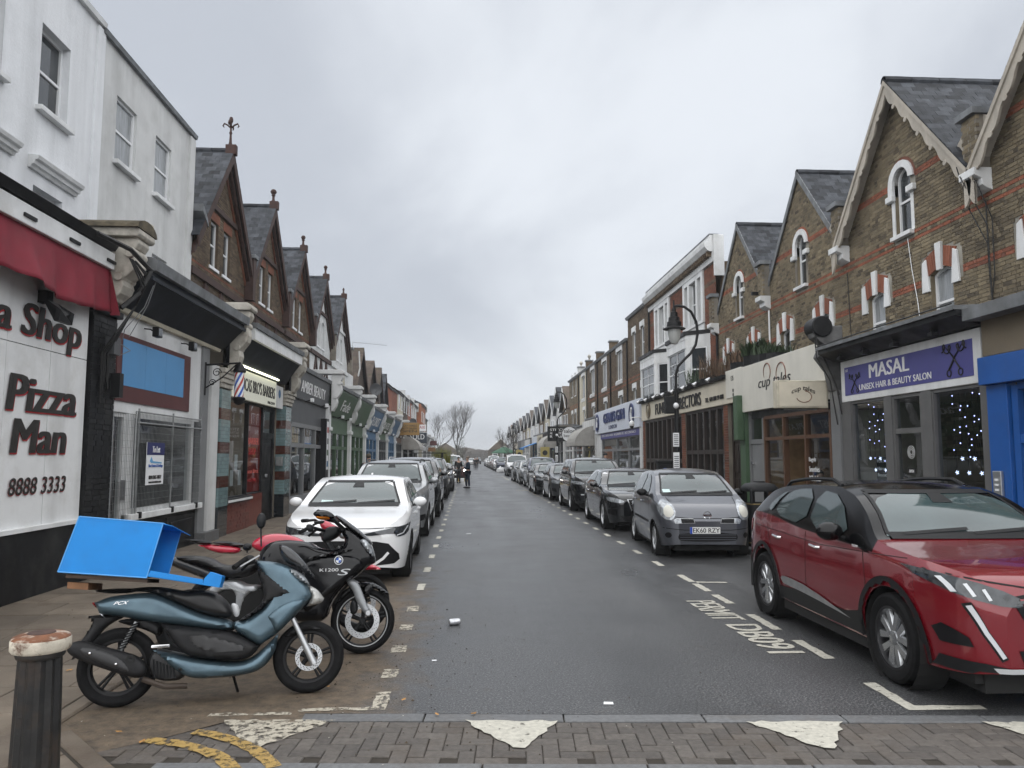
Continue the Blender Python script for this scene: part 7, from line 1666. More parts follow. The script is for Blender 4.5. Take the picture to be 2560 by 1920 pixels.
dress(c,sallw(1.47,2.99),1.385,1.025,.56,.74,[[(.93,.77),(.91,.68),(.60,.66),(.58,.73),(.75,.775)]],[(-.40,.36),(.40,.36),(.50,.74),(-.50,.74)],chromeg=M['chrome'],chromew=[(.45,1.01),(1.12,1.345),(1.62,1.41),(2.25,1.385),(2.95,1.17),(2.8,1.01)])
def generic(label,kind,paint_,x,y,step=.12,L_=4.2,H_=None,loc=None,rail=False,name='parked_car',cat='car'):
 H_=H_ or{'hatch':1.47,'saloon':1.45,'suv':1.68,'van':1.95,'micra':1.5}[kind];W_={'van':1.95,'suv':1.84}.get(kind,1.76);wb=L_*.61
 c=Car(label,kind,L_,W_,H_,wb,L_*.2,.33,paint_,(x,y,0),0,step,RIM,'spoke5',.2,.34 if kind!='van' else .12,name=name,cat=cat);h=H_/1.47
 if kind=='van':w=[[(.35,H_*.6),(.75,H_*.88),(1.35,H_*.9),(1.35,H_*.6)]]
 elif kind=='suv':w=[[(p[0]*L_/4.6,p[1])for p in q]for q in suvw(H_)[:2]]
 else:w=[[(.60,1.0*h),(1.0,1.26*h),(1.5,1.36*h),(1.5,.99*h)],[(1.58,.99*h),(1.58,1.36*h),(2.1,1.33*h),(2.5,1.15*h),(2.4,1.03*h)]]
 zt,zb={'van':(H_*.94,H_*.64),'suv':(H_*.952,H_*.70)}.get(kind,(H_*.945,H_*.70))
 dress(c,w,zt,zb,.56 if kind!='van' else .74,.70 if kind!='van' else .86,suvlights(c.W,H_)if kind=='suv' else([[(c.W*.95,.86),(c.W*.93,.70),(c.W*.66,.68),(c.W*.66,.78)]]if kind=='van' else sallights(c.W,H_)),[(-.36,H_*.40),(.36,H_*.40),(.4,H_*.47),(-.4,H_*.47)],plate=.40,rail=rail);return c
generic('dark blue SUV fifth in the right row','suv',NAVY,4.25,43.6,.1,4.6,1.74)
generic('silver hatchback with white mirror sixth in the right row','hatch',SILV,4.15,49.6,.1,4.0,1.5);generic('grey hatchback seventh in the right row','hatch',DGR,4.1,55.0,.1,4.0,1.5)
c=generic('white panel van with black bumper on the right','van',WHV,4.45,70.0,.1,5.1,1.98,name='van',cat='van');c.patch('bumper',[(-.95,.26),(.95,.26),(.95,.70),(.6,.66),(-.6,.66),(-.95,.70)],PB,'f',.006);c.plate(-.26,.26,.5,.61)
generic('dark blue car behind the white sacks on the right','suv',NAVY,4.2,90,.15,4.5);generic('white hatchback in the distance on the right','hatch',WHT,4.1,98,.15);generic('red brown hatchback in the distance on the right','hatch',paint('red_brown',(.12,.02,.02)),4.1,105,.15);generic('silver estate in the distance on the right','suv',SILV,4.1,113,.2);generic('white van far away on the right','van',WHV,4.1,122,.2,5.0,name='van',cat='van');generic('white car at the far end of the right row','hatch',WHT,4.0,134,.2);generic('silver car at the very end of the right row','hatch',SILV,4.0,146,.2)
c=generic('dark red hatchback with lit headlight pulling out on the left','hatch',paint('dark_red',(.05,.012,.012)),-.9,58,.1,4.0,1.52);c.patch('lit_headlight',[(.66+.07*cos(t),.76+.07*sin(t))for t in frange(0,2*pi,14)][:-1],mat('lit_lamp',(1,.97,.9),.3,emit=12),'f',.014)
generic('white van far along the left kerb','van',WHV,-1.6,72,.15,5.0,name='van',cat='van');generic('dark car far along the left kerb','hatch',DGR,-1.6,82,.15);generic('white car in the distance on the left','hatch',WHT,-1.5,95,.2);generic('silver car in the distance on the left','suv',SILV,-1.5,106,.2);generic('white car driving far up the road','hatch',WHT,.6,160,.2,name='car');generic('dark car driving far up the road','suv',DGR,2.3,185,.25,name='car')
# motorcycles
def bike_wheel(par,x,z,r,wd,n,disc,rimc,ring=None,y=0,twin=True,tyre_r=None):
 o=bpy.data.objects.new('wheel',None);C.objects.link(o);o.parent=par;o.location=(x,y,z)
 h=wd/2;ri=r*(.70 if tyre_r is None else tyre_r)
 pf=[(ri,-h*.6),(ri+.01,-h*.75),(r*.86,-h)]+[(r*.86+(r*.14)*sin(t),-h*cos(t))for t in frange(.1,pi-.1,10)]+[(r*.86,h),(ri+.01,h*.75),(ri,h*.6)]
 B().lathe(pf,ax='y',n=44).obj('tyre',M['rubber'],o,35)
 B().lathe([(ri+.004,-h*.7),(ri-.012,-h*.66),(ri-.02,-h*.3),(ri-.02,h*.3),(ri-.012,h*.66),(ri+.004,h*.7)],ax='y',n=44).obj('rim',rimc,o,35)
 if ring:B().lathe([(ri+.001,-h*.74),(ri-.008,-h*.72),(ri-.009,-h*.6),(ri+.001,-h*.66)],ax='y',n=44).obj('rim_lip',ring,o,35)
 for i in range(n):
  a=2*pi*i/n+.25
  for da in((-.09,.09)if twin else(0,)):
   p0=Vector((.02*cos(a+da*3),0,.02*sin(a+da*3)));p1=Vector(((ri-.012)*cos(a+da),0,(ri-.012)*sin(a+da)))
   B().tube([p0,p0.lerp(p1,.5),p1],[.013,.010,.012],6).obj('spoke',rimc,o,True)
 B().lathe([(0,-h*.9),(.03,-h*.9),(.035,-h*.5),(.035,h*.5),(0,h*.5)],ax='y',n=14).obj('hub',rimc,o,True)
 if disc:
  yd=-h*.95;b=B();r1,r0=disc,disc*.68;b.lathe([(r0,yd),(r1,yd),(r1,yd-.005),(r0,yd-.005),(r0,yd)],ax='y',n=40);d=b.obj('brake_disc',M['alu'],o,30)
  for ringi in range(3):
   rr=r0+(r1-r0)*(.25+.25*ringi)
   for k in range(18):a=2*pi*(k+ringi*.33)/18;B().lathe([(0,yd-.0062),(.0042,yd-.0062)],(rr*cos(a),0,rr*sin(a)),'y',6).obj('disc_hole',M['black'],d)
  for k in range(5):a=2*pi*k/5;B().tube([(.02*cos(a),yd,.02*sin(a)),(r0*cos(a+.2),yd,r0*sin(a+.2))],.007,5).obj('disc_arm',M['plastic'],d)
 return o
def shell(par,name,pts,f,m,th,R=.05,it=2,cell=.022,rim=.5,y=0):
 R=R*.75
 P=smooth_poly([f(*p[:2])+((p[2],)if len(p)>2 else())for p in pts],it)
 b=pillow(P,(lambda a,o,z:(a,o+y,z)),th,R,cell,rim);return b.obj(name,m,par,50)
SC=thing('scooter','metallic blue scooter with black seat parked nose to the road','scooter',(-2.46,5.74,0),radians(11.3));SC.rotation_euler[0]=radians(-9)
def sc(px,py):t=(px-375)/1185;return((px-375)/903,(1320-85*t-py)/(908*(1-.04*t)))
SBL=mat('scooter_blue',(.088,.138,.170),.34,metal=.65,coat=.25,var=.22,vs=5,rvar=.08,dirt=(.06,.10,.13),dirt_amt=.5,dscale=7)
MATT=mat('matt_black_plastic',(.012,.012,.013),.55,spec=.3,var=.3,vs=8,bump=.12,bs=120,dirt=(.03,.028,.025),dirt_amt=.3,dscale=5)
SEAT=mat('black_vinyl',(.012,.012,.013),.38,bump=.15,bs=150)
bike_wheel(SC,0,.268,.268,.095,5,None,MATT);bike_wheel(SC,1.307,.259,.259,.088,5,.098,MATT)
taper=lambda a,b_:(lambda x,z:a+(b_-a)*max(0,min(1,x/1.2)))
shell(SC,'tail_panel',[(215,678,1),(300,638),(420,622),(540,610),(640,640),(760,700),(900,755),(1060,785),(1075,850),(900,838),(700,812),(560,795),(420,770),(250,745,1)],sc,SBL,taper(.12,.155),.07)
shell(SC,'front_shield',[(1190,402,1),(1330,408),(1450,455),(1530,540),(1572,625,1),(1520,690),(1440,770),(1350,865),(1232,940,1),(1150,890),(1080,852),(1055,790),(1130,788),(1200,745),(1262,690),(1292,625),(1235,520)],sc,SBL,lambda x,z:.16-.06*max(0,x-1.0),.07)
shell(SC,'leg_shield_liner',[(1188,425,1),(1215,430),(1320,520),(1450,612,1),(1350,640),(1290,672),(1240,720),(1110,800),(1090,785),(1200,715),(1262,640),(1225,520)],sc,MATT,.172,.03)
shell(SC,'shield_wing',[(1262,760,1),(1330,690),(1430,640),(1560,632,1),(1510,695),(1430,775),(1350,865),(1320,850),(1300,800)],sc,SBL,lambda x,z:.178-.06*max(0,x-1.0),.05)
shell(SC,'floor_panel',[(620,805,1),(900,832),(1075,855),(1243,938,1),(1190,1010),(1100,1032),(860,1018),(760,985),(690,890)],sc,MATT,.18,.05)
shell(SC,'footboard_recess',[(780,880,1),(840,850),(1000,880),(1180,935,1),(1150,985),(950,985),(850,960)],sc,mat('scuffed_plastic',(.03,.03,.031),.5,var=.3,vs=9),.187,.02)
shell(SC,'lower_panel',[(585,968,1),(700,985),(860,1022),(1090,1045),(1190,1022),(1270,950),(1352,868,1),(1345,960),(1290,1055),(1200,1112),(960,1140),(800,1138),(700,1065)],sc,SBL,.165,.05)
shell(SC,'lower_vent',[(720,1042,1),(790,1062),(810,1100,1),(750,1095)],sc,M['dark'],.172,.01)
shell(SC,'seat',[(330,612,1),(430,585),(560,572),(680,590),(760,606),(850,594),(930,600),(1010,660),(1062,735),(1040,768),(960,762),(840,735),(700,670),(560,610),(430,605)],sc,SEAT,taper(.135,.15),.06)
shell(SC,'grab_rail',[(200,598),(330,588),(450,586),(440,612),(330,622),(230,612)],sc,MATT,.12,.02)
shell(SC,'rear_fender',[(180,762,1),(260,752),(400,762),(330,795),(270,840),(215,930),(150,1000),(105,1032,1),(130,950),(190,850),(215,790)],sc,MATT,.06,.03)
shell(SC,'inner_fender',[(330,790),(480,770),(620,800),(620,900),(540,850),(430,820)],sc,MATT,.07,.03)
shell(SC,'exhaust',[(105,940),(130,915),(190,905),(280,935),(430,975),(520,1005),(575,1065),(548,1135),(440,1112),(200,1030),(115,985)],sc,MATT,.055,.05,y=-.15)
shell(SC,'heat_shield',[(170,935),(260,945),(420,1000),(495,1095),(440,1090),(200,1000)],sc,mat('heat_shield',(.028,.028,.029),.45),.03,.03,y=-.185)
for p in((247,978),(400,1042)):q=sc(*p);B().ball((q[0],-.218,q[1]),.011,8,5).obj('shield_bolt',M['chrome'],SC,True)
q=sc(478,1015);B().lathe([(.012,-.006),(.03,-.006),(.03,.006),(.012,.006)],(q[0],-.2,q[1]),'y',16).obj('exhaust_mount',M['dark'],SC,True)
shell(SC,'engine_case',[(570,960),(700,980),(790,1070),(780,1150),(640,1160),(560,1110)],sc,mat('engine_black',(.018,.018,.019),.5,var=.4,vs=12),.12,.04)
for k in range(7):a,b_=sc(600+k*20,1020+k*8),sc(612+k*20,1130);B().tube([(a[0],-.125,a[1]),(b_[0],-.125,b_[1])],.006,5).obj('cooling_fin',M['plastic'],SC)
a,b_=sc(540,1140),sc(800,1185);B().tube([(a[0],-.11,a[1]),((a[0]+b_[0])/2,-.1,b_[1]+.01),(b_[0],-.06,b_[1])],.02,8).obj('exhaust_pipe',mat('rusty_pipe',(.06,.045,.035),.7),SC,True)
a,b_=sc(480,795),sc(395,972);d=Vector((b_[0]-a[0],0,b_[1]-a[1]))
B().tube([(a[0],-.1,a[1]),(b_[0],-.1,b_[1])],.016,8).obj('shock_absorber',M['steel'],SC,True)
B().tube([(a[0]+d.x*t+.03*cos(t*62)*.9,-.1+.03*sin(t*62),a[1]+d.z*t+.01*cos(t*62))for t in frange(0.05,.95,130)],.0055,5).obj('shock_spring',M['iron'],SC,True)
a,b_=sc(1445,772),sc(1590,1048)
for y in(-.085,.085):B().tube([(a[0],y,a[1]),(b_[0],y,b_[1])],[.017,.026],12).obj('fork_leg',M['alu'],SC,True)
shell(SC,'front_fender',[(1370,905),(1430,830),(1540,800),(1640,830),(1640,850),(1540,835),(1450,880)],sc,MATT,.06,.03)
shell(SC,'windshield',[(1332,300),(1350,292),(1420,318),(1500,390),(1595,515),(1575,520),(1480,445),(1370,410)],sc,mat('smoked_screen',(.018,.019,.021),.25,coat=.5),lambda x,z:.11,.05)
shell(SC,'headlight',[(1390,446,1),(1450,458),(1520,500),(1555,560,1),(1500,545),(1440,505)],sc,LAMP,.17,.03)
shell(SC,'headlight',[(1520,548,1),(1600,580),(1648,640,1),(1636,672),(1530,694,1),(1570,635)],sc,mat('clear_lamp',(.42,.42,.40),.08,ior=1.8,var=.5,vs=18,metal=.2),.12,.05)
shell(SC,'tail_light',[(190,672),(225,680),(250,715),(215,708)],sc,mat('tail_lamp_red',(.25,.03,.03),.2),.08,.02);shell(SC,'indicator',[(238,730),(275,770),(290,775),(250,735)],sc,LAMP,.12,.02)
g0,g1_=sc(1075,455),sc(1140,395)
B().tube([(g0[0],-.36,g0[1]),(g1_[0],-.26,g1_[1])],[.019,.017],10).obj('grip',M['rubber'],SC,True);shell(SC,'switch_block',[(1125,375),(1190,370),(1200,425),(1140,440)],sc,MATT,.03,.02,y=-.22)
h=sc(1230,420);B().tube([(g1_[0],-.26,g1_[1]),(h[0],0,h[1]-.01),(g1_[0],.26,g1_[1]),(g0[0],.36,g0[1])],.013,8).obj('handlebar',M['plastic'],SC,True)
a,b_=sc(1190,385),sc(1130,420);B().tube([(a[0]+.04,-.3,a[1]+.01),(b_[0]-.02,-.34,b_[1]-.03)],.006,5).obj('brake_lever',M['alu'],SC)
for px,y,(mx_,my_)in((1222,-.05,(1215,140)),(1110,.3,(1108,300))):
 s0=sc(px,310 if y<0 else 340);m0=sc(mx_,my_+50 if y<0 else my_);B().tube([(s0[0],y,s0[1]),(m0[0],y,m0[1])],.007,6).obj('mirror_stem',M['plastic'],SC,True)
 b=B();cc0=sc(mx_,my_);b.ball((cc0[0],y,cc0[1]),.06,12,8,(.58,.5,1.0)if y<0 else(.6,.8,.5));b.obj('mirror',M['plastic'],SC,True)
q=sc(645,938);B().box(q[0]-.06,q[0]+.06,-.2,-.16,q[1]-.012,q[1]+.012).obj('passenger_footrest',M['chrome'],SC,bevel=.006)
a,b_=sc(1070,1130),sc(1100,1195);B().tube([(a[0],.05,a[1]),(b_[0],.18,.01)],.011,6).obj('side_stand',M['iron'],SC)
a=sc(340,690);text('badge_lettering','PCX',lambda x,y,o:(a[0]+x,-.122-o,a[1]+y+.02*x),M['chrome'],SC,.1,.022,0,.5)
q=sc(1065,700);shell(SC,'white_bag',[(1030,670),(1090,690),(1095,760),(1060,770)],sc,M['whiteclean'],.03,.02,y=.05)
BX=thing('delivery_box','open bright blue corrugated plastic box strapped on the scooter rack','box',(-2.46,5.74,0),radians(11.3));BX.rotation_euler[0]=radians(-9)
BLU=mat('blue_corrugated',(.0,.215,.62),.5,var=.1,vs=3,bump=.12,bs=200,dirt=(.01,.16,.48),dirt_amt=.4,dscale=4);
def slabp(par,name,P,d,m):b=B();b.ext(P,d);return b.obj(name,m,par,bevel=.002)
a,b_,c_,d_=sc(35,487),sc(545,520),sc(620,178),sc(125,140);yn,yf=-.26,.24
F3=lambda p,y:(p[0],y,p[1])
slabp(BX,'near_panel',[F3(p,yn)for p in(a,b_,c_,d_)],(0,.006,0),BLU)
c2=sc(665,200);b2=sc(600,500)
slabp(BX,'far_panel',[F3(p,yf)for p in(a,b2,c2,d_)],(0,.006,0),BLU)
slabp(BX,'top_panel',[F3(d_,yn),F3(c_,yn),F3(c2,yf),F3(d_,yf)],(0,0,-.006),BLU);slabp(BX,'bottom_panel',[F3(a,yn),F3(b_,yn),F3(b2,yf),F3(a,yf)],(0,0,.006),BLU)
slabp(BX,'end_panel',[F3(a,yn),F3(a,yf),F3(d_,yf),F3(d_,yn)],(.006,0,0),BLU)
e1=sc(700,225);slabp(BX,'top_flap',[F3(c_,yn),F3(c2,yf),(c2[0]+.07,yf,c2[1]-.03),(c_[0]+.07,yn,c_[1]-.02)],(0,0,-.005),BLU)
edgem=mat('box_fold',(.10,.36,.74),.5)
for P_ in([F3(a,yn),F3(b_,yn)],[F3(b_,yn),F3(c_,yn)],[F3(c_,yn),F3(d_,yn)],[F3(d_,yn),F3(a,yn)],[F3(c_,yn),F3(c2,yf)],[F3(c2,yf),F3(b2,yf)]):B().tube(P_,.0045,5).obj('fold_edge',edgem,BX)
p0,p1,p2=sc(548,512),sc(880,562),sc(985,578)
slabp(BX,'tray_floor',[F3(p0,yn),F3(p1,yn),F3(p1,yf),F3(p0,yf)],(0,0,.006),BLU)
slabp(BX,'tray_side',[F3(p0,yn),F3(p1,yn),F3(sc(884,528),yn),F3(sc(565,475),yn)],(0,.006,0),BLU)
slabp(BX,'tray_end',[F3(p1,yn),F3(p2,yn),F3(sc(1000,505),yn),F3(sc(925,480),yn),F3(sc(890,520),yn)],(0,.2,0),BLU)
slabp(BX,'wooden_board',[F3(sc(75,500),-.24),F3(sc(548,525),-.24),F3(sc(548,550),-.24),F3(sc(75,522),-.24)],(0,.46,0),mat('board_edge',(.06,.04,.03),.8,var=.3,vs=8));slabp(BX,'timber_batten',[F3(sc(80,548),-.2),F3(sc(200,555),-.2),F3(sc(200,597),-.2),F3(sc(80,588),-.2)],(0,.4,0),mat('raw_timber',(.20,.10,.05),.8,var=.35,vs=9))
a=sc(995,570);b_=sc(1130,622);slabp(BX,'strap_bar',[F3(a,-.02),F3(b_,-.02),F3((b_[0],b_[1]+.02),-.02),F3((a[0],a[1]+.02),-.02)],(0,.01,0),M['steel'])
BM=thing('motorcycle','black faired sports touring motorcycle behind the scooter','motorcycle',(-.95,7.14,0),radians(4));BM.scale=(.95,)*3;BM.rotation_euler[0]=radians(-8)
def bm(px,py):return((px-1790)/965,(1425-py)/965)
GBK=mat('gloss_black_fairing',(.004,.004,.005),.14,coat=.15,spec=.35)
bike_wheel(BM,.015,.30,.30,.12,5,.16,M['plastic'],M['steel'],tyre_r=.79);bike_wheel(BM,-1.55,.31,.31,.18,5,.13,M['plastic'])
shell(BM,'fairing',[(1560,300,1),(1660,300),(1760,375),(1860,470),(1905,570),(1912,625),(1850,645),(1790,705),(1690,775),(1600,850),(1510,990),(1480,1130),(1330,1140),(1120,1100),(980,960),(900,800),(860,640),(880,500),(960,425),(1110,405),(1320,430),(1390,485),(1560,510),(1640,440),(1600,350)],bm,GBK,lambda x,z:.20+.07*max(0,-x-.2),.10,cell=.035)
shell(BM,'side_panel',[(1250,600),(1400,560),(1600,535),(1760,560),(1830,635),(1700,760),(1560,870),(1420,1000),(1300,1080),(1240,900)],bm,GBK,lambda x,z:.235+.05*max(0,-x-.2),.05)
shell(BM,'side_crease',[(1260,560),(1560,520),(1720,480),(1730,520),(1560,560),(1280,610)],bm,GBK,lambda x,z:.25+.05*max(0,-x-.2),.03)
shell(BM,'windscreen',[(1520,195),(1560,185),(1660,250),(1790,350),(1880,440),(1860,470),(1760,380),(1640,310)],bm,mat('smoked_windscreen',(.015,.016,.018),.2,coat=.3),.17,.05,cell=.012)
shell(BM,'headlight',[(1755,425,1),(1800,395),(1850,430),(1895,520),(1905,590),(1860,560),(1800,500)],bm,LAMP,lambda x,z:.215,.05)
shell(BM,'mirror',[(1355,195),(1375,165),(1440,152),(1520,175),(1560,225),(1480,240),(1400,225)],bm,GBK,.05,.03,y=-.30);shell(BM,'indicator',[(1370,198),(1470,205),(1530,225),(1470,245),(1400,238)],bm,mat('amber_lens',(.55,.16,.01),.15,var=.3,vs=20),.052,.02,y=-.302)
shell(BM,'mirror',[(1355,195),(1375,165),(1440,152),(1520,175),(1560,225),(1480,240)],bm,GBK,.05,.03,y=.34);a,b_=bm(1520,225),bm(1620,320);B().tube([(a[0],-.3,a[1]),(b_[0],-.15,b_[1])],.018,6).obj('mirror_arm',M['plastic'],BM)
shell(BM,'seat',[(130,545,1),(280,528),(430,552),(520,615),(640,625),(780,600),(900,560),(880,640),(780,720),(620,752),(540,690),(380,622),(220,590)],bm,SEAT,.14,.05)
shell(BM,'tail',[(60,520,1),(160,545),(380,630),(540,700),(620,755),(560,790),(350,720),(150,640),(80,600)],bm,mat('tail_black',(.012,.012,.013),.3,coat=.4),.12,.04)
silv=mat('silver_frame',(.42,.43,.44),.35,metal=.5)
shell(BM,'frame_plate',[(480,770),(600,750),(700,760),(760,800),(880,800),(890,860),(780,880),(750,1060),(665,1080),(690,900),(640,830),(470,890),(440,850)],bm,silv,.13,.03)
shell(BM,'engine',[(500,820),(900,800),(1200,1000),(1180,1120),(760,1150),(560,1080)],bm,M['dark'],.12,.04)
shell(BM,'front_fender',[(1560,1010),(1590,900),(1680,830),(1800,790),(1920,810),(2050,910),(2030,915),(1920,860),(1800,838),(1690,880),(1620,960)],bm,GBK,.075,.03)
shell(BM,'fender_stay',[(1790,830),(1870,790),(1920,830),(1860,930),(1830,960)],bm,GBK,.09,.03)
for y in(-.10,.10):shell(BM,'fork_leg',[(1650,790),(1700,765),(1760,800),(1800,880),(1850,1010),(1880,1060),(1850,1090),(1820,1070),(1740,950),(1720,870)],bm,mat('fork_grey',(.27,.28,.29),.4,metal=.5),.025,.02,y=y)
q=bm(1858,1066);B().lathe([(0,-.14),(.022,-.14),(.03,-.13),(.03,-.09),(.012,-.09)],(q[0],0,q[1]),'y',16).obj('axle',M['alu'],BM,True)
shell(BM,'brake_caliper',[(1690,960),(1750,940),(1770,1060),(1700,1090)],bm,M['plastic'],.03,.02,y=-.08)
q=bm(1592,598);rb=B();rb.lathe([(0,0),(.040,0),(.041,-.006),(0,-.006)],(q[0],-.242,q[1]),'y',24);rd=rb.obj('roundel',M['whiteclean'],BM,True);B().lathe([(.026,-.2495),(.035,-.2495)],(q[0],0,q[1]),'y',24).obj('roundel_ring',M['black'],rd)
bq=mat('roundel_blue',(.03,.10,.40),.3)
for k in(0,2):B().add([(q[0],-.2495,q[1])]+[(q[0]+.025*cos(t),-.2495,q[1]+.025*sin(t))for t in frange(k*pi/2+pi/2,k*pi/2+pi,6)],[tuple(range(8))]).obj('roundel_quarter',bq,rd)
a=bm(1430,695);text('badge_lettering','K1200',lambda x,y,o:(a[0]+x,-.258-o*.5,a[1]+y),M['letterw'],BM,.17,.028,.0);a2=bm(1585,730);text('badge_lettering','S',lambda x,y,o:(a2[0]+x,-.252-o*.5,a2[1]+y),M['alu'],BM,.12,.058,0,.3)
a,b_=bm(1250,355),bm(1330,300);B().tube([(a[0],-.34,a[1]),(b_[0],-.25,b_[1])],.018,8).obj('grip',M['rubber'],BM,True);b2=bm(1450,330);B().tube([(b_[0],-.25,b_[1]),(b2[0],-.1,b2[1]),(b2[0],.1,b2[1]),(b_[0],.25,b_[1]),(a[0],.34,a[1])],.014,8).obj('handlebar',M['plastic'],BM,True)
shell(BM,'switch_block',[(1290,280),(1350,275),(1370,340),(1310,350)],bm,M['plastic'],.03,.02,y=-.26);shell(BM,'instruments',[(1430,300),(1560,280),(1600,350),(1480,430),(1400,420)],bm,M['plastic'],.12,.04);b=B();q=bm(1470,370);b.lathe([(.03,-.05),(.036,-.05),(.036,.05),(.03,.05)],(q[0],0,q[1]),'y',14);b.obj('fork_cap',M['chrome'],BM,True)
shell(BM,'clutch_cover',[(1400,150+60),(1310,215),(1290,230),(1320,250),(1390,240)],bm,M['plastic'],.03,.02,y=.3)
RM=thing('motorcycle','red and black motorcycle half hidden behind the black one','motorcycle',(-1.1,8.0,0),radians(4));RM.scale=(.96,)*3;RM.rotation_euler[0]=radians(-8)
def rm(px,py):return((px-1760)/860,(1300-py)/860)
RDP=mat('red_bike_paint',(.45,.02,.045),.2,coat=1)
bike_wheel(RM,.03,.30,.30,.12,5,.16,M['plastic'],tyre_r=.77);bike_wheel(RM,-1.42,.31,.31,.17,5,None,M['plastic'])
shell(RM,'tail',[(340,515,1),(480,512),(680,530),(720,560),(680,600),(540,595),(430,560)],rm,RDP,.09,.04);shell(RM,'seat',[(450,500),(520,482),(640,488),(760,520),(740,545),(600,525)],rm,SEAT,.11,.04)
shell(RM,'number_plate_bracket',[(230,462,1),(300,460),(420,475),(450,500),(430,518),(330,505)],rm,M['plastic'],.09,.02)
shell(RM,'tank',[(780,520),(900,430),(1080,420),(1250,470),(1330,560),(1200,620),(900,600)],rm,RDP,.15,.06);shell(RM,'engine',[(600,700),(1200,680),(1300,950),(1100,1130),(700,1120)],rm,M['dark'],.14,.05)
shell(RM,'cowl',[(1390,330),(1450,300),(1560,370),(1620,380),(1590,440),(1500,420),(1430,400)],rm,RDP,.14,.04);shell(RM,'headlight',[(1560,380),(1640,400),(1650,470),(1580,480)],rm,LAMP,.09,.04)
shell(RM,'front_fender',[(1560,800),(1640,730),(1760,695),(1880,705),(1960,745),(1960,765),(1860,755),(1740,770),(1640,840)],rm,RDP,.07,.03)
a,b_=rm(1420,420),rm(1790,1040)
for y in(-.1,.1):B().tube([(a[0],y,a[1]),(b_[0],y,b_[1])],.026,8).obj('fork_leg',M['plastic'],RM,True)
q=rm(1370,330);B().tube([(q[0]-.08,-.36,q[1]+.0),(q[0],-.2,q[1]+.02),(q[0]+.03,0,q[1]),(q[0],.2,q[1]+.02),(q[0]-.08,.36,q[1])],.014,8).obj('handlebar',M['plastic'],RM,True);B().tube([(q[0]-.1,-.4,q[1]),(q[0]-.06,-.28,q[1]+.01)],.019,8).obj('grip',M['rubber'],RM,True)
B().ball((q[0]-.04,.42,q[1]+.14),.06,10,6,(.5,1,.6)).obj('mirror',M['plastic'],RM,True)
# street furniture
t=thing('bollard','fluted black bollard with rusty flaking white cap in the left foreground','bollard',(-2.03,3.9,.02));t.scale=(.97,.97,.885)
b=B();n=48
rows=[[((r+(.006*cos(12*a)if 0<i<9 else 0))*cos(a),(r+(.006*cos(12*a)if 0<i<9 else 0))*sin(a),z)for a in[2*pi*k/n for k in range(n)]]for i,(r,z)in enumerate([(.12,0),(.112,.02),(.107,.1),(.103,.3),(.099,.5),(.095,.7),(.091,.86),(.09,.87),(.09,.88),(.105,.885),(.11,.9),(.105,.915),(.09,.92)])]
b.grid(rows,True);b.obj('shaft',mat('bollard_black',(.018,.018,.018),.45,var=.4,vs=9,bump=.3,bs=40,dirt=(.07,.045,.03),dirt_amt=.5,dscale=6),t,40)
cap=mat('flaking_cap',(.15,.06,.028),.75,var=.4,vs=14,bump=.6,bs=30,dirt=(.60,.55,.46),dirt_amt=.95,dscale=11)
B().lathe([(.09,.915),(.125,.918),(.133,.93),(.133,.975),(.13,.985)],n=40).obj('cap_rim',mat('flaking_white',(.58,.53,.44),.75,var=.2,vs=14,bump=.6,bs=30,dirt=(.10,.04,.02),dirt_amt=.95,dscale=16),t,40);B().lathe([(.13,.985),(.126,.992),(.11,1.0),(.05,1.012),(0,1.014)],n=40).obj('cap',cap,t,40)
B().lathe([(0,1.016),(.06,1.0135),(.065,1.008)],n=24).obj('cap_rust',mat('cap_rust',(.06,.035,.028),.85,var=.4,vs=20),t,True)
t=thing('litter_bin','black litter bin with gold bands on the right pavement','litter bin',(5.45,14.25,.11))
b=B();oc=lambda r,z:[(r*(1.0 if abs(cos(a))>abs(sin(a))else 1.0)*(abs(cos(a))**.5)*(1 if cos(a)>0 else-1),r*(abs(sin(a))**.5)*(1 if sin(a)>0 else-1),z)for a in[2*pi*k/32+.001 for k in range(32)]]
b.grid([oc(.27,0),oc(.285,.03),oc(.29,.5),oc(.295,.78)],True);b.obj('body',M['plastic'],t,40)
for z in(.06,.76):B().grid([oc(.297,z),oc(.3,z+.005),oc(.3,z+.02),oc(.297,z+.025)],True).obj('gold_band',mat('gold_band',(.16,.12,.05),.4,metal=.4)if z<.1 else bpy.data.materials['gold_band'],t)
for k in range(4):
 a=pi/4+k*pi/2;B().box(-.06,.06,-.03,.03,.78,1.04).xf(Matrix.Translation((.255*cos(a)*1.2,.255*sin(a)*1.2,0))@Matrix.Rotation(a,4,'Z')).obj('hood_post',M['plastic'],t,bevel=.02)
b=B();b.grid([oc(.29,.78),oc(.05,.8)],True);b.obj('inner_lid',M['dark'],t);b=B();b.grid([oc(.295,1.0),oc(.3,1.03),oc(.29,1.08),oc(.23,1.14),oc(.1,1.165),oc(.09,1.19),oc(.0,1.195)],True);b.obj('hood',M['plastic'],t,40)
text('bin_lettering','LITTER',lambda x,y,o:(-.14+x,-.297-o,.62+y),bpy.data.materials['gold_band'],t,.28,.05,.01)
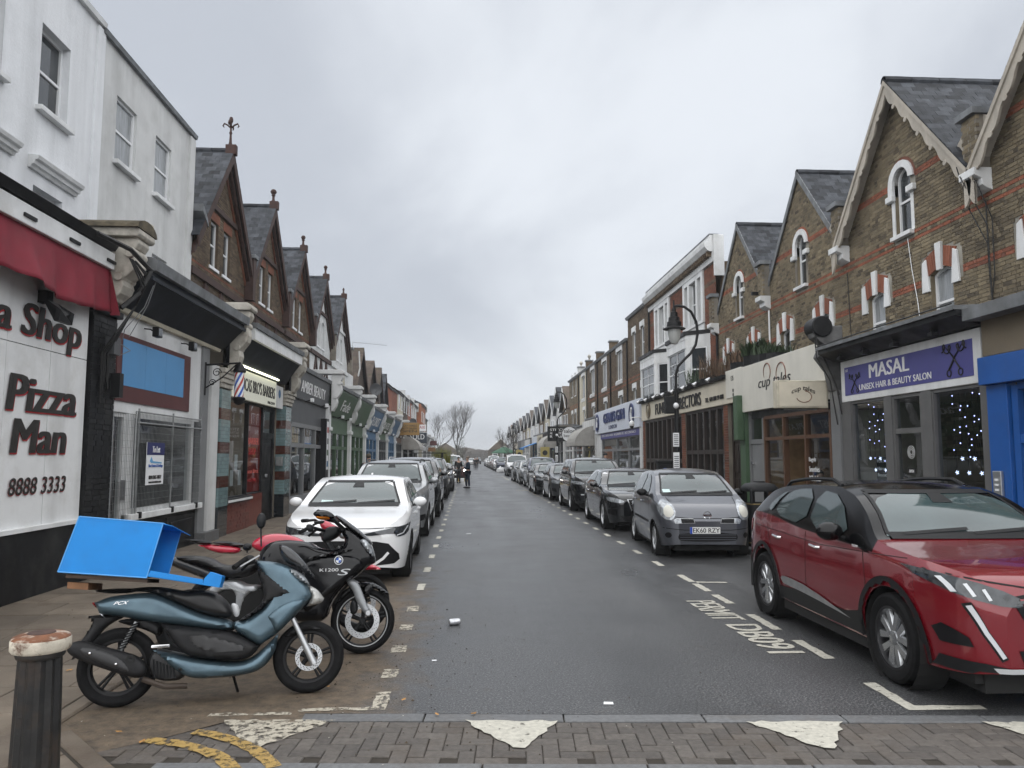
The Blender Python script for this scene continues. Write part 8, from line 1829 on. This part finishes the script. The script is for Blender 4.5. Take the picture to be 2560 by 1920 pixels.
def lamp(loc,label):
 t=thing('street_lamp',label,'street lamp',loc,0,'black swan-neck street lamps');P=M['iron']
 B().lathe([(.16,0),(.16,.1),(.12,.16),(.12,.9),(.15,.95),(.10,1.02),(.065,1.1),(.06,3.3),(.05,3.4)],n=16).obj('column',P,t,40)
 arm=[(0,0,3.35),(0,0,3.75),(.06,0,3.98),(.22,0,4.15),(.4,0,4.32),(.54,0,4.55),(.6,0,4.85),(.57,0,5.15),(.44,0,5.42),(.26,0,5.55),(.08,0,5.58),(-.02,0,5.55)]
 B().tube(arm,.036,8).obj('swan_neck',P,t,True);B().tube([(-.02,0,5.72),(-.02,0,5.1)],[.02,.04],8).obj('drop_rod',P,t)
 B().lathe([(.03,5.62),(.05,5.6),(.05,5.52),(.09,5.5),(.1,5.38),(.14,5.36),(.15,5.26),(.18,5.24),(.19,5.12),(.29,5.07),(.29,5.05),(.17,5.06)],(-.02,0,-.1),n=24).obj('lamp_hood',P,t,30)
 B().lathe([(.17,4.95),(.165,4.82),(.13,4.66),(.07,4.57),(0,4.55)],(-.02,0,0),n=20).obj('lamp_bowl',mat('opal_bowl',(.42,.43,.42),.25)if 'opal_bowl' not in bpy.data.materials else bpy.data.materials['opal_bowl'],t,True);return t
l1=lamp((5.38,19.6,.11),'nearest black swan-neck street lamp with signs on its column')
B().box(-.3,-.06,-.1,.1,2.75,3.2).obj('control_box',M['plastic'],l1,bevel=.01);B().ball((-.04,-.08,2.95),.08,10,6).obj('cable_joint',M['whiteclean'],l1,True)
for k in range(60):z=2.9+k*.02;a=k*1.7;B().box(-.008,.008,-.008,.008,-.015,.015).xf(Matrix.Translation((.075*cos(a),.075*sin(a),z))).obj('cable_tie',M['plastic'],l1)
for z0,z1,m in((1.35,1.75,'whiteclean'),(1.9,2.25,'whiteclean')):
 p=B().box(-.13,.03,-.085,-.075,z0,z1).obj('parking_plate',M[m],l1,bevel=.004)
 for i in range(6):B().box(-.11,.01,-.088,-.086,z0+.04+i*.05,z0+.06+i*.05).obj('plate_print',M['dgrey'],p)
B().box(-.08,.02,-.085,-.075,1.1,1.3).obj('parking_plate',M['green'],l1)
copy_tree(l1,(5.4,46.5,.11),0,'second black swan-neck street lamp in front of the yellow brick house');lamp((5.4,92,.11),'third distant street lamp beside the bare street tree')
t=thing('ticket_machine','black parking ticket machine with blue P disc behind the lamp column','ticket machine',(5.55,21.6,.11))
B().box(-.2,.2,-.15,.15,0,1.45).obj('cabinet',M['plastic'],t,bevel=.02);B().box(-.22,.22,-.17,.17,1.45,1.55).obj('hood',M['plastic'],t,bevel=.02);B().lathe([(0,-.16),(.13,-.16),(.13,-.152)],(-.02,0,1.2),'y',20).obj('parking_disc',bl_,t);text('disc_lettering','P',lambda x,y,o:(-.06+x,-.162-o,1.13+y),M['letterw'],t,.08,.14,.02)
SK=mat('skin',(.36,.22,.16),.6)
def skin(name,chains,m,par,sub=1):
 vs=[];es=[];rs=[]
 for ch in chains:
  o=len(vs)
  for p in ch:vs.append(p[:3]);rs.append(p[3])
  es+=[(o+i,o+i+1)for i in range(len(ch)-1)]
 key={};mp_=[]
 V2=[];R2=[]
 for v,r in zip(vs,rs):
  k=tuple(round(c,3)for c in v)
  if k not in key:key[k]=len(V2);V2.append(v);R2.append(r)
  mp_.append(key[k])
 me=bpy.data.meshes.new(name);me.from_pydata(V2,[(mp_[a],mp_[b_])for a,b_ in es if mp_[a]!=mp_[b_]],[]);me.materials.append(m)
 o=link(name,me,par);md=o.modifiers.new('skin','SKIN');md.use_smooth_shade=True
 for i,r in enumerate(R2):me.skin_vertices[0].data[i].radius=(r,r)
 me.skin_vertices[0].data[0].use_root=True
 sm_=o.modifiers.new('sub','SUBSURF');sm_.levels=sub;sm_.render_levels=sub;return o
def person(label,loc,rz,jacket,trousers,hair,arms='phone',h=1.75,stride=.06,cap=None):
 t=thing('person',label,'person',loc,rz);k=h/1.75;S_=lambda*p:tuple(c*k for c in p)
 A={'phone':lambda s:[S_(s*.2,0,1.42,.06),S_(s*.24,.02,1.15,.055),S_(s*.12,-.26,1.14,.042)],'down':lambda s:[S_(s*.2,0,1.42,.06),S_(s*.25,.02,1.13,.052),S_(s*.25,-.08,.88,.04)]}[arms]
 legs=lambda r:[[S_(0,0,.95,.14*r),S_(s*.09,0,.88,.1*r),S_(s*.1,-.02+s*stride,.48,.07*r),S_(s*.1,.02+s*stride,.1,.055*r)]for s in(-1,1)]
 body=[[S_(0,0,.95,.13),S_(0,0,1.2,.13),S_(0,0,1.4,.12),S_(0,-.01,1.5,.055),S_(0,-.03,1.6,.09),S_(0,-.02,1.72,.075)]]+[[S_(0,0,1.4,.12)]+A(s)+[S_(A(s)[-1][0]/k-s*.0,A(s)[-1][1]/k-.09,A(s)[-1][2]/k-(.0 if arms=='phone' else .07),.03)]for s in(-1,1)]+legs(.9)
 skin('body',body,SK,t);skin('jacket',[[S_(0,0,.88,.165),S_(0,0,1.15,.16),S_(0,0,1.38,.15),S_(0,-.005,1.5,.08)]]+[[S_(0,0,1.38,.15)]+[(p[0],p[1],p[2],p[3]*1.25)for p in A(s)]for s in(-1,1)],jacket,t);skin('trousers',legs(1.12),trousers,t)
 for s in(-1,1):B().ball(S_(s*.1,-.05+s*stride,.05),.09*k,10,6,(.6,1.5,.6)).obj('shoe',M['black'],t,True)
 B().ball(S_(0,.0,1.71),.1*k,12,8,(.92,1.0,.85)).obj('cap' if cap else 'hair',cap or hair,t,True)
 if arms=='phone':B().box(-.035*k,.035*k,-.37*k,-.35*k,1.1*k,1.24*k).obj('phone',M['glossblack'],t)
 return t
nv=mat('navy_jacket',(.014,.028,.05),.75);dk=mat('dark_clothes',(.012,.012,.014),.8);gh=mat('grey_hair',(.16,.13,.10),.8)
person('man in navy jacket and trousers standing in the road looking at his hands',(.0,43.5,0),radians(-80),nv,mat('navy_trousers',(.010,.016,.032),.8),gh)
person('person in dark clothes standing behind the man in navy',(-.62,52,0),radians(20),dk,dk,M['black'],'down',1.72)
person('pedestrian in black walking up the far road',(1.35,112,0),0,dk,dk,M['black'],'down',1.75,.15);person('second pedestrian in black beside the first far away',(1.0,110,0),0,dk,dk,M['black'],'down',1.68,.12)
person('pedestrian with cap on the left pavement behind the parked SUVs',(-3.3,26,.1),radians(170),dk,dk,M['black'],'down',1.72,.1,mat('khaki_cap',(.07,.06,.045),.8));person('pedestrian with black hair on the right pavement beyond the black SUV',(6.0,33.5,.11),radians(10),dk,dk,M['black'],'down',1.78,.12)
gz=thing('parasol','green market parasol far along the right pavement','parasol',(4.9,104,.1));b=B();R8=lambda r,z:[(r*cos(pi/4*k),r*sin(pi/4*k),z)for k in range(8)]
b.grid([R8(1.8,2.1),R8(1.8,2.2),R8(1.0,2.6),R8(.1,3.0)],True);b.obj('canopy',mat('green_canvas',(.035,.10,.06),.8),gz);B().tube([(0,0,0),(0,0,3.0)],.04,6).obj('pole',M['iron'],gz)
for i,(x,y,lab)in enumerate(((3.55,84.5,'left white rubble sack in the bay ahead of the blue car'),(4.45,84.3,'right white rubble sack in the bay ahead of the blue car'))):
 t=thing('rubble_sack',lab,'sack',(x,y,0),i*.3);b=B();b.ball((0,0,.3),.45,14,9,(1.0,.9,.95));b.v=[(px+.06*sin(9*pz+5*px),py,min(.55,max(0,pz))+.05*sin(7*px))for px,py,pz in b.v];b.obj('sack',M['whiteclean'],t,True);B().tube([(-.1,0,.5),(.05,.02,.72)],[.1,.06],8).obj('tied_neck',M['whiteclean'],t,True)
for x,y,lab in((6.0,60,'yellow sign box with black disc near the grey canopies'),(5.6,84,'yellow sign box on the far lamp post')):
 t=thing('yellow_sign',lab,'sign',(x,y,.11));B().box(-.35,.35,-.05,.05,1.5,2.4).obj('plate',mat('yellow_plate',(.40,.33,.12),.6),t);B().lathe([(0,-.06),(.2,-.06),(.2,-.05)],(0,0,1.95),'y',16).obj('disc',M['black'],t);B().tube([(0,.06,0),(0,.06,2.6)],.03,6).obj('post',M['iron'],t)
t=thing('traffic_block','yellow and white striped kerb block on the left road edge','barrier',(-.75,55.5,0))
for k in range(5):B().box(-.6+k*.28,-.34+k*.28,-.2,.2,0,.22).obj('block',mat('block_yellow',(.55,.40,.12),.6)if k%2==0 else M['whiteclean'],t,bevel=.02)
t=thing('road_barrier','red plastic barrier leaning beside the dark red hatchback','barrier',(-1.35,50.5,0));B().box(-.25,.25,-.05,.05,.1,.95).obj('panel',M['redp'],t,bevel=.03);B().box(-.3,.3,-.2,.2,0,.1).obj('foot',M['plastic'],t)
tuft('street_shrub','yellow green feathery shrub by the left kerb','shrub',(-1.55,47.0,.25),900,.45,2.2,M['leafy'],.015,.35)
t=thing('post_box','red pillar box far along the left pavement','post box',(-3.4,78,.1));B().lathe([(.26,0),(.26,.1),(.24,.12),(.24,1.4),(.29,1.42),(.29,1.5),(.15,1.62),(0,1.65)],n=18).obj('pillar',M['redp'],t,40);B().box(-.12,.12,-.25,-.235,1.2,1.25).obj('slot',M['black'],t)
def far_gable_r(y0,y1,eave,apex,label,m,roof='slate',ch=0):
 T=face('R',UR);par=thing('gabled_house',label,'house',(UR+3,(y0+y1)/2,0),0,'small gabled houses far along the right',world=True);c=(y0+y1)/2
 b=B(T);b.ext([(y0,0,.1),(y1,0,.1),(y1,0,eave),(c,0,apex),(y0,0,eave)],(0,-8,0));b.obj('wall',M[m],par)
 for s in(-1,1):
  b=B(T);e=(y0 if s<0 else y1);b.ext([(c,.35,apex+.05),(e+s*.15,.35,eave-.1),(e+s*.15,.35,eave+.08),(c,.35,apex+.25)],(0,-8.6,0));b.obj('roof',M[roof],par)
  b=B(T);b.ext([(c,.36,apex+.1),(e+s*.15,.36,eave-.12),(e+s*.15,.36,eave-.3),(c,.36,apex-.15)],(0,.04,0));b.obj('bargeboard',M['white'],par)
 for z0,z1 in((4.3,5.7),):
  for u in(c-.9,c+.9):
   w_=B(T).box(u-.55,u+.55,-.02,.06,z0-.08,z1+.08).obj('window',M['whiteclean'],par)
   for q in(-1,1):B(T).box(u+q*.26-.2,u+q*.26+.2,.061,.066,z0,z1).obj('pane',M['pane'],w_)
 if ch:
  k=B(T).box(y1-.5,y1+.5,-4.5,-3.2,apex-.6,apex+1.3).obj('chimney',M['brown'],par)
  for i in range(4):B().lathe([(.14,0),(.11,.5),(0,.5)],T(y1-.35+i*.25,-3.8,apex+1.3),'z',8).obj('chimney_pot',M['terracotta'],k,True)
hd=['with low bronze roof edge','with white bay front','with red gable panel','with mossy brown roof','with black gutter','with cream wall','with tall chimney','with weathered roof','with plain white wall','with dark roof','near the street tree','near the parasol','past the parasol','at the far bend']
y=70.9
for i in range(14):
 w_=5.4+.35*i;far_gable_r(y,y+w_,6.2,8.3+(.4 if i==1 else 0),'small %s gabled house %s far along the right row'%(('brown','white','white','cream')[i%4],hd[i]),('brown','render2','white','cream')[i%4],'slate' if i%3 else 'tile',i in(0,1,6));
 if i>2:B(TR).box(y,y+w_,-2,0,.1,3.9);b=far_shop_r(y,y+w_,'far %s shop %s on the right'%(('pale','grey','dark','cream')[i%4],hd[i]),('render2','grey','dgrey','creamsign')[i%4],('white','grey','blackp','woodb')[i%4])if y>90 else None
 y+=w_
def bare_tree(label,loc,h,seed,spread=.55,ivy=0,twigs=6,lean=0):
 rnd=random.Random(seed);t=thing('bare_tree',label,'tree',loc);tb=B();bb=B();ends=[]
 def grow(p,d,l,r,lev):
  n=4;pts=[p];q=p
  for i in range(n):d=(d+Vector((rnd.gauss(0,.12),rnd.gauss(0,.12),rnd.gauss(.03,.06)))).normalized();q=q+d*l/n;pts.append(q)
  (tb if lev<2 else bb).tube(pts,[r*(1-.4*i/n)for i in range(n+1)],6 if lev<2 else 3)
  if lev>=twigs:return
  k=3 if lev<3 else 2
  for i in range(k+(rnd.random()<.5)):
   a=rnd.random()*2*pi;s=rnd.uniform(.35,.75)*spread;side=Vector((cos(a),sin(a),.5));nd_=(d+side*s).normalized();grow(pts[-1-(i%2)],nd_,l*rnd.uniform(.66,.84),r*.58,lev+1)
 grow(Vector((0,0,0)),Vector((lean,0,1)).normalized(),h*.26,h*.014,0)
 tb.obj('trunk',M['bark'],t,True);bb.obj('crown',M['bark'],t,kind='stuff')
 if ivy:
  b=B()
  for i in range(900):z=rnd.uniform(0,h*ivy);a=rnd.random()*6.3;r=h*.05*rnd.uniform(.6,1.5);s=.14;c0=Vector((r*cos(a)+lean*z,r*sin(a),z));e=Vector((rnd.gauss(0,1),rnd.gauss(0,1),rnd.gauss(0,1))).normalized()*s;f_=Vector((rnd.gauss(0,1),rnd.gauss(0,1),rnd.gauss(0,1))).normalized()*s;b.add([tuple(c0),tuple(c0+e),tuple(c0+f_)],[(0,1,2)])
  b.obj('ivy',M['leaf'],t,kind='stuff')
 return t
bare_tree('left of the two tall bare trees with ivy clad trunk at the street end',(-6.3,150,0),12.5,3,.95,.35,7);bare_tree('right and taller of the two bare trees at the street end',(-1.6,150,0),14,11,1.05,.4,7)
bare_tree('small bare street tree on the right pavement',(5.7,88,.1),6.2,5,.8,0,5);bare_tree('thin bare street tree further along the right pavement',(5.6,118,.1),7,9,.6,0,5)
dw=mat('winter_wood',(.075,.062,.05),.95,rnd=.5)
b=B();rr=random.Random(4)
def wood(p,d,l,r,lev):
 q=p+d*l;b.tube([p,p+d*l*.5+Vector((rr.gauss(0,.05),rr.gauss(0,.05),0))*l,q],[r,r*.8,r*.6],3)
 if lev:
  for k in range(3):a=rr.random()*6.3;wood(q-d*l*rr.uniform(0,.4),(d+Vector((cos(a),sin(a),.3))*rr.uniform(.35,.7)).normalized(),l*rr.uniform(.6,.8),r*.6,lev-1)
for i in range(70):x=rr.uniform(-70,75);wood(Vector((x,rr.uniform(250,330),0)),Vector((0,0,1)),rr.uniform(1.6,2.7),.2,4)
for i in range(34):wood(Vector((rr.uniform(-26,1),rr.uniform(165,240),0)),Vector((0,0,1)),rr.uniform(1.3,2.2),.12,4)
for k in range(40):x=-100+k*5.5;z=rr.uniform(2.2,4.6);b.ball((x,335+rr.uniform(-4,4),z*.3),z*1.1,9,6,(1.6,1,1))
tag(b.obj('distant_wood',dw,kind='stuff'),'brown grey mass of bare winter trees closing the far end of the street','wood')
for x,yy,w_,h_,m,lab in((-22,255,9,6,'redbrick','distant red brick house left of the road end'),(-8,275,10,5.5,'brown','distant brown house behind the bare trees'),(9.5,225,7,5.6,'brown','distant brown gabled house with white bargeboards right of the road end'),(20,230,10,7,'redbrick','distant red house behind the right row')):
 t=thing('house',lab,'house',(x,yy,0));B().box(-w_/2,w_/2,0,8,0,h_*.65).obj('wall',M[m],t);b=B();b.ext([(-w_/2-.3,-.3,h_*.65),(w_/2+.3,-.3,h_*.65),(0,-.3,h_*1.25)],(0,8.6,0));b.obj('roof',M['slate'],t)
 b=B();b.ext([(-w_/2,-.32,h_*.68),(w_/2,-.32,h_*.68),(0,-.32,h_*1.18)],(0,.02,0));b.obj('gable',M[m],t)
 for s in(-1,1):B().tube([(s*w_/2+s*.3,-.4,h_*.65),(0,-.4,h_*1.25)],.18,5).obj('bargeboard',M['white'],t);B().box(s*w_*.22-.8,s*w_*.22+.8,-.06,-.02,1.2,2.8).obj('window',M['whiteclean'],t);B().box(s*w_*.22-.6,s*w_*.22+.6,-.08,-.06,1.4,2.6).obj('pane',M['pane'],t)
for x,yy,s,lab in((9,186,2.6,'dark evergreen bush right of the road end'),(-8.5,142,3.0,'dark evergreen bush below the bare trees'),(-5,160,2.4,'low dark bush behind the bare trees')):
 t=thing('evergreen_bush',lab,'bush',(x,yy,0));b=B()
 for i in range(1500):v=Vector((rr.gauss(0,1),rr.gauss(0,1),rr.gauss(0,1))).normalized()*rr.uniform(.6,1.05)*s;v.z=abs(v.z)*1.3;e=Vector((rr.gauss(0,1),rr.gauss(0,1),rr.gauss(0,1)))*.14;f_=Vector((rr.gauss(0,1),rr.gauss(0,1),rr.gauss(0,1)))*.14;b.add([tuple(v),tuple(v+e),tuple(v+f_)],[(0,1,2)])
 b.obj('foliage',M['leaf'],t,kind='stuff')
# haze
hm=bpy.data.materials.new('haze_air');hm.use_nodes=True;nt=hm.node_tree;nt.nodes.clear()
ho=nt.nodes.new('ShaderNodeOutputMaterial');hv=nt.nodes.new('ShaderNodeVolumePrincipled');hv.inputs['Color'].default_value=(.93,.95,.97,1);hv.inputs['Density'].default_value=.0008;hv.inputs['Anisotropy'].default_value=.2
nt.links.new(hv.outputs[0],ho.inputs['Volume'])
hz=B().box(-950,950,-80,1600,-1.6,18).obj('haze',hm,kind='stuff');tag(hz,'thin pale damp haze filling the air of the street','haze')
